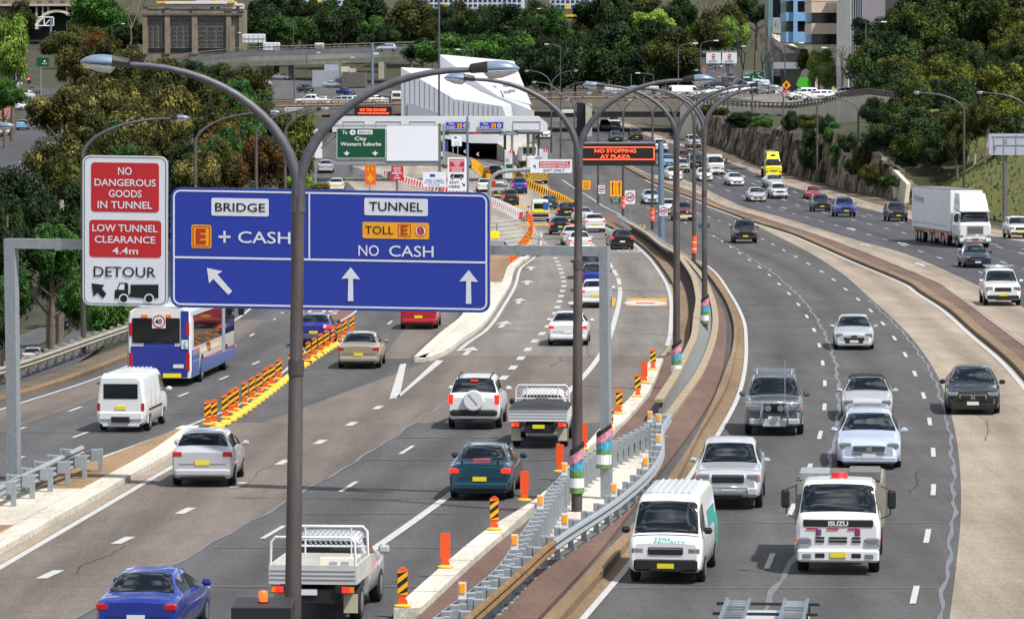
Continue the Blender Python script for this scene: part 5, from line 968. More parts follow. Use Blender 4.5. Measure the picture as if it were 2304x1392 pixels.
# chevron truck and crane truck at the toll plaza
o = truck('attenuator_truck', 'white roadwork truck with a yellow and black chevron board on its back', 1209, 413, TD, -.06, False)
place(o, (0, 0, 5.0), 1209, 413, TD, False, -.06); cab(o, 1.1, 1.5, 2.6, 'white'); CHK = mat('stripe_black', srgb(30, 28, 26), .6); CHY = mat('stripe_yellow', srgb(236, 190, 60), .5)
piece(o, 'tray', lambda mb: (mb.box((-3.8, 0, 1.0), (4.2, 2.2, .2), MT['white']), mb.box((-2.6, 0, 2.0), (1.6, 2.2, 2.0), MT['white'], None, .05)))
def chev(mb):
    mb.box((-6.0, 0, 1.05), (.12, 2.4, 1.3), CHK)
    for k in range(-2, 6):
        for s in (-1, 1):
            z0 = .1 + k * .3; q = [(0, z0+.62), (0, z0+.77), (1.18, z0+.12-.2), (1.18, z0-.03-.2)]; q = [(a, min(1.68, max(.42, b))) for a, b in q]; mb.face([(-6.065, s*a, b) for a, b in q], CHY)
piece(o, 'chevron_board', chev); wheels(o, [(-.85, .9), (-.85, -.9), (-4.6, .95), (-4.6, -.95), (-5.4, .95), (-5.4, -.95)], .45, .3)
o = truck('crane_truck', 'white truck with rear machinery passing through the toll plaza', 1190, 385, TD, -.1, False); place(o, (0, 0, 4.4), 1190, 385, TD, False, -.1); cab(o, 1.15, 1.5, 2.7, 'cream')
piece(o, 'tank', lambda mb: (mb.box((-3.4, 0, 2.1), (3.0, 2.1, 1.9), MT['white'], None, .15), mb.box((-4.95, 0, 2.5), (.1, 1.5, .7), MT['black']), mb.box((-4.95, 0, 3.15), (.3, 1.8, .35), PC['cream']), mb.tube([(-4.9, -.5, 1.3), (-5.2, 0, .9), (-4.9, .5, 1.3)], .12, MT['steel'], 6))); piece(o, 'chassis', lambda mb: mb.box((-3.4, 0, .8), (4.4, 1.9, .4), TRIM)); wheels(o, [(-.85, .95), (-.85, -.95), (-4.4, .95), (-4.4, -.95)], .48, .3)
# tray utes seen from behind
def tray_ute(label, px, py, curve, hd, kind):
    o = empty('tray_ute', (0, 0, 0), 0, label, 'ute'); place(o, (0, 1.6, 1.5), px, py, curve, False, hd); c = 'silver' if kind == 'big' else 'white'
    H = hull([(2.55,.4,.78,.86,.7,.66),(2.47,.34,.86,.95,.82,.76),(2.15,.34,1.0,1.06,.86,.8),(1.25,.34,1.08,1.13,.87,.8),(.65,.34,1.12,1.6,.87,.66),(.2,.34,1.12,1.7,.87,.67),(-.1,.34,1.12,1.68,.87,.66),(-.25,.36,1.1,1.5,.86,.66)])
    piece(o, 'body', lambda mb: (hull_mesh(mb, H, PC[c], 34), arches(mb, (1.6,), .86, .36, .36))); piece(o, 'windscreen', lambda mb: patch(mb, H, 1.2, .68, 6.35, 11.65, GL_)); piece(o, 'rear_window', lambda mb: mb.box((-.26, 0, 1.36), (.05, 1.2, .34), GL_))
    for a in (5.12, 12.88): piece(o, 'side_window', lambda mb: patch(mb, H, 1.0, 0, a, 5.86 if a < 9 else 12.14, GL_, 6, 3))
    for s in (-1, 1): piece(o, 'mirror', lambda mb: mb.box((1.0, s*1.02, 1.22), (.12, .24, .2), PC['silver'] if c == 'silver' else TRIM, None, .05))
    zt = 1.22; tm = MT['white'] if kind != 'big' else mat('tray_grey', srgb(196, 196, 192), .6, .2, var=.1, scale=3)
    piece(o, 'tray', lambda mb: (tray(mb, -2.65, -.35, .93, .92, zt, tm, .04), [mb.box((-2.655, 0, .98 + .09*k), (.02, 1.8, .02), MT['grey_panel']) for k in range(3)]))
    def frame(mb, x, top, w_, r=.028): mb.tube([(x, -w_, zt), (x, -w_*.98, top-.1), (x, -w_*.88, top), (x, w_*.88, top), (x, w_*.98, top-.1), (x, w_, zt)], r, MT['white'], 8)
    def mesh(mb, x, w_, z0, z1):
        k = -w_
        while k < w_:
            for d in (1, -1):
                a, b = k, k + (z1 - z0) * .9; q = [(a, z0), (min(b, w_), z0 + (min(b, w_)-a)/.9)]; q = q if d == 1 else [(-y, z) for y, z in q]; mb.tube([(x, q[0][0], q[0][1]), (x, q[1][0], q[1][1])], .008, MT['galv'], 4, False, False)
            k += .11
    piece(o, 'headboard', lambda mb: (frame(mb, -.38, 1.85, .86), mb.tube([(-.38, -.84, 1.42), (-.38, .84, 1.42)], .022, MT['white'], 6), mesh(mb, -.38, .78, 1.42, 1.82), [mb.tube([(-.38, y, zt), (-.38, y, 1.85)], .02, MT['white'], 6) for y in (-.5, .5)]))
    if kind == 'big': piece(o, 'rear_frame', lambda mb: frame(mb, -2.6, 1.85, .9)); piece(o, 'cargo_box', lambda mb: (panel(mb, (-1.0, -.35, 1.13), (.7, .8, .32), PC['cream'], .02), panel(mb, (-1.36, -.5, 1.13), (.02, .16, .14), MT['grey_panel'], 0), panel(mb, (-1.36, -.25, 1.13), (.02, .16, .14), MT['grey_panel'], 0)))
    else: piece(o, 'tonneau_cover', lambda mb: mb.loft([[(-2.68, -.95, zt+.03), (-2.68, .95, zt+.03), (-.4, .95, zt+.03), (-.4, -.95, zt+.03)], [(-2.6, -.9, zt+.08), (-2.6, .9, zt+.08), (-.45, .9, zt+.1), (-.45, -.9, zt+.1)], [(-2.3, -.15, zt+.2), (-2.3, .15, zt+.2), (-.7, .15, zt+.24), (-.7, -.15, zt+.24)]], mat('tonneau', srgb(40, 40, 46), .7), True, True, False))
    for s in (-1, 1):
        piece(o, 'tail_light', lambda mb: (panel(mb, (-2.62, s*.68, .76), (.08, .42, .16), MT['black'], .01), panel(mb, (-2.665, s*.7, .76), (.02, .16, .12), TLB, 0), panel(mb, (-2.665, s*.83, .76), (.02, .09, .12), IND, 0))); piece(o, 'mud_flap', lambda mb: panel(mb, (-2.2, s*.74, .42), (.02, .3, .4), MT['cream_flap'] if 'cream_flap' in MT else mat('cream_flap', srgb(190, 180, 160), .8), 0))
    piece(o, 'number_plate', lambda mb: panel(mb, (-2.63, .0 if kind != 'big' else .1, .7), (.02, .38, .12), PLW if kind == 'big' else PLY, 0)); piece(o, 'chassis', lambda mb: mb.box((-1.3, 0, .62), (2.6, .9, .3), TRIM)); wheels(o, [(1.6, .76), (1.6, -.76), (-1.5, .76), (-1.5, -.76)], .37, .24); return o
tray_ute('silver tray ute with a white tube frame and cream box beside the nearest lamp post', 722, 1392, TD, .1, 'big')
tray_ute('white tray ute with a black tonneau cover left of the second lamp post', 1216, 1003, TE, .06, 'small')
o = tray_ute('white tray ute with a red load on the pale toll concrete', 1122, 446, TD, -.06, 'small'); piece(o, 'red_load', lambda mb: panel(mb, (-1.6, .6, 1.55), (.6, .5, .7), MT['sign_red'], .03))
# van with ladders at the very bottom
r = veh('van', 1711, 1690, M1, True, 'white', 'ladder rack van just below the frame with two silver ladders on a black roof bar', 'van', hd=.1); r.scale = (1.0, 1.04, .98)
for x in (1.1, -.4, -1.8): piece(r, 'roof_bar', lambda mb: (mb.box((x, 0, 2.12), (.05, 1.75, .05), TRIM), [mb.box((x, s*.7, 2.04), (.04, .04, .16), TRIM) for s in (-1, 1)]))
rl = r.location.copy(); ry = r.rotation_euler.z
for y, lab in ((-.52, 'silver aluminium ladder on the left of the black roof bar'), (.5, 'silver aluminium ladder on the right of the black roof bar')):
    o = empty('ladder', (0, 0, 0), ry, lab, 'ladder', 'ladders on the roof rack'); o.location = rl + Vector((0, 0, 2.13)); mb = MB()
    for s in (-.2, .2): mb.box((-.3, y + s, .0), (3.2, .06, .09), CHR)
    mb.build('stile', o); mb = MB(); [mb.box((-1.75 + .28*k, y, .0), (.05, .36, .035), CHR) for k in range(11)]; mb.build('rung', o)
# bus
o = empty('bus', (0, 0, 0), 0, 'blue and white city bus with a forty sign on its back', 'bus'); place(o, (0, 3.5, 3.2), 384, 858, LL, False, .07); WB2 = PC['white']; BB = PC['busblue']
def busbody(mb):
    rings = []
    for x, k in ((-6.0, .93), (-5.85, .985), (-5.5, 1), (5.6, 1), (5.9, .98), (6.0, .92)):
        w_ = 1.25 * k; rings.append([(x, w_*.97, .32), (x, w_, .6), (x, w_, 2.5), (x, w_*.95, 2.85), (x, w_*.8, 2.98), (x, 0, 3.03), (x, -w_*.8, 2.98), (x, -w_*.95, 2.85), (x, -w_, 2.5), (x, -w_, .6), (x, -w_*.97, .32)])
    mb.loft(rings, WB2, True, True, False); arches(mb, (3.5, -3.2), 1.25, .5, .34)
piece(o, 'body', busbody)
piece(o, 'rear_panel', lambda mb: (mb.box((-6.0, 0, .95), (.06, 2.2, 1.2), BB, None, .02), mb.box((-6.0, -1.0, 1.9), (.07, .3, 2.0), BB, None, .02), mb.box((-5.97, 0, 1.62), (.08, 1.2, .22), BB)))
piece(o, 'rear_window', lambda mb: mb.box((-6.01, .12, 2.15), (.06, 1.85, .95), GL_, None, .03))
piece(o, 'roof_pod', lambda mb: (mb.box((-4.6, 0, 3.08), (2.2, 1.6, .12), WB2, None, .04), mb.box((-5.2, .35, 3.2), (.6, .3, .2), WB2, None, .04)))
for s in (-1, 1):
    piece(o, 'window_band', lambda mb: (mb.box((.2, s*1.245, 2.1), (11.2, .03, 1.22), GL_), mb.slab([(-2.2, s*1.262, 1.46), (-1.2, s*1.262, 1.46), (-.9, s*1.262, 1.1), (-1.6, s*1.262, 1.1)][::s], (0, -s*.02, 0), GL_)))
    piece(o, 'lower_panel', lambda mb: (mb.box((1.2, s*1.25, .62), (9.4, .02, .5), PC['cyanblue']), mb.box((-4.9, s*1.25, .88), (1.8, .024, 1.0), PC['cyanblue']), mb.box((1.2, s*1.252, .9), (9.4, .02, .03), MT['sign_red'])))
    piece(o, 'tail_light', lambda mb: (mb.box((-6.0, s*1.1, 2.2), (.08, .14, .5), TLT, None, .02), mb.box((-6.0, s*1.1, .95), (.08, .16, .7), TLT, None, .02)))
    piece(o, 'mirror', lambda mb: (mb.tube([(5.7, s*1.2, 2.7), (6.0, s*1.5, 2.6)], .03, TRIM, 6), mb.box((6.0, s*1.52, 2.35), (.15, .25, .5), TRIM, None, .05)))
piece(o, 'side_poster', lambda mb: mb.box((2.6, -1.27, 1.75), (.7, .02, 1.9), MT['grey_panel'])); piece(o, 'marker_light', lambda mb: [mb.box((-6.02, y, 2.72), (.04, .24, .1), IND) for y in (-.35, .55)])
piece(o, 'number_plate', lambda mb: mb.box((-6.05, -.75, .78), (.02, .4, .14), PLW)); piece(o, 'route_sign', lambda mb: (mb.box((-6.05, -1.0, 1.62), (.02, .26, .34), MT['white']), mb.tube([(-6.07, -1.05, 1.5), (-6.07, -.97, 1.62), (-6.07, -1.03, 1.74)], .02, MT['van_teal'], 5))); piece(o, 'yellow_strip', lambda mb: mb.box((-6.04, -.5, .42), (.04, .7, .16), PC['yellow']))
def forty(mb):
    mb.box((-6.06, .0, 2.5), (.02, .52, .52), MT['white'])
    for i in range(24):
        a, b = 2*pi*i/24, 2*pi*(i+1)/24; mb.face([(-6.075, r_*cos(t), 2.5 + r_*sin(t)) for r_, t in ((.2, a), (.25, a), (.25, b), (.2, b))], MT['sign_red'])
    vs, fs, bb = glyphs('40', .03); mb.add([(-6.077, .15 - x * .27, 2.41 + y * .26) for x, y in vs], fs, MT['black'])
piece(o, 'speed_sign', forty); wheels(o, [(3.5, 1.1), (3.5, -1.1), (-3.2, 1.1), (-3.2, -1.1)], .5, .3)
for kd in KIND.values():
    def rm(x):
        for c in list(x.children): rm(c)
        bpy.data.objects.remove(x)
    rm(kd[0])
# ================================================================ lamps, signs, dividers
POLE = mat('lamp_pole', srgb(62, 55, 53), .6, .1, c2=srgb(92, 85, 84), scale=2.2, stretch=(1, 1, .3)); ARM = mat('lamp_arm', srgb(92, 92, 98), .5, .3, var=.25, scale=6); SHELL = mat('lamp_shell', srgb(116, 134, 156), .35, .2); BLK = mat('lamp_black', srgb(26, 24, 26), .5); LENS = mat('lamp_lens', srgb(206, 204, 196), .15, coat=1, var=.1, scale=8)
def lamp_head(mb_root, sgn, x, z, tilt=.06):
    h = empty('lamp_head'); h.parent = mb_root; h.location = (x, 0, z); h.rotation_euler = (0, -sgn * 0 - tilt if sgn > 0 else tilt, 0 if sgn > 0 else pi)
    if sgn < 0: h.rotation_euler = (0, -tilt, pi)
    mb = MB(); mb.loft([[(xx, a*w_, zz + b*hh) for a, b in ((-1,-.6),(1,-.6),(1,.3),(.6,1),(-.6,1),(-1,.3))] for xx, w_, zz, hh in ((0, .07, 0, .09), (.04, .1, .0, .13), (.38, .14, .02, .15), (.39, .13, .02, .14))], BLK, True, True, False)
    p = mb.build('gear_housing', h)
    mb = MB(); mb.loft([[(xx, w_*cos(pi*k/8), -.04 + hh*sin(pi*k/8)) for k in range(9)] for xx, w_, hh in ((.38, .15, .21), (.6, .19, .215), (.8, .18, .19), (.98, .12, .12), (1.07, .03, .04))], SHELL, True, True, True); mb.build('shell', h)
    mb = MB(); mb.loft([[(xx, w_*cos(pi + pi*k/8), -.05 + hh*sin(pi + pi*k/8)) for k in range(9)] for xx, w_, hh in ((.3, .08, .04), (.42, .14, .17), (.7, .16, .15), (.95, .1, .07), (1.05, .03, .02))], LENS, True, True, True); mb.build('lens', h)
    return h
def lamp_post(label, X, Y, arms=(-1, 1), H=9.35, rise=2.1, reach=2.75, r0=.17, z0=0.0, group=None, lean=0.0, name='street_lamp', top=None, rz=0.0):
    o = empty(name, (X, Y, zg(Y) + z0), rz, label, 'street lamp', group); o.rotation_euler = (0, lean, rz)
    mb = MB(); mb.tube([(0, 0, -.05), (0, 0, 3), (0, 0, 6.6), (0, 0, 6.62), (0, 0, H)], [r0, r0 * .92, r0 * .8, r0 * .74, r0 * .7], POLE, 14); mb.tube([(0, 0, 6.45), (0, 0, 6.7)], r0 * .9, POLE, 14); mb.build('pole', o)
    for s in arms:
        mb = MB(); pts = [(s * .02, 0, H - .25)] + [(s * reach * (1 - cos(t)) , 0, H + rise * sin(t)) for t in [radians(90 * i / 14) for i in range(1, 15)]]
        mb.tube(pts, [r0*.68 - (r0*.68 - .045) * i / 14 for i in range(15)], ARM, 10); mb.build('arm', o); lamp_head(o, s, s * reach, H + rise).scale = (.76, .8, .76)
    return o
GD = 'double arm lamp posts along the median'
POLES = [(65, -3.62, .0157, 'nearest double arm lamp post, crossing the big blue sign'), (105.7, 1.72, .004, 'double arm lamp post left of the galvanised gantry post, with a poster at its foot'), (151, 6.22, 0, 'double arm lamp post on the block wall with a poster at its foot'), (186, 8.98, -.006, 'double arm lamp post with a poster, right of the block wall bend'), (228, 10.98, 0, 'double arm lamp post hidden behind the next nearer one'), (268, 12.2, 0, 'thin double arm lamp post with a bright orange wrap on the median bend'), (304, 12.35, 0, 'lamp post seen directly behind a nearer post on the median'), (339, 11.9, 0, 'double arm lamp post with an orange wrap right of the sixty sign'), (378, 10.5, 0, 'double arm lamp post with an orange wrap left of the sixty sign'), (418, 9.0, 0, 'lamp post under the left half of the red electronic sign'), (455, 7.1, 0, 'lamp post just behind the fork of the second lamp post'), (490, 5.95, 0, 'slim lamp post right of the toll canopy end'), (530, 5.2, 0, 'slimmer distant lamp post beside the toll canopy end')]
for Y, X, ln, lab in POLES: lamp_post(lab, X, Y, group=GD, lean=ln, z0=.08, r0=.145 if Y < 280 else .125, H=9.35 if Y < 400 else 8.6)
PB = [mat('poster_' + n, srgb(*c), .6, var=.55, scale=9) for n, c in (('black', (40, 30, 30)), ('pink', (214, 136, 158)), ('cyan', (70, 156, 186)), ('green', (96, 140, 74)))]; PW = mat('poster_white', srgb(236, 232, 236), .6)
def wrap(name, label, Y, X, r, z0, z1, bands, group):
    o = empty(name, (X, Y, z0), 0, label, 'poster', group); n = 16; zz = z0
    for i, (f, m, slant) in enumerate(bands):
        h = (z1 - z0) * f; mb = MB()
        ring = lambda zb, k: [(r * 1.04 * cos(a), r * 1.04 * sin(a), zb - z0 + k * r * cos(a)) for a in [2*pi*j/n for j in range(n)]]
        mb.loft([ring(zz + h, slant), ring(zz, slant if i and bands[i-1][2] else 0)][::-1], m, True, False, False); mb.build('printed_band', o); zz += h
    return o
for Y, X, lab in ((105.7, 1.72, 'colourful poster wrapped on the second lamp post above the guard rail'), (151, 6.22, 'colourful poster wrapped on the lamp post in front of the block wall'), (186, 8.98, 'colourful poster wrapped on the far lamp post at the wall bend')):
    z = .5; wrap('poster', lab, Y, X, .185, z + .1, z + 1.35, [(.12, PB[3], 0), (.2, PW, 0), (.16, PB[3], 0), (.18, PB[2], .4), (.22, PB[1], .7), (.12, PB[0], .7)], 'posters on the median posts')
OR = mat('wrap_orange', srgb(255, 96, 50), .5); OR2 = mat('wrap_pale', srgb(250, 190, 170), .6)
for Y, X, lab in ((268, 12.2, 'bright orange wrap on the thin lamp post at the wall bend'), (339, 11.9, 'bright orange wrap on the lamp post left of the steel sign post'), (378, 10.5, 'bright orange wrap on the lamp post beside the sixty sign')):
    wrap('pole_wrap', lab, Y, X, .165, .75 + zg(Y), 1.9 + zg(Y), [(.2, OR, 0), (.1, OR2, 0), (.3, OR, 0), (.08, OR2, 0), (.32, OR, 0)], 'orange wraps on the median lamp posts')
SA = 'single arm lamps along the left carriageway'
for x, y0, Y, s, lab, H in ((186, 799, 172, 1, 'single arm lamp post behind the red and white detour sign', 8.5), (440, 700, 217, 1, 'single arm lamp curving up from behind the left end of the blue sign', 8.6), (577, 640, 252, 1, 'single arm lamp left of the nearest lamp post fork', 8.7), (642, 600, 278, 1, 'single arm lamp hidden by the fork of the nearest lamp post', 8.7)):
    lamp_post(lab, (x - CW) * Y / FPX, Y, (1,), H, 1.7, 3.8, .12, group=SA)
lamp_post('single arm lamp reaching in from the left edge above the side street', -18.9 * 150 / 123.0 , 150, (1,), 8.4, 1.6, 3.6, .12)
for x, Y, lab in ((1930, 447, 'single arm lamp post at the foot of the rocks near the grass bank'), (1838, 465, 'single arm lamp post at the rough end of the rock face'), (1762, 490, 'single arm lamp post in front of the rock face above the yellow truck'), (1692, 515, 'single arm lamp post in front of the tall part of the rock face'), (1637, 540, 'single arm lamp post at the far end of the rock face')):
    lamp_post(lab, (x - CW) * Y / FPX, Y, (-1,), 8.8, 1.7, 3.8, .13, group='single arm lamps by the rock face')
for x, y, Y, lab in ((2168, 470, 352, 'single arm lamp post in front of the hillside trees on the right'), (2312, 470, 345, 'single arm lamp reaching in from the right edge above the white sign back')): p = A(x, 500, Y); lamp_post(lab, p.x, Y, (-1,), 8.7, 1.7, 3.7, .12, z0=1.2)
def far_lamp(label, px, ybase, ytop, Y, s, reach=2.2, r=.09):
    b, t = A(px, ybase, Y), A(px, ytop, Y); h = t.z - b.z; o = empty('street_lamp', b, 0, label, 'street lamp', 'distant street lamps'); mb = MB(); mb.tube([(0, 0, 0), (0, 0, h * .9)], r, ARM, 6); mb.build('pole', o)
    for q in ((s,) if s else ()):
        mb = MB(); mb.tube([(0, 0, h*.9)] + [(q*reach*(1-cos(a)), 0, h*.9 + h*.1*sin(a)) for a in [radians(18*i) for i in range(1, 6)]], r * .6, ARM, 6); mb.build('arm', o); mb = MB(); mb.box((q*(reach+.3), 0, h), (.8, .25, .2), MT['white'], None, .05); mb.build('lamp_head', o)
for a in (('tall dark light pole rising in front of the white building', 988, 270, -40, 505, 0, 2, .13), ('curved street lamp left of the street trees above the overpass', 1576, 200, 92, 640, 1), ('street lamp in front of the dark trees near the no entry signs', 1526, 232, 98, 600, 1), ('street lamp with a bent head in front of the deep green trees', 1261, 200, 100, 720, -1), ('street lamp on the skyline right of the distant train', 1238, 82, 20, 900, -1), ('curved lamp standing before the grey ribbed tower', 1948, 130, 50, 560, 1), ('curved lamp by the bare street tree near the shops', 1766, 170, 97, 610, 1), ('curved lamp in front of the white low shop', 1894, 225, 108, 560, -1), ('pale lamp post above the white building roof', 1065, 128, 112, 640, -1), ('thin lamp on the flyover above the service building', 660, 118, 30, 905, 0), ('lamp post beside the flyover columns', 690, 178, 119, 850, 1), ('lamp post on the distant freeway left of the service building', 765, 200, 130, 800, 1), ('lamp post standing before the overpass queue', 662, 228, 132, 640, 0), ('curved lamp by the sandstone building', 515, 118, 74, 930, 1), ('double lamp above the left trees near the arch bridge', 252, 90, 54, 900, 1), ('lamp near the arch bridge opening', 150, 75, 46, 960, 1), ('lamp on the hill street', 1640, 190, 105, 690, 1), ('thin pole with a small head left of the white board on the overpass', 1420, 222, 160, 615, 0), ('thin pole between the white boards on the overpass', 1449, 222, 168, 615, 0), ('lamp post behind the white boards', 1470, 222, 165, 640, -1)): far_lamp(*a)
o = empty('camera_pole', A(838, 232, 600), 0, 'pale blue camera pole left of the white building above the small red message sign', 'pole'); mb = MB(); b, t = A(838, 245, 600), A(838, 110, 600); mb.tube([(0, 0, -1), (0, 0, t.z - b.z)], .22, SHELL, 8); mb.build('pole', o); mb = MB(); mb.box((.5, 0, (t.z-b.z)*.82), (.9, .2, .25), MT['white'], None, .05); mb.build('camera', o)
# ---- signs
BLUE = mat('sign_blue', srgb(34, 58, 166), .45); SW = mat('sign_white', srgb(226, 230, 238), .5); SR = MT['sign_red']; SB = mat('sign_black', srgb(16, 16, 18), .6); SY = mat('sign_amber', srgb(250, 172, 26), .45); SG = mat('sign_green', srgb(0, 74, 46), .45); SO = mat('sign_orange', srgb(255, 104, 22), .5); LED = mat('led_red', srgb(255, 78, 40), .5, emit=2.6); SRO = mat('sign_red_orange', srgb(190, 50, 20), .5); SBK = mat('sign_back', srgb(150, 154, 160), .5, .3)
def sign(parent, pl, x0, y0, x1, y1, r, m, fn, border=None, name='sign_panel', th=.06, sh=0.0, bi=2.5, bw=1.6):
    mb = MB(); mb.slab(pl.rr(x0, y0, x1, y1, r, 0, sh), tuple(-pl.n * th), m, SBK); p = parent_at(parent, mb, name)
    if border:
        mb = MB(); a = pl.rr(x0+bi, y0+bi, x1-bi, y1-bi, max(.5, r-bi), .006, sh); b = pl.rr(x0+bi+bw, y0+bi+bw, x1-bi-bw, y1-bi-bw, max(.3, r-bi-bw), .006, sh); n = len(a)
        for i in range(n): j = (i+1) % n; mb.face([a[i], a[j], b[j], b[i]], border)
        parent_at(parent, mb, 'border')
    if fn: mb = MB(); fn(mb); parent_at(parent, mb, 'lettering')
    return p
# big gantry
PG = Plane(20, 114.6, 1360, 108.9); SHR = .0175
o = empty('sign_gantry', PG.pt(20, 1095), 0, 'galvanised steel gantry frame carrying the big detour and tunnel signs', 'sign gantry')
def hbeam(mb, pl, x0, x1, y, h, off, sh, dep): mb.slab([tuple(pl.pt(x, yy + sh*(x-x0), off)) for x, yy in ((x0, y+h), (x1, y+h), (x1, y), (x0, y))], tuple(-pl.n * dep), MT['galv'])
mb = MB(); hbeam(mb, PG, 5, 1364, 537, 22, -.1, .0135, .3); parent_at(o, mb, 'beam')
mb = MB(); q = [PG.pt(x, y, -.09) for x, y in ((14,1118),(36,1118),(29,537),(5,537))]; mb.slab([tuple(p) for p in q], tuple(-PG.n * .28), MT['galv']); parent_at(o, mb, 'post')
mb = MB(); q = [PG.pt(x, y, -.09) for x, y in ((1349,1129),(1370,1129),(1364,554),(1345,554))]; mb.slab([tuple(p) for p in q], tuple(-PG.n * .28), MT['galv']); q = [PG.pt(x, y, -.0) for x, y in ((1336,1133),(1384,1133),(1384,1122),(1336,1122))]; mb.slab([tuple(p) for p in q], tuple(-PG.n * .5), MT['galv']); parent_at(o, mb, 'post')
for x in (120, 372, 1158, 1190): mb = MB(); mb.slab(PG.rr(x, 536 + .0135*x, x+14, 562 + .0135*x, 0, -.09), tuple(-PG.n * .32), MT['galv']); parent_at(o, mb, 'joint_plate')
wrap('poster', 'colourful poster wrapped on the galvanised gantry post', PG.pt(1359, 1000).y + .2, PG.pt(1359, 1000).x + .0, .2, .95, 2.05, [(.1, PB[3], 0), (.24, PW, 0), (.12, PB[3], 0), (.2, PB[2], .4), (.22, PB[1], .7), (.12, PB[0], .7)], 'posters on the median posts')
def T(mb, pl, s, x0, yb, x1, yt, m, sh=SHR, b=.012, off=.014): pl.text(mb, s, x0, yb, x1, yt, m, off, b, sh)
def shp(pl, mb, pts, m, sh=SHR, x0=380, off=.014): mb.face([tuple(pl.pt(x, y + 0*sh, off)) for x, y in pts], m)
d = empty('detour_sign', PG.pt(282, 690, .25), 0, 'tall white sign with two red panels reading no dangerous goods, and a detour truck', 'road sign')
P2 = Plane(20, 114.6 - .2, 1360, 108.9 - .2)
def det(mb):
    for (x0, y0, x1, y1) in ((205, 365, 358, 476), (201, 494, 363, 578)): mb.face(P2.rr(x0, y0, x1, y1, 8, .006, .016), SR)
    for s, x0, yb, x1, yt in (('NO', 266, 393, 297, 376), ('DANGEROUS', 213, 417.5, 351, 402), ('GOODS', 245, 443, 319, 427), ('IN TUNNEL', 220, 468, 343, 452), ('LOW TUNNEL', 208, 520, 355, 504), ('CLEARANCE', 213.5, 545.5, 350, 530), ('4.4m', 253, 571, 311, 556)): T(mb, P2, s, x0, yb, x1, yt, SW, .016)
    T(mb, P2, 'DETOUR', 211, 622, 351, 599, SB, .016, .006)
    shp(P2, mb, [(206,637),(236,641),(229,648),(240,661),(232,671),(219,658),(211,667)], SB)
    shp(P2, mb, [(294,640),(357,640),(357,671),(346,671),(337,660),(325,671),(291,668),(291,660),(294,660)], SB); shp(P2, mb, [(259,652),(263,652),(269,636),(286,636),(289,640),(289,661),(291,668),(289,671),(279,661),(268,671),(258,671)], SB)
    shp(P2, mb, [(266,651),(271,639),(281,639),(280,652)], SW, off=.02)
    for cx in (279, 336): P2.disc(mb, cx, 671.5, 11, SW, .018); P2.disc(mb, cx, 671.5, 8.2, SB, .022)
sign(d, P2, 186, 349, 377, 686, 18, SW, det, SB, sh=.016, bi=3.2, bw=1.5)
d = empty('direction_sign', PG.pt(740, 700, .25), 0, 'large blue sign reading bridge and tunnel with white lane arrows', 'road sign')
def big(mb):
    L_ = lambda x0, y0, x1, y1: mb.face(P2.rr(x0, y0, x1, y1, 0, .01, SHR), SW)
    L_(390, 576, 1095, 580.5); mb.face([tuple(P2.pt(x, y, .011)) for x, y in ((694.5,581),(698,581),(698,433),(694.5,433))], SW)
    mb.face(P2.rr(476, 445, 605, 485, 4, .01, SHR), SW); T(mb, P2, 'BRIDGE', 484.5, 475, 597, 456, SB, b=.01, off=.018)
    mb.face(P2.rr(431, 505, 476, 558, 6, .01, SHR), SY); T(mb, P2, 'E', 441, 547, 464, 514, SRO, off=.018, b=.05)
    a = P2.rr(434, 508, 473, 555, 4, .016, SHR); b = P2.rr(436, 510, 471, 553, 3, .016, SHR)
    for i in range(len(a)): j = (i+1) % len(a); mb.face([a[i], a[j], b[j], b[i]], SRO)
    L_(492, 530, 519, 535); L_(503, 519, 508, 546); T(mb, P2, 'CASH', 536, 546, 654, 520, SW, b=.008)
    mb.face(P2.rr(820, 445, 963, 484, 4, .01, SHR), SW); T(mb, P2, 'TUNNEL', 831, 474, 952, 454, SB, b=.01, off=.018)
    mb.face(P2.rr(816, 499, 966, 536, 4, .01, SHR), SY); T(mb, P2, 'TOLL', 822, 526, 886, 508, SB, b=.004, off=.018)
    a = P2.rr(896, 504, 925, 532, 2, .016, SHR); b = P2.rr(897.5, 505.5, 923.5, 530.5, 2, .016, SHR)
    for i in range(len(a)): j = (i+1) % len(a); mb.face([a[i], a[j], b[j], b[i]], SRO)
    T(mb, P2, 'E', 902, 527.5, 918, 507, SRO, off=.018, b=.03); P2.disc(mb, 947, 519, 12.5, SW, .016); P2.ring(mb, 947, 519, 11.8, 13, SRO, .018); T(mb, P2, 'e', 938.5, 527, 954.5, 509, SR, off=.02, b=.03)
    T(mb, P2, 'NO', 807, 575, 853, 551, SW, b=.004); T(mb, P2, 'CASH', 876, 576.5, 976, 552, SW, b=.006)
    for cx, y in ((789.5, 601), (1055, 607)):
        shp(P2, mb, [(cx, y), (cx+21, y+27), (cx+5, y+26), (cx+6, y+76), (cx-6.5, y+76), (cx-5.5, y+25), (cx-21, y+26)], SW)
    shp(P2, mb, [(466,602.5),(501,610),(489.5,617),(523,655),(514,663),(480,627),(471,638)], SW)
sign(d, P2, 384, 421, 1102, 691, 22, BLUE, big, SW, sh=SHR, bi=5.5, bw=4)
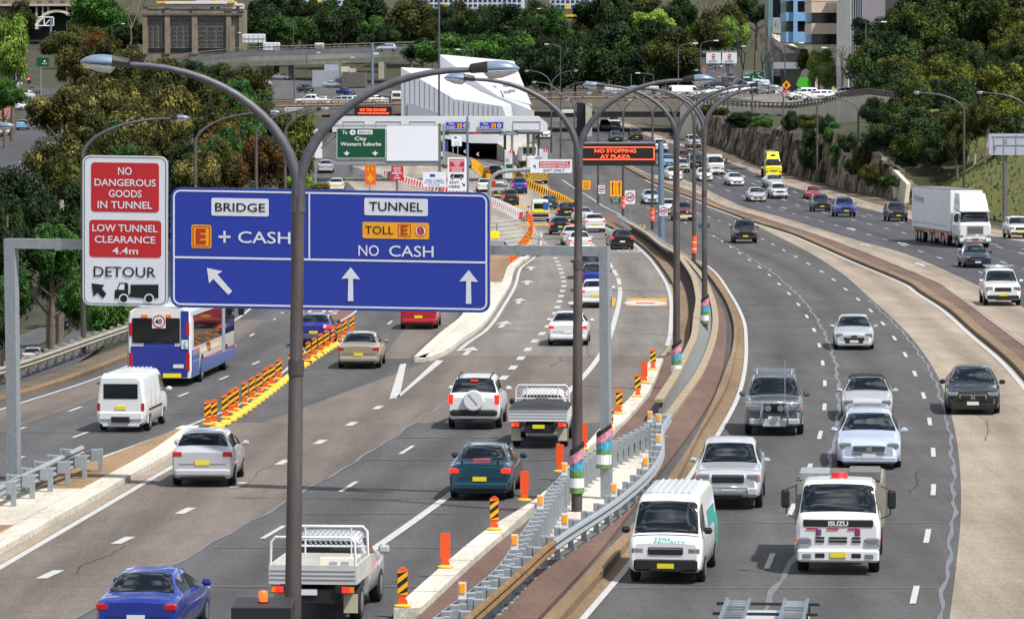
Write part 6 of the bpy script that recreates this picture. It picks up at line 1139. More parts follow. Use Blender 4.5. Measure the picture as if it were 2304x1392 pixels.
# green city sign gantry
PC_ = Plane(757, 400); o = empty('sign_gantry', PC_.pt(990, 470), 0, 'grey gantry holding the green city sign and a blank white board', 'sign gantry'); mb = MB()
for y, h in ((281, 4.5), (361, 9)): mb.slab(PC_.rr(744, y, 1002, y + h, 0, -.12), (0, .5, 0), MT['galv'])
parent_at(o, mb, 'beam'); mb = MB(); mb.slab(PC_.rr(986, 278, 992, 470, 0, -.05), (0, .35, 0), MT['steel']); mb.slab(PC_.rr(996, 278, 1001, 365, 0, -.1), (0, .35, 0), MT['galv']); parent_at(o, mb, 'post')
mb = MB(); mb.tube([tuple(PC_.pt(722, 334, -.3)), tuple(PC_.pt(757, 305, -.3))], .09, MT['steel'], 6); parent_at(o, mb, 'brace')
d = empty('direction_sign', PC_.pt(812, 358), 0, 'green sign reading City Western Suburbs with two down arrows', 'road sign')
def city(mb):
    q = lambda s, x0, yb, x1, yt, m=SW: PC_.text(mb, s, x0, yb, x1, yt, m, .03, .016)
    q('To', 770, 302, 781.5, 294); mb.face([tuple(PC_.pt(793.5 + 7.5*cos(a), 298 - 6.5*sin(a), .025)) for a in [2*pi*i/6 for i in range(6)]], SW); q('4', 790.5, 301, 796.5, 295, BLUE); mb.face(PC_.rr(804.5, 292.5, 838, 302.5, 1, .025), SW); q('BRIDGE', 807.5, 300.5, 835, 295, SB)
    q('City', 798, 318.5, 825, 308); q('Western Suburbs', 766, 328, 857.5, 320)
    for cx in (780, 844): PC_.poly(mb, [(cx-1.5, 340), (cx+1.5, 340), (cx+1.5, 344), (cx+7.5, 343), (cx, 350.5), (cx-7.5, 343), (cx-1.5, 344)], SW, .03)
sign(d, PC_, 757, 288, 868.5, 357, 4, SG, city, SW, bi=.6, bw=1); d = empty('blank_board', PC_.pt(930, 360), 0, 'blank white sign board beside the green city sign', 'sign board'); sign(d, PC_, 870, 283, 986, 362, 0, SW, None, th=.12)
# electronic signs
PV = Plane(1300, 314); o = empty('message_sign', PV.pt(1488, 545), 0, 'black electronic sign with red letters reading no stopping at plaza', 'electronic sign')
mb = MB(); mb.slab(PV.rr(1292, 322, 1475, 373, 0), (0, .7, 0), BLK); mb.slab(PV.rr(1292, 320, 1475, 323, 0, .02), (0, .75, 0), MT['galv']); parent_at(o, mb, 'cabinet')
mb = MB(); [mb.face(PV.rr(*e, 0, .03), LED) for e in ((1300,330.6,1472.6,332.6),(1300,358,1472.6,360),(1470.6,330.6,1472.6,360))]; parent_at(o, mb, 'lit_frame')
mb = MB(); PV.text(mb, 'NO STOPPING', 1338, 343.4, 1431, 335.6, LED, .03, .004); PV.text(mb, 'AT PLAZA', 1351, 356, 1418, 348.4, LED, .03, .004); parent_at(o, mb, 'lit_lettering')
mb = MB(); mb.tube([tuple(PV.pt(1489, 548, -.3)), tuple(PV.pt(1487, 319, -.3))], [.26, .21], SHELL, 12); mb.box(tuple(PV.pt(1489, 546, -.3)), (.8, .8, .1), MT['galv']); parent_at(o, mb, 'post'); mb = MB(); mb.tube([tuple(PV.pt(1492.5, 320, -.3)), tuple(PV.pt(1492.5, 301, -.3))], .03, SHELL, 6); parent_at(o, mb, 'aerial')
d = empty('speed_sign', PV.pt(1492, 485, .1), 0, 'small sixty speed sign strapped to the steel electronic sign post', 'speed sign'); PS = Plane(1492, 313.5)
def sixty(pl, cx, cy, R, m2=SB):
    def f(mb): pl.ring(mb, cx, cy, R*.74, R*.96, SR, .012); pl.text(mb, '60', cx - R*.55, cy + R*.32, cx + R*.55, cy - R*.36, m2, .014, .02)
    return f
sign(d, PS, 1483.5, 462, 1502, 485.5, 1, SW, sixty(PS, 1492.5, 474, 9)); 
P6 = Plane(1417, 330); d = empty('speed_sign', P6.pt(1417, 500), 0, 'white sixty speed sign on a thin post by the median', 'speed sign'); sign(d, P6, 1406, 428.5, 1429, 459, 1, SW, sixty(P6, 1417.5, 443.5, 10.8)); mb = MB(); mb.tube([tuple(P6.pt(1418, 497, -.1)), tuple(P6.pt(1418, 440, -.1))], .04, MT['galv'], 6); parent_at(d, mb, 'post')
P7 = Plane(1354, 400); d = empty('speed_sign', P7.pt(1354, 437), 0, 'little grey sixty sign below the electronic sign, seen far off', 'speed sign'); sign(d, P7, 1346, 417, 1361, 436, 1, SW, sixty(P7, 1353.5, 426, 7)); mb = MB(); mb.tube([tuple(P7.pt(1353, 452, -.1)), tuple(P7.pt(1353, 430, -.1))], .05, MT['galv'], 6); parent_at(d, mb, 'post')
P8 = Plane(1385, 350); d = empty('lane_sign', P8.pt(1385, 460), 0, 'amber sign with two black arrows above a green do not stop plate', 'road sign')
def lanes(mb):
    for cx in (1378.5, 1393.5): P8.poly(mb, [(cx-1, 438), (cx-1, 415), (cx-2.6, 415), (cx, 410), (cx+2.6, 415), (cx+1, 415), (cx+1, 438)], SB, .012)
    P8.poly(mb, [(1385.3, 440), (1385.3, 410), (1386.5, 410), (1386.5, 440)], SRO, .012)
sign(d, P8, 1372.5, 407, 1399, 442.5, 1, SY, lanes); sign(d, P8, 1374, 443.5, 1396, 457, .5, SG, lambda mb: (P8.text(mb, 'DO NOT', 1377, 449, 1393, 445.5, SW, .012), P8.text(mb, 'STOP', 1379, 455, 1391, 451.5, SW, .012))); mb = MB(); mb.tube([tuple(P8.pt(1385, 480, -.1)), tuple(P8.pt(1385, 430, -.1))], .05, MT['galv'], 6); parent_at(d, mb, 'post')
P9 = Plane(1319, 400); d = empty('road_sign', P9.pt(1319, 440), 0, 'small plain yellow board under the left end of the electronic sign', 'road sign'); sign(d, P9, 1309, 406, 1329, 426, 1, SY, lambda mb: [mb.face(P9.rr(1313, y, 1325, y + 1, 0, .012), SRO) for y in (410, 414, 418, 421)]); mb = MB(); mb.tube([tuple(P9.pt(1319, 446, -.1)), tuple(P9.pt(1319, 420, -.1))], .05, MT['galv'], 6); parent_at(d, mb, 'post')
# exit only sign on a bent arm, exit here sign, camera sign, boom gate, merge banner
PE = Plane(1240, 345); o = empty('arm_sign', PE.pt(1103, 490), 0, 'white exit only sign with a red panel on a bent grey arm', 'road sign')
mb = MB(); mb.tube([tuple(PE.pt(x, y, -.2)) for x, y in ((1102,500),(1101,425),(1103,408),(1110,396),(1122,388),(1140,385),(1200,381))], .17, MT['galv'], 10); parent_at(o, mb, 'bent_arm')
sign(o, PE, 1193, 358.5, 1287, 389, 1.5, SW, lambda mb: (mb.face(PE.rr(1213, 363, 1283, 377.5, 1, .012), SR), PE.text(mb, 'DANGEROUS GOODS &', 1216, 369.2, 1278, 364.5, SW, .02, .02), PE.text(mb, 'OVERHEIGHT VEHICLES', 1215, 375.8, 1282, 371, SW, .02, .02), PE.text(mb, 'EXIT ONLY', 1223, 386.5, 1271, 380.5, SB, .014), PE.poly(mb, [(1200,371),(1206.5,372),(1204,374),(1207,378),(1205.5,379),(1202.5,375.5),(1201,378)], SB)))
PX = Plane(1028, 380); o = empty('exit_sign', PX.pt(1050, 470), 0, 'white exit here sign with red panel and truck symbol on a tall pale pole', 'road sign')
mb = MB(); mb.tube([tuple(PX.pt(1052.5, 480, -.2)), tuple(PX.pt(1051.5, 262, -.2))], [.14, .11], SHELL, 10); parent_at(o, mb, 'post')
def exh(mb):
    mb.face(PX.rr(1011, 358, 1045, 386.5, 1.5, .012), SR)
    for i, s in enumerate(('DANGEROUS', 'GOODS', 'AND', 'OVERHEIGHT', 'VEHICLES')): w_ = (30, 16, 10, 31, 24)[i]; PX.text(mb, s, 1028 - w_/2, 364 + 5.35*i, 1028 + w_/2, 360 + 5.35*i, SW, .02, .02)
    PX.poly(mb, [(1021,392),(1043,392),(1043,401),(1021,401)], SB); PX.poly(mb, [(1013,401),(1013,396),(1015.5,391.5),(1020,391.5),(1020,401)], SB)
    for cx in (1018, 1037.5): PX.disc(mb, cx, 401.5, 3.4, SW, .016, 14); PX.disc(mb, cx, 401.5, 2.4, SB, .02, 14)
    PX.text(mb, 'EXIT', 1012, 413.5, 1033, 407.5, SB, .014); PX.text(mb, 'HERE', 1010, 423, 1035, 417, SB, .014); PX.poly(mb, [(1038.5,412.5),(1040,411),(1044,415),(1046,412.5),(1046.5,419),(1040,418.5),(1042.5,416.5)], SB)
sign(o, PX, 1007, 354, 1050, 429.5, 3, SW, exh, None); 
PCm = Plane(977, 385); o = empty('camera_sign', PCm.pt(977, 450), 0, 'pale speed camera sign with a small blue camera symbol', 'road sign'); LB2 = mat('sign_lettering_blue', srgb(110, 140, 200), .5); sign(o, PCm, 951.5, 387, 1004, 420.5, 1, SW, lambda mb: (mb.face(PCm.rr(967, 392, 979, 398, 1, .012), BLUE), PCm.text(mb, 'SPEED CAMERA', 957, 408, 998, 403.5, LB2, .012), PCm.text(mb, 'IN USE 24 HOURS', 955, 413, 1000, 409, LB2, .012), PCm.text(mb, 'IN TUNNEL', 964, 418, 990, 414.5, LB2, .012))); mb = MB(); [mb.tube([tuple(PCm.pt(x, 470, -.1)), tuple(PCm.pt(x, 400, -.1))], .1, MT['galv_old'], 6) for x in (973, 992)]; parent_at(o, mb, 'post')
PBg = Plane(893, 400); o = empty('boom_gate_sign', PBg.pt(893, 455), 0, 'red sign reading boom gate prepare to stop', 'road sign')
sign(o, PBg, 880, 374, 907.5, 406, 2, SR, lambda mb: [PBg.text(mb, s, 893.5 - w_/2, 380.5 + 5.6*i, 893.5 + w_/2, 376.3 + 5.6*i, SW, .012, .02) for i, (s, w_) in enumerate((('BOOM', 16), ('GATE', 15), ('PREPARE', 22), ('TO', 7), ('STOP', 15)))]); mb = MB(); mb.tube([tuple(PBg.pt(893.5, 460, -.1)), tuple(PBg.pt(893.5, 390, -.1))], .09, MT['concrete_dark'], 6); parent_at(o, mb, 'post')
PM = Plane(833, 405); o = empty('merge_banner', PM.pt(833, 455), 0, 'tall orange banner sign with a merge arrow beside the red boom gate sign', 'road sign'); sign(o, PM, 821, 367, 845.5, 416, 1, SO, lambda mb: (PM.poly(mb, [(833,371),(842,380.5),(833,390),(824,380.5)], SY, .012), PM.poly(mb, [(832.3,387),(832.3,376),(831,376),(833,373),(835,376),(833.7,376),(833.7,382),(836.5,386),(835,387),(833.4,384)], SB, .02), PM.poly(mb, [(833,391),(842,401),(833,411),(824,401)], SY, .012))); mb = MB(); mb.tube([tuple(PM.pt(832, 455, -.1)), tuple(PM.pt(832, 400, -.1))], .05, MT['galv'], 6); parent_at(o, mb, 'post')
PVs = Plane(715, 420); o = empty('bus_lane_sign', PVs.pt(718, 440), 0, 'white vertical sign edge half hidden by the tree left of the green sign', 'road sign'); sign(o, PVs, 700, 290, 725, 356, .5, SW, lambda mb: (PVs.text(mb, 'E', 711, 305, 716, 300, SB, .012), PVs.text(mb, 'S', 711, 318, 716, 313, SB, .012)), th=.3); mb = MB(); mb.slab(PVs.rr(708, 356, 712, 440, 0, -.1), (0, .2, 0), MT['galv']); parent_at(o, mb, 'post')
# toll plaza signs
for x0, lab in ((1002, 'blue toll point sign left on the white canopy, partly behind a pole'), (1078.5, 'blue toll point sign right on the white canopy')):
    pl = Plane(x0, 464.7); o = empty('toll_sign', pl.pt(x0 + 28, 291), 0, lab, 'road sign', 'toll point signs'); off = x0 - 1078.5
    sign(o, pl, x0, 274, x0 + 55, 291, .5, BLUE, lambda mb: (pl.text(mb, 'TOLL', x0+7, 281, x0+20, 276.5, SW, .012), pl.text(mb, 'POINT', x0+4, 288.5, x0+23, 284, SW, .012), mb.face(pl.rr(x0+27.5, 278.5, x0+37, 288, .5, .012), SY), pl.text(mb, 'E', x0+30, 287, x0+35, 280, SRO, .02, .03), pl.disc(mb, x0+45, 283, 4.4, SW), pl.text(mb, 'e', x0+42.5, 285.5, x0+47.5, 280, SR, .02, .03)), SW, bi=.5, bw=.7)
for x0, x1, lab in ((1124, 1166, 'green toll gates sign hanging under the canopy'), (992, 1010, 'green sign end under the canopy beside the white board')):
    pl = Plane(x0, 464.5); o = empty('lane_board', pl.pt(x0 + 9, 304), 0, lab, 'road sign'); sign(o, pl, x0, 295, x1, 304.5, 0, SG, (lambda mb: (pl.text(mb, 'TOLL GATES', 1131, 298.6, 1158, 296, SW, .012), pl.text(mb, 'ALL VEHICLES', 1127, 303, 1164, 299.8, SW, .012))) if x0 > 1100 else None)
pl = Plane(1081, 464.5); o = empty('lane_board', pl.pt(1076, 302), 0, 'small red plate under the middle of the canopy', 'road sign'); sign(o, pl, 1067, 298, 1084, 302, 0, SR, None)
pl = Plane(1028, 460); o = empty('camera_sign', pl.pt(1028, 350), 0, 'white camera and speed sign under the canopy left of the pale pole', 'road sign'); sign(o, pl, 1016, 306, 1039, 329, .5, SW, lambda mb: (mb.face(pl.rr(1021.5, 308, 1028, 311.5, .5, .012), BLUE), pl.ring(mb, 1027.5, 323.5, 3.4, 4.6, MT['grey_panel'], .012))); mb = MB(); [mb.tube([tuple(pl.pt(x, 385, -.1)), tuple(pl.pt(x, 325, -.1))], .06, MT['galv'], 6) for x in (1019, 1030)]; parent_at(o, mb, 'post')
pl = Plane(1145, 462); o = empty('lane_board', pl.pt(1145, 380), 0, 'small green plate on the left toll booth', 'road sign'); sign(o, pl, 1138, 369.5, 1153, 379, 0, SG, None)
pl = Plane(840, 586); o = empty('message_sign', pl.pt(838, 262), 0, 'small electronic sign with two lines of red letters left of the white building', 'electronic sign'); mb = MB(); mb.slab(pl.rr(798, 240, 881, 263, 0), (0, .6, 0), BLK); parent_at(o, mb, 'cabinet'); mb = MB(); pl.text(mb, 'NO TAG OR PASS?', 810, 250.5, 869, 244.5, LED, .03, .02); pl.text(mb, 'www.rta.nsw.gov.au', 805, 258.5, 875, 252.5, LED, .03, .02); parent_at(o, mb, 'lit_lettering')
mb = MB(); [mb.slab(pl.rr(x, y, x + 6, y + 1, 0, -.1), (0, .3, 0), MT['steel']) for x in (791, 882) for y in (240, 247, 254, 262)]; [mb.slab(pl.rr(x, 238, x + 1.2, 275, 0, -.1), (0, .3, 0), MT['steel']) for x in (791, 796, 882, 887)]; parent_at(o, mb, 'frame')
pl = Plane(663, 587.2); o = empty('name_board', pl.pt(663, 252), 0, 'white street name board on the overpass railing', 'sign board'); sign(o, pl, 641, 242, 685, 250.5, .5, MT['white'], lambda mb: pl.text(mb, 'MOUNT STREET', 644, 248.5, 682, 244, SB, .012))
pl = Plane(1280, 588 - .6); o = empty('clearance_board', pl.pt(1278, 252), 0, 'white clearance board under the overpass beside the lamp arms', 'sign board'); sign(o, pl, 1264, 246.5, 1291, 254.5, .5, MT['white'], None)
# signs on the upper streets
pl = Plane(1630, 690); o = empty('sign_gantry', pl.pt(1640, 200), 0, 'white gantry with two no entry panels over the hill street', 'sign gantry'); mb = MB(); mb.slab(pl.rr(1580, 115, 1657, 117, 0), (0, .3, 0), MT['galv']); mb.slab(pl.rr(1592, 143, 1657, 146.5, 0), (0, .3, 0), MT['galv']); mb.slab(pl.rr(1634, 146, 1637, 205, 0, -.1), (0, .3, 0), MT['steel']); parent_at(o, mb, 'frame')
P10 = Plane(1630, 689.5)
for x0 in (1589, 1625):
    sign(o, P10, x0, 118.5, x0 + 33, 143, 1, SW, lambda mb: (P10.disc(mb, x0 + 16.5, 126, 4.2, SR, .03), mb.face(P10.rr(x0 + 13.3, 125.3, x0 + 19.7, 126.8, 0, .05), SW), P10.text(mb, 'NO', x0 + 12.5, 135, x0 + 20.5, 131.5, SB, .03), P10.text(mb, 'ENTRY', x0 + 7, 140.5, x0 + 26, 136.8, SB, .03)))
pl = Plane(1695, 640); o = empty('direction_sign', pl.pt(1696, 205), 0, 'green street direction sign with white route lines by the bare tree', 'road sign')
def gs(mb):
    for s, x0, yb, x1, yt in (('Luna Park', 1675, 164.5, 1694, 161), ('Airport', 1675, 169, 1689, 166), ('City', 1702, 166.5, 1710, 163.5)): pl.text(mb, s, x0, yb, x1, yt, SW, .03)
    for pts in (((1691,178),(1707,178.5),(1709.5,181),(1709.5,187)), ((1694.5,178),(1694.5,171)), ((1705.5,168.5),(1706.5,172),(1714,175),(1717.5,179),(1717.5,186))): mb.tube([tuple(pl.pt(x, y, .04)) for x, y in pts], .045, SW, 6)
    mb.face(pl.rr(1673, 172.5, 1687, 175.5, .5, .03), SW)
sign(o, pl, 1671.5, 159.5, 1721, 189, 1, SG, gs, SW, bi=.4, bw=.4); mb = MB(); [mb.tube([tuple(pl.pt(x, 213, -.1)), tuple(pl.pt(x, 180, -.1))], .06, MT['galv'], 6) for x in (1678, 1714)]; parent_at(o, mb, 'post')
pl = Plane(1770, 590); o = empty('warning_sign', pl.pt(1770, 228), 0, 'yellow diamond warning sign over a red plate at the curved railing', 'road sign'); mb = MB(); mb.slab([tuple(pl.pt(*q)) for q in ((1769.5,202),(1779.5,192),(1769.5,181.5),(1759.5,192))], (0, .05, 0), SY); [mb.box(tuple(pl.pt(x, y, .04)), (.16, .03, .2), SB) for x, y in ((1768, 188.5), (1771, 189), (1767.5, 192.5), (1771.5, 192), (1769.5, 195.5))]; parent_at(o, mb, 'diamond_panel'); sign(o, pl, 1761, 203, 1779, 212.5, .5, SR, lambda mb: (pl.text(mb, 'CHANGED', 1763, 207, 1777, 204.5, SW, .012), pl.text(mb, 'NO STOP', 1763, 211.5, 1777, 209, SW, .012))); mb = MB(); mb.tube([tuple(pl.pt(1770, 236, -.1)), tuple(pl.pt(1770, 205, -.1))], .06, MT['steel'], 6); parent_at(o, mb, 'post')
pl = Plane(1752, 600); o = empty('speed_sign', pl.pt(1752, 214), 0, 'white forty sign left of the yellow diamond', 'speed sign'); sign(o, pl, 1744.5, 196, 1762, 210, .5, SW, lambda mb: (pl.ring(mb, 1757, 202, 3.2, 4.3, SR, .012), pl.text(mb, '40', 1755, 203.5, 1759, 200.5, SB, .014))); mb = MB(); mb.tube([tuple(pl.pt(1750, 222, -.1)), tuple(pl.pt(1750, 205, -.1))], .06, MT['steel'], 6); parent_at(o, mb, 'post')
pl = Plane(97, 620); o = empty('direction_sign', pl.pt(97, 160), 0, 'small green direction sign among the trees beside the side street', 'road sign'); sign(o, pl, 82, 130, 110, 150, .5, SG, lambda mb: (pl.disc(mb, 100.5, 138, 2, SW), pl.text(mb, 'M1', 95, 145, 105, 142, SW, .012))); mb = MB(); mb.tube([tuple(pl.pt(92, 230, -.1)), tuple(pl.pt(92, 140, -.1))], .08, MT['galv'], 6); parent_at(o, mb, 'post')
pl = Plane(65, 600); o = empty('traffic_light', pl.pt(30, 240), 0, 'red traffic light on a mast arm with a small white sign', 'traffic light'); mb = MB(); mb.tube([tuple(pl.pt(x, y)) for x, y in ((-6,300),(-6,191),(0,189),(64,180))], .07, MT['galv'], 6); parent_at(o, mb, 'mast_arm'); mb = MB(); mb.slab(pl.rr(61, 173, 69, 189, 1, .05), (0, .2, 0), BLK); parent_at(o, mb, 'signal_head'); mb = MB(); pl.disc(mb, 65, 177.5, 2.6, LED, .08, 14); parent_at(o, mb, 'red_light'); sign(o, pl, 39.5, 175.5, 50.5, 190, .5, SW, lambda mb: mb.face(pl.rr(43, 178, 47, 184, 0, .012), MT['grey_panel']))
pl = Plane(100, 800); o = empty('truss_gantry', pl.pt(116, 70), 0, 'white truss sign frame on a post in front of the arch bridge', 'sign gantry'); mb = MB(); [mb.tube([tuple(pl.pt(*a)), tuple(pl.pt(*b))], .14, MT['white'], 6) for a, b in (((80,58.5),(120,58.5)),((86,39.5),(120,39.5)),((120,39.5),(120,58.5)),((99,40),(99,58)),((100,58),(116,41)),((80,53),(80,58.5)),((81,57),(97,41)))]; parent_at(o, mb, 'truss'); mb = MB(); mb.tube([tuple(pl.pt(114.5, 110)), tuple(pl.pt(114.5, 40))], .22, SHELL, 8); parent_at(o, mb, 'post')
pl = Plane(2265, 340); o = empty('electronic_sign', pl.pt(2245, 470), 0, 'pale back of an electronic sign at the right edge before the trees', 'electronic sign'); mb = MB(); mb.slab(pl.rr(2225, 301, 2330, 349, 5), (0, .6, 0), mat('sign_back_pale', srgb(172, 178, 194), .5)); parent_at(o, mb, 'cabinet'); mb = MB(); [mb.slab(pl.rr(*e, 0, .05), (0, .05, 0), MT['grey_panel']) for e in ((2232,306,2330,308),(2240,326,2330,327),(2236,308,2238,345),(2258,308,2259.5,345),(2285,304,2288,345))]; mb.slab(pl.rr(2236, 329, 2240, 338, 0, .06), (0, .05, 0), MT['steel']); mb.slab(pl.rr(2258, 313, 2266, 321, 1, .06), (0, .05, 0), MT['galv']); parent_at(o, mb, 'frame'); mb = MB(); mb.tube([tuple(pl.pt(2262, 500, -.4)), tuple(pl.pt(2262, 345, -.4))], .2, MT['steel'], 8); parent_at(o, mb, 'post')
o = empty('solar_panel', A(1585, 507, 300), 0, 'small blue solar panel beside the lamp post at the wall bend', 'solar panel'); mb = MB(); p = A(1585, 507, 300); mb.slab([tuple(A(x, y, 300)) for x, y in ((1572,514),(1598,513),(1598,502),(1572,503))], (0, .5, .1), mat('solar_blue', srgb(66, 82, 130), .2)); parent_at(o, mb, 'panel'); mb = MB(); mb.tube([tuple(A(1586, 563, 300.3)), tuple(A(1586, 508, 300.3))], .05, MT['steel'], 6); parent_at(o, mb, 'post')
o = empty('signal_cabinet', A(590, 1500, 62), 0, 'black box with an orange beacon at the foot of the nearest lamp post', 'cabinet'); mb = MB(); a, b = A(521, 1392, 62), A(655, 1362, 62); mb.box(((a.x+b.x)/2, 62.5, b.z - .95), (b.x-a.x, 1.25, 1.9), BLK, None, .02); mb.tube([((a.x+b.x)/2, 62.6, 0), ((a.x+b.x)/2, 62.6, b.z - 1.8)], .12, BLK, 8); parent_at(o, mb, 'box'); mb = MB(); p = A(592, 1352, 62.4); mb.tube([(p.x, p.y, p.z - .1), (p.x, p.y, p.z)], .085, BLK, 14); mb.tube([(p.x, p.y, p.z), (p.x, p.y, p.z + .15), (p.x, p.y, p.z + .17)], [.075, .07, .05], mat('beacon_orange', srgb(255, 110, 20), .2, coat=1, emit=.25), 14); parent_at(o, mb, 'beacon')
# ---- lane dividers
DO = mat('divider_orange', srgb(240, 84, 30), .5); DY = mat('divider_yellow', srgb(218, 186, 62), .55); DS = mat('divider_amber', srgb(246, 178, 30), .5); DB = mat('divider_black', srgb(30, 28, 30), .6)
def divider(striped):
    o = empty('lane_divider'); mb = MB(); mb.loft([[(r*cos(2*pi*k/14), r*.7*sin(2*pi*k/14), z) for k in range(14)] for r, z in ((.24, 0), (.24, .04), (.12, .08))], DY, True, True, False); mb.build('base', o)
    mb = MB(); mb.loft([[(x*w_, y*.035, z) for x, y in ((-1,-1),(1,-1),(1,1),(-1,1))] for w_, z in ((.13, .06), (.12, .18), (.08, .22), (.1, .28), (.13, .3), (.14, .33), (.14, 1.03), (.12, 1.06))], DO, True, True, False); mb.build('body', o)
    if striped:
        mb = MB(); mb.face([(-.13, -.042, .34), (.13, -.042, .34), (.13, -.042, 1.01), (-.13, -.042, 1.01)], DB)
        for k in range(-1, 3):
            z0 = .36 + .3 * k; q = [(-.13, z0), (.13, z0 + .22), (.13, z0 + .37), (-.13, z0 + .15)]; c = [(x, min(1.01, max(.34, z))) for x, z in q]
            if c[0][1] != c[2][1]: mb.face([(x, -.047, z) for x, z in c], DS)
        mb.build('striped_panel', o)
        mb = MB(); mb.tube([(-.07, 0, 1.04), (-.05, 0, 1.1), (.05, 0, 1.1), (.07, 0, 1.04)], .018, DO, 6); mb.build('handle', o)
    return o
mS, mO = divider(True), divider(False)
def put(master, p, label, group, sc=1.0, rz=0.0): c = copy_tree(master); c.name = 'lane_divider'; c.location = p; c.scale = (.82, .9, sc); c.rotation_euler = (0, 0, rz); tag(c, label, 'lane divider', group); return c
KB = Curve([(475,972),(530,940),(600,890),(660,842),(720,800),(765,772),(805,752)])
mb = MB(); Yk = yof(970)
strip(mb, KB, KB, yof(970), yof(752), DY, .03, -.09, .11)
while Yk < yof(752):
    x = KB(Yk); mb.loft([[(x + r*cos(2*pi*k/10), Yk + .5*r/.21*sin(2*pi*k/10), z) for k in range(10)] for r, z in ((.2, .01), (.19, .09), (.1, .15))], DY, True, True, False); Yk += 1.5
tag(mb.build('yellow_divider_kerb'), 'knobbly yellow kerb along the lane, under the black and amber striped orange posts', 'kerb')
row = [(474,963),(488,960),(513,948),(527,936),(537,929),(557,916),(574,905),(590,895),(605,882),(618,874),(634,860),(661,842),(672,836),(683,829),(699,818),(713,808),(727,798),(740,789),(752,781),(766,772),(780,764),(797,754)]
for i, (x, y) in enumerate(row):
    g = G(x, y); lab = 'striped orange divider post in the close pair at the near end of the yellow kerb' if i < 2 else 'striped orange divider post in the row on the yellow kerb beside the gold sedan'
    put(mS, (g.x - .1, g.y, .13), lab, 'striped divider posts on the yellow kerb', .72)
for x, y, st, lab in ((906,1390,1,'striped divider post at the bottom edge on the pale block kerb'),(1002,1300,0,'plain orange divider post, nearest of its kind on the pale block kerb'),(1112,1213,1,'striped divider post on the block kerb below the teal sedan'),(1180,1146,0,'plain orange divider post just right of the teal sedan'),(1260,1080,0,'plain orange divider post behind the guard rail left of the second lamp post'),(1313,1028,0,'plain orange divider post peeking out right of the second lamp post'),(1372,985,1,'striped divider post mostly hidden by the gantry post'),(1393,946,1,'striped divider post just right of the gantry post'),(1435,907,1,'striped divider post midway along the block kerb, third from its far end'),(1450,874,0,'plain orange divider post leaning between two striped ones near the kerb end'),(1469,845,1,'striped divider post at the far end of the pale block kerb')):
    g = G(x, y); put(mS if st else mO, (g.x, g.y, .25), lab, 'divider posts on the block kerb', .75)
for i in range(24):                  # curved row of orange dividers round the hatched area
    f = i / 23; pts = [(1150,598),(1160,588),(1175,566),(1190,545),(1197,525),(1195,508),(1186,498)]; k = min(5, int(f * 6)); t = f * 6 - k
    x = pts[k][0] + (pts[k+1][0]-pts[k][0])*t; y = pts[k][1] + (pts[k+1][1]-pts[k][1])*t; g = G(x, y); put(mS if i % 3 else mO, (g.x, g.y, .02), 'orange divider post in the curved row round the hatched area', 'orange posts round the hatched area', .85)
def low_row(name, label, group, pts, n, ma, mbm, size):
    for i in range(n):
        f = i / (n - 1) * (len(pts) - 1); k = min(len(pts) - 2, int(f)); t = f - k; g = G(pts[k][0] + (pts[k+1][0]-pts[k][0])*t, pts[k][1] + (pts[k+1][1]-pts[k][1])*t)
        if i == 0: 
            mb = MB(); w_, d_, h_ = size; mb.loft([[(x*w_/2*q, y*d_/2, z) for x, y in ((-1,-1),(1,-1),(1,1),(-1,1))] for q, z in ((1, 0), (1, h_*.35), (.8, h_*.5), (.72, h_))], ma, True, True, False); mb.face([(-w_*.3, -d_/2 - .012, h_*.1), (w_*.15, -d_/2 - .012, h_*.1), (w_*.3, -d_/2 - .012, h_*.9), (-w_*.15, -d_/2 - .012, h_*.9)], mbm); o = mb.build(name); me = o.data
        else: o = link(bpy.data.objects.new(name, me))
        o.location = (g.x, g.y, zg(g.y) + .02); tag(o, label, 'barrier', group)
BRD = mat('barrier_red', srgb(206, 66, 60), .5)
low_row('lane_barrier', 'red and white barrier block in the curving row before the toll plaza', 'red and white barriers', [(868,398),(905,412),(950,424),(1005,436),(1060,448),(1104,462),(1140,478),(1172,496)], 52, MT['white'], BRD, (.75, .5, .85))
low_row('chevron_post', 'yellow and black post in the row left of the tunnel entrance lane', 'yellow posts by the tunnel lane', [(1058,372),(1080,388),(1108,418)], 20, DS, DB, (.7, .3, .95)); low_row('chevron_post', 'yellow and black post in the row between the two toll lanes', 'yellow posts between the toll lanes', [(1138,388),(1165,402),(1195,425),(1230,442),(1262,455),(1290,472)], 34, DS, DB, (.6, .3, .85))
o = empty('end_marker', G(1446, 520), 0, 'yellow and black marker board at the end of the median guard rail', 'road sign'); mb = MB(); mb.slab([tuple(A(x, y, 335)) for x, y in ((1437,522),(1452,522),(1452,506),(1437,506))], (0, .1, 0), DS); mb.slab([tuple(A(x, y, 334.9)) for x, y in ((1441,520),(1447,512),(1448,507),(1444,507),(1440,514))], (0, .03, 0), DB); parent_at(o, mb, 'panel')
o = empty('arrow_trailer', G(1110, 560), 0, 'yellow box on a grey trailer parked at the right end of the blue sign', 'trailer'); mb = MB(); p = G(1112, 562); mb.box((p.x, p.y, 1.1), (.75, .5, .55), PC['yellow'], None, .04); parent_at(o, mb, 'box'); mb = MB(); mb.box((p.x, p.y + .3, .5), (1.4, 1.6, .5), MT['galv'], None, .05); mb.tube([(p.x + .2, p.y + .6, .5), (p.x + .2, p.y + .6, 1.9)], .06, MT['galv'], 6); parent_at(o, mb, 'frame'); wheels(o, [(.7, .5), (.7, -.5)], .28, .16)
def rm(x):
    for c in list(x.children): rm(c)
    bpy.data.objects.remove(x)
rm(mS); rm(mO)
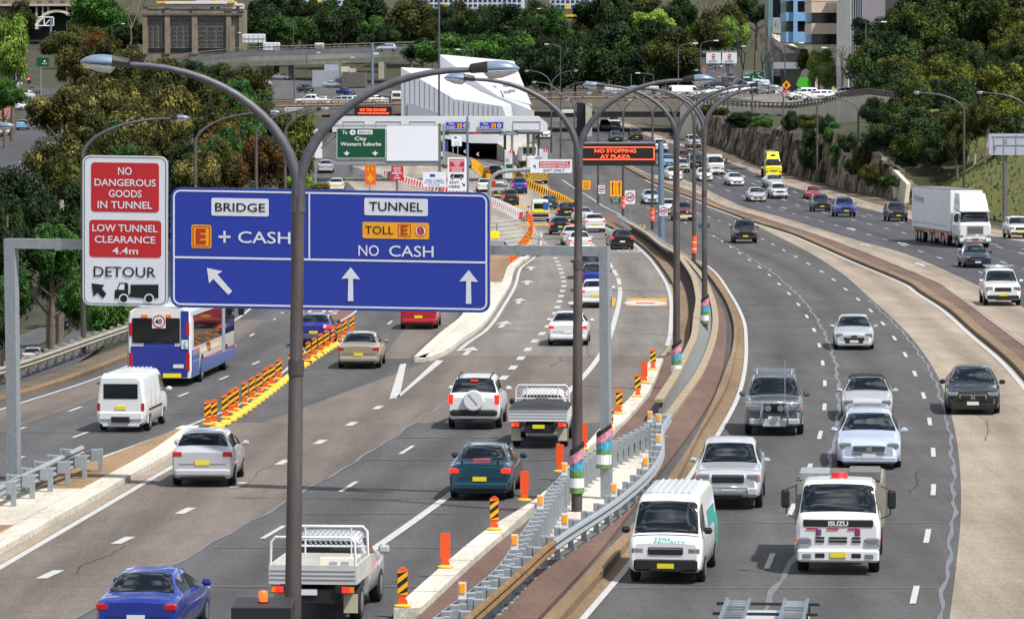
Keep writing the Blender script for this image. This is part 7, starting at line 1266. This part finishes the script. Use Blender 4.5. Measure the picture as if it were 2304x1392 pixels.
# ================================================================ trees
def leafmat(name, dark, mid_, light, w_=(.36, .5, .66), scale=9, fleck=.5):
    m = bpy.data.materials.new(name); m.use_nodes = True; t = m.node_tree; b = t.nodes['Principled BSDF']; b.inputs['Roughness'].default_value = .7; b.inputs['Specular IOR Level'].default_value = .25
    tc = t.nodes.new('ShaderNodeTexCoord'); n = t.nodes.new('ShaderNodeTexNoise'); n.inputs['Scale'].default_value = scale; n.inputs['Detail'].default_value = 3; n.inputs['Roughness'].default_value = .75
    n2 = t.nodes.new('ShaderNodeTexNoise'); n2.inputs['Scale'].default_value = 2.2; oi = t.nodes.new('ShaderNodeObjectInfo')
    a = t.nodes.new('ShaderNodeMath'); a.operation = 'MULTIPLY_ADD'; a.inputs[1].default_value = .7; c = t.nodes.new('ShaderNodeMath'); c.operation = 'MULTIPLY_ADD'; c.inputs[1].default_value = .1
    r = t.nodes.new('ShaderNodeValToRGB'); r.color_ramp.elements.new(.5)
    for e, p, cl in zip(r.color_ramp.elements, w_, (dark, mid_, light)): e.position = p; e.color = (*cl, 1)
    lk = t.links.new; lk(tc.outputs['Object'], n.inputs['Vector']); lk(tc.outputs['Object'], n2.inputs['Vector']); hs = t.nodes.new('ShaderNodeMath'); hs.operation = 'MULTIPLY'; hs.inputs[1].default_value = fleck; lk(n.outputs['Fac'], hs.inputs[0]); lk(n2.outputs['Fac'], a.inputs[0]); lk(hs.outputs[0], a.inputs[2])
    a2 = t.nodes.new('ShaderNodeMath'); a2.operation = 'SUBTRACT'; a2.inputs[1].default_value = .125; lk(a.outputs[0], a2.inputs[0]); lk(oi.outputs['Random'], c.inputs[0]); lk(a2.outputs[0], c.inputs[2]); lk(c.outputs[0], r.inputs['Fac']); lk(r.outputs['Color'], b.inputs['Base Color'])
    tr = t.nodes.new('ShaderNodeBsdfTranslucent'); ms = t.nodes.new('ShaderNodeMixShader'); ms.inputs[0].default_value = .22; lk(r.outputs['Color'], tr.inputs['Color']); lk(b.outputs[0], ms.inputs[1]); lk(tr.outputs[0], ms.inputs[2]); lk(ms.outputs[0], t.nodes['Material Output'].inputs['Surface'])
    return m
LM = dict(dark=leafmat('leaf_dark', srgb(16, 30, 14), srgb(32, 52, 24), srgb(62, 88, 38)), olive=leafmat('leaf_olive', srgb(30, 36, 15), srgb(58, 64, 26), srgb(98, 100, 42)), mid=leafmat('leaf_mid', srgb(28, 54, 24), srgb(52, 90, 36), srgb(94, 138, 58)), lime=leafmat('leaf_lime', srgb(72, 98, 34), srgb(120, 150, 58), srgb(170, 192, 88)),
    euc=leafmat('leaf_eucalypt', srgb(34, 38, 16), srgb(72, 74, 30), srgb(170, 160, 88), (.36, .55, .72)), rust=leafmat('leaf_rust', srgb(46, 30, 15), srgb(84, 60, 26), srgb(124, 94, 40)), gold=leafmat('leaf_gold', srgb(44, 52, 18), srgb(78, 86, 28), srgb(124, 128, 46)))
LM['hill'] = leafmat('leaf_hill', srgb(17, 28, 10), srgb(40, 54, 18), srgb(86, 98, 34))  # foliage darkened to hold the shade on the right hillside
BK = mat('bark', srgb(104, 92, 80), .9, var=.3, scale=3); BKP = mat('bark_pale', srgb(170, 160, 146), .85, var=.25, scale=2); TWIG = mat('twig', srgb(120, 104, 92), .9, var=.2, scale=4)
def crown_mesh(seed, nl=6000, flat=.8, spread=1.0, size=.045):
    R = random.Random(seed); cl = []
    while len(cl) < 30:
        v = Vector((R.gauss(0, 1), R.gauss(0, 1), R.gauss(0, .8))).normalized() * R.uniform(.35, .82)
        if v.z < -.62: continue
        cl.append((Vector((v.x * spread, v.y * spread, v.z * flat)), R.uniform(.2, .38)))
    vs, fs = [], []
    for i in range(nl):
        c, r = R.choice(cl); d = Vector((R.gauss(0, 1), R.gauss(0, 1), R.gauss(.25, .9))).normalized(); p = c + d * r * (R.random() ** .4); s = size * R.uniform(.6, 1.35)
        n = (d + Vector((R.gauss(0, .6), R.gauss(0, .6), R.gauss(.3, .6)))).normalized(); a = n.orthogonal().normalized(); b = n.cross(a); t = R.uniform(0, pi); a, b = a * cos(t) + b * sin(t), b * cos(t) - a * sin(t)
        k = len(vs); vs += [tuple(p - a*s), tuple(p - b*s*.55), tuple(p + a*s), tuple(p + b*s*.55)]; fs.append((k, k+1, k+2, k+3))
    me = bpy.data.meshes.new('crown'); me.from_pydata(vs, [], fs); me.materials.append(LM['dark']); me.update(); return me
CR = [crown_mesh(s, 15000) for s in range(4)] + [crown_mesh(11, 15000, 1.0, .9, .042), crown_mesh(12, 12000, .75, 1.05, .048)]
SPARSE = [crown_mesh(21, 4200, .95, 1.0, .038), crown_mesh(22, 2600, 1.0, 1.0, .036)]
RT = random.Random(5)
def tree(kind, x0, y0, x1, y1, Y, label, group, name='tree', trunk=BK, base=None):
    c = A((x0 + x1) / 2, (y0 + y1) / 2, Y); w_ = (x1 - x0) / 2 / S(Y); h = (y1 - y0) / 2 / S(Y); zb = terr(c.x, Y) if base is None else base
    zb = min(zb, c.z - h * .3); o = empty(name, (c.x, c.y, zb), 0, label, 'tree' if name == 'tree' else 'shrub', group); H = c.z - zb
    if name == 'tree':
        mb = MB(); r = max(.12, min(.32, H * .03)); q = RT.uniform(-.4, .4)
        mb.tube([(0, 0, -.2), (q*.3, 0, H*.35), (q, .1, H*.75), (q*1.2, 0, H + h*.3)], [r*1.25, r, r*.7, r*.25], trunk, 7)
        for i in range(5):
            a = RT.uniform(0, 2*pi); z = H * RT.uniform(.45, .85); mb.tube([(q*.6, 0, z), (q*.6 + w_*.3*cos(a), w_*.3*sin(a), z + h*.25), (q + w_*.62*cos(a), w_*.62*sin(a), z + h*.6)], [r*.55, r*.35, r*.12], trunk, 5)
        mb.build('trunk', o)
    me = RT.choice(SPARSE if kind == 'bare' else CR); k = bpy.data.objects.new('crown' if name == 'tree' else 'foliage', me); link(k, o)
    k.location = (0, 0, H); dep = max(w_, min(h, w_ * 1.3)) if name == 'tree' else w_; k.scale = (w_ * 1.08, dep, h * 1.22); k.rotation_euler = (0, 0, RT.uniform(0, 6.28)) if abs(w_ - dep) < .01 * w_ else (0, 0, RT.choice((0, pi)))
    s = k.material_slots[0]; s.link = 'OBJECT'; s.material = LM['olive' if kind == 'bare' else kind]; return o
def bare_tree(label, px, ybase, ytop, Y, wpx, group=None):
    b = A(px, ybase, Y); H = (ybase - ytop) / S(Y); W_ = wpx / 2 / S(Y); o = empty('bare_tree', b, 0, label, 'tree', group); mb = MB(); R = random.Random(int(px))
    def grow(p, d, L_, r, n):
        q = p + d * L_; mb.tube([tuple(p), tuple(p.lerp(q, .5) + Vector((R.uniform(-.1, .1), 0, 0)) * L_), tuple(q)], [r, r*.8, r*.6], BK if n > 2 else TWIG, 5, False)
        if n == 0: return
        for i in range(3 if n > 1 else 4): v = (d + Vector((R.gauss(0, .55) * W_ / H * 2.2, R.gauss(0, .4), R.uniform(-.05, .4)))).normalized(); grow(q, v, L_ * R.uniform(.6, .85), r * .55, n - 1)
    grow(Vector((0, 0, -.3)), Vector((R.uniform(-.1, .1), 0, 1)), H * .36, H * .022, 4); mb.build('branches', o); return o
KL_ = dict(dark='dark green', olive='dull olive green', mid='fresh mid green', lime='bright lime green', euc='cream-flecked olive eucalyptus', rust='rusty brown', gold='yellow-green', bare='thin half-bare', hill='deep mossy green')
def grp(lst, where, group):
    for t in lst: tree(*t, f'{KL_[t[0]]} tree {where}', group)
tree('euc', 58, 196, 215, 312, 425, 'leaning eucalyptus with a bare lower trunk beside the brick path of the side street', None, trunk=BKP)
tree('lime', -25, 40, 78, 215, 560, 'tall pale lime green tree at the left edge by the traffic light', None); tree('mid', -40, 182, 62, 256, 540, 'bright green street tree over the parked cars at the left edge', None)
tree('gold', 596, 252, 728, 432, 405, 'rounded yellow-green tree behind the fork of the nearest lamp post', None); tree('lime', 640, 388, 705, 442, 390, 'low lime green bush just above the top edge of the blue sign', None, 'shrub'); tree('gold', 690, 412, 745, 440, 392, 'small yellow-green bush beside the cream wagon', None, 'shrub')
tree('lime', 1795, 112, 1890, 196, 640, 'spring green street tree in front of the white low shop', None); tree('lime', 1608, 30, 1692, 118, 800, 'pale green tree above the no entry signs', None); tree('lime', 1418, 18, 1522, 82, 850, 'pale green crown rising out of the dark hillside trees', None)
tree('gold', 2056, 112, 2192, 235, 520, 'big yellow-green crown standing out of the right hillside woods', None)
grp([('euc',105,105,222,200,620),('euc',200,72,326,185,640),('euc',225,120,335,230,560),('euc',190,172,332,300,440),('euc',320,190,442,325,430),('euc',235,258,402,405,370),('euc',62,300,205,440,330),('euc',340,240,440,330,400),('euc',150,170,250,260,500)], 'in the thicket between the side street and the left lanes', 'eucalypts left of the freeway')
grp([('olive',300,128,425,255,520),('olive',515,150,628,272,600),('olive',480,248,604,352,430),('olive',188,288,335,425,340),('olive',90,335,235,475,300),('olive',300,300,420,420,360),('olive',560,230,640,320,470),('olive',10,5,86,85,900),('olive',-45,10,28,115,880),('olive',85,72,232,138,760),('olive',140,60,240,120,800),('olive',470,200,560,280,500),('olive',240,210,330,290,480)], 'in the wood left of the freeway', 'olive trees left of the freeway')
grp([('rust',418,278,562,425,380),('rust',380,328,485,445,360),('rust',538,300,645,430,370),('rust',178,72,262,120,740),('rust',470,330,560,440,350),('rust',430,200,520,270,560)], 'among the greener trees left of the freeway', 'rusty trees left of the freeway')
grp([('dark',378,140,482,255,540),('dark',438,165,602,295,560),('dark',-60,370,125,570,260),('dark',20,415,205,620,250),('dark',100,425,265,630,262),('dark',-70,510,95,720,225),('dark',62,540,205,700,232),('dark',168,500,325,700,250),('dark',300,375,425,480,330),('dark',-40,420,60,600,240),('dark',360,420,520,600,300),('dark',480,420,640,560,330),('dark',-90,640,40,800,205)], 'in the deep wood behind the detour sign and the gantry', 'dark trees left of the freeway')
grp([('mid',40,500,190,640,226),('mid',195,640,300,782,205),('mid',130,620,225,745,216),('mid',-30,600,70,720,212)], 'low in the shade behind the guard rail', 'leafy trees behind the guard rail')
H1 = 'on the hillside behind the flyover and the white building'
grp([('dark',520,0,642,112,990),('dark',556,-15,662,62,1010),('dark',700,20,832,108,950),('dark',740,-15,882,82,1000),('dark',828,58,905,112,940),('dark',898,88,1005,142,820),('dark',1018,18,1112,92,900),('dark',1060,12,1202,112,880),('dark',1100,105,1262,212,760),('dark',1178,78,1292,195,750),('dark',1228,58,1362,215,740),('dark',1288,-15,1422,82,900),('dark',1298,58,1462,218,740),('dark',1398,88,1562,218,700),('dark',1498,-15,1572,72,900),('dark',1640,-20,1760,62,900),('dark',1330,0,1440,110,850),('dark',1200,100,1330,220,735),('dark',1400,40,1540,150,760),('dark',640,-20,720,50,1000),('dark',960,20,1040,90,930),('dark',1480,120,1590,225,690),('dark',1130,40,1240,130,860)], H1, 'dark hillside trees')
grp([('olive',848,3,1002,114,960),('olive',1438,68,1592,185,690),('olive',1378,-15,1502,52,950),('olive',1558,18,1642,112,820),('olive',1588,-5,1682,112,850),('olive',1160,20,1260,90,930),('olive',480,20,540,90,1000),('olive',940,40,1010,110,940)], H1, 'olive hillside trees')
grp([('mid',598,38,714,108,960),('mid',938,68,1102,155,800),('mid',1078,68,1218,165,800),('mid',1178,2,1282,95,900),('mid',160,-25,284,80,950),('mid',800,30,870,90,970)], H1, 'green hillside trees')
H2 = 'in the woods on the right hillside'
grp([('dark',1912,78,2084,235,560),('dark',1928,138,2064,268,530),('dark',1988,-12,2124,84,640),('dark',2088,178,2235,335,470),('dark',2228,245,2355,385,420),('dark',1930,222,2000,290,446),('dark',1938,280,2056,352,440),('dark',2120,90,2230,190,570),('dark',1990,246,2124,348,436),('dark',2060,60,2160,150,600)], H2, 'dark trees on the right hill')
grp([('hill',1998,8,2154,145,600),('hill',2078,-25,2244,112,620),('hill',2178,-25,2344,135,600),('hill',1998,188,2124,315,490),('hill',2138,238,2264,375,440),('hill',2255,58,2355,185,560),('hill',2160,110,2260,200,550),('hill',1900,20,1990,100,680)], H2, 'mossy trees on the right hill')
grp([('gold',2008,172,2114,275,500),('gold',2178,138,2334,255,500),('gold',2188,208,2324,325,440),('gold',2240,20,2330,110,590)], H2, 'yellow-green trees on the right hill')
tree('hill', 2004, 292, 2092, 392, 432, 'mossy tree overhanging the top of the wing wall', None); tree('dark', 2066, 282, 2156, 388, 428, 'dark tree standing on the grass just right of the wing wall', None)
tree('hill', 1990, 345, 2036, 410, 437, 'mossy shrub at the top edge of the wing wall', None, 'shrub'); tree('hill', 2120, 300, 2190, 372, 420, 'mossy tree in front of the pale gum trunks', None)
for px, Y, b, t in ((2175, 430, 400, 270), (2190, 425, 405, 280), (2215, 420, 410, 260), (2120, 440, 385, 290)):
    tree('olive', px - 45, t - 40, px + 50, t + 40, Y, 'tall gum tree with a pale bare trunk on the grass bank', 'gum trees on the grass bank', trunk=BKP)
for a in (('bare tree with a thick forked trunk by the green direction sign', 1738, 215, 95, 640, 90), ('bare twiggy tree behind the no entry gantry', 1672, 200, 70, 700, 90), ('bare grey tree above the hill street', 1600, 130, -10, 860, 90), ('bare tree in front of the white low shop', 1896, 222, 95, 600, 70), ('bare tree beside the teal glass building', 1715, 190, 60, 690, 80), ('grey bare tree at the left end of the sandstone building', 292, 110, -20, 940, 60), ('small bare tree by the yellow diamond sign', 1845, 215, 140, 630, 50)): bare_tree(*a)
tree('olive', 1780, 88, 1880, 175, 646, 'olive street tree in front of the beige office tower', None); tree('olive', 1585, 60, 1640, 120, 780, 'olive tree left of the pale green tree above the hill street', None)
for i, (x0, y0, x1, y1) in enumerate([(1560,236,1640,262),(1630,258,1720,285),(1690,262,1740,290),(1760,255,1800,300),(1790,262,1850,298),(1840,258,1880,310),(1850,282,1905,335),(1880,300,1940,350),(1915,330,1965,385),(1795,300,1850,395),(1860,330,1910,392),(1905,345,1950,400),(1940,368,1985,420),(1725,348,1752,372),(1980,395,2020,425),(1650,262,1690,285),(1830,330,1870,405)]):
    px = (x0 + x1) / 2; Yb = pchip([1540, 1740, 1850, 1930, 1985, 2020], [552, 484, 470, 446, 430, 425])(px); k = ('olive', 'dark', 'mid', 'dark')[i % 4]
    tree(k, x0 - 4, y0 - 4, x1 + 4, y1 + 4, Yb + (-2.0 if y1 > 345 else 3.0), f'{KL_[k]} shrub growing on and above the rock face', 'shrubs on the rock cutting', 'shrub')
Rg = random.Random(9)
for i in range(46):                  # more of the wooded hill behind
    Y = Rg.uniform(985, 1085); px = Rg.uniform(180, 1700); w_ = Rg.uniform(38, 64); y = 225 - (terr(0, Y) - 11) * S(Y); k = Rg.choice(('dark', 'dark', 'olive', 'mid'))
    tree(k, px - w_, y - Rg.uniform(70, 95), px + w_, y - 5, Y, f'{KL_[k]} tree on the far skyline below the trains', 'far skyline trees')
for i in range(16):
    Y = Rg.uniform(620, 700); px = Rg.uniform(2040, 2340); y = Rg.uniform(-20, 90); k = Rg.choice(('dark', 'hill', 'hill'))
    tree(k, px - 55, y - 45, px + 55, y + 50, Y, f'{KL_[k]} tree at the top of the right hillside woods', 'trees at the top of the right hill')
for i in range(14):
    Y = Rg.uniform(640, 860); px = Rg.uniform(230, 560); y = 225 - (zg(Y) - 11) * S(Y); k = Rg.choice(('dark', 'olive', 'olive', 'euc'))
    tree(k, px - 48, y - 75, px + 48, y + 5, Y, f'{KL_[k]} tree in the middle distance left of the freeway', 'middle distance trees on the left')

for r_, (y0, Y0) in enumerate(((20, 640), (70, 610), (120, 575), (170, 540), (220, 505), (265, 470), (300, 445))):   # fill of the right-hand woods, row by row down the slope
    for i in range(8):
        px = 1930 + r_ * 14 + i * (64 - r_ * 2) + Rg.uniform(-16, 16); Y = Y0 + Rg.uniform(-12, 12); y = y0 + Rg.uniform(-16, 16); w_ = Rg.uniform(38, 56); k = Rg.choice(('dark', 'hill', 'hill', 'gold', 'hill', 'dark'))
        if px > 2340 or (r_ > 4 and px < 1990): continue
        tree(k, px - w_, y - 42, px + w_, y + 44, Y, f'{KL_[k]} tree in the dense woods on the right hillside', 'dense woods on the right hillside')
for i in range(26):                  # fill of the wood on the left
    Y = Rg.uniform(300, 520); px = Rg.uniform(150, 560) ; f = (520 - Y) / 220; y = 225 + f * 190 + Rg.uniform(-30, 20); w_ = Rg.uniform(46, 70); k = Rg.choice(('dark', 'olive', 'olive', 'euc', 'mid'))
    if (px - CW) * Y / FPX > LL(Y) - 6: continue
    tree(k, px - w_, y - 60, px + w_, y + 60, Y, f'{KL_[k]} tree deep in the wood behind the signs', 'trees deep in the left wood')

# ================================================================ people on the footpaths
SKIN = mat('skin', srgb(176, 132, 108), .6)
def person(label, p, top, legs, hair, rz=0.0):
    V = [(0,0,.95),(0,0,1.15),(0,.01,1.38),(0,0,1.5),(0,-.01,1.58),(0,-.02,1.68),(.17,0,1.42),(.23,.02,1.15),(.22,-.06,.9),(.22,-.08,.8),(-.17,0,1.42),(-.23,.02,1.15),(-.22,-.06,.9),(-.22,-.08,.8),(.1,0,.88),(.11,-.03,.48),(.11,.02,.07),(.12,-.12,.03),(-.1,0,.88),(-.11,.03,.48),(-.11,.06,.07),(-.12,-.08,.03)]
    E = [(0,1),(1,2),(2,3),(3,4),(4,5),(2,6),(6,7),(7,8),(8,9),(2,10),(10,11),(11,12),(12,13),(0,14),(14,15),(15,16),(16,17),(0,18),(18,19),(19,20),(20,21)]
    Rr = [.15,.14,.16,.07,.09,.1,.07,.05,.04,.035,.07,.05,.04,.035,.1,.07,.045,.04,.1,.07,.045,.04]
    me = bpy.data.meshes.new('person'); me.from_pydata(V, E, []); o = bpy.data.objects.new('person', me); col.objects.link(o); o.modifiers.new('skin', 'SKIN'); o.modifiers.new('sub', 'SUBSURF').levels = 1
    for i, r in enumerate(Rr): me.skin_vertices[0].data[i].radius = (r, r * .8)
    me.skin_vertices[0].data[0].use_root = True
    m2 = bpy.data.meshes.new_from_object(o.evaluated_get(bpy.context.evaluated_depsgraph_get())); bpy.data.objects.remove(o); m2.materials.clear()
    for m in (SKIN, top, legs, hair): m2.materials.append(m)
    for f in m2.polygons:
        c = f.center; f.use_smooth = True; f.material_index = 3 if (c.z > 1.7 or (c.z > 1.6 and c.y > .02)) else 0 if c.z > 1.47 or (abs(c.x) > .18 and c.z < 1.1) else 1 if c.z > .93 else 2
    q = bpy.data.objects.new('person', m2); col.objects.link(q); q.location = p; q.rotation_euler = (0, 0, rz); tag(q, label, 'person')
HB = mat('hair_dark', srgb(40, 30, 26), .7); CD = mat('cloth_dark', srgb(36, 38, 48), .8)
p = A(1664, 214, 606); person('person in dark clothes standing on the corner beside the white cars', A(1664, 216, 606), CD, CD, HB, .4)
person('person in a yellow vest by the white low shop', A(1874, 221, 556), mat('cloth_yellow', srgb(220, 206, 70), .7), CD, HB, -.5)
g = G(5, 268); person('person in a white top on the brick footpath at the left edge', (g.x, g.y, g.z + .12), mat('cloth_white', srgb(226, 226, 226), .8), CD, HB, .2)
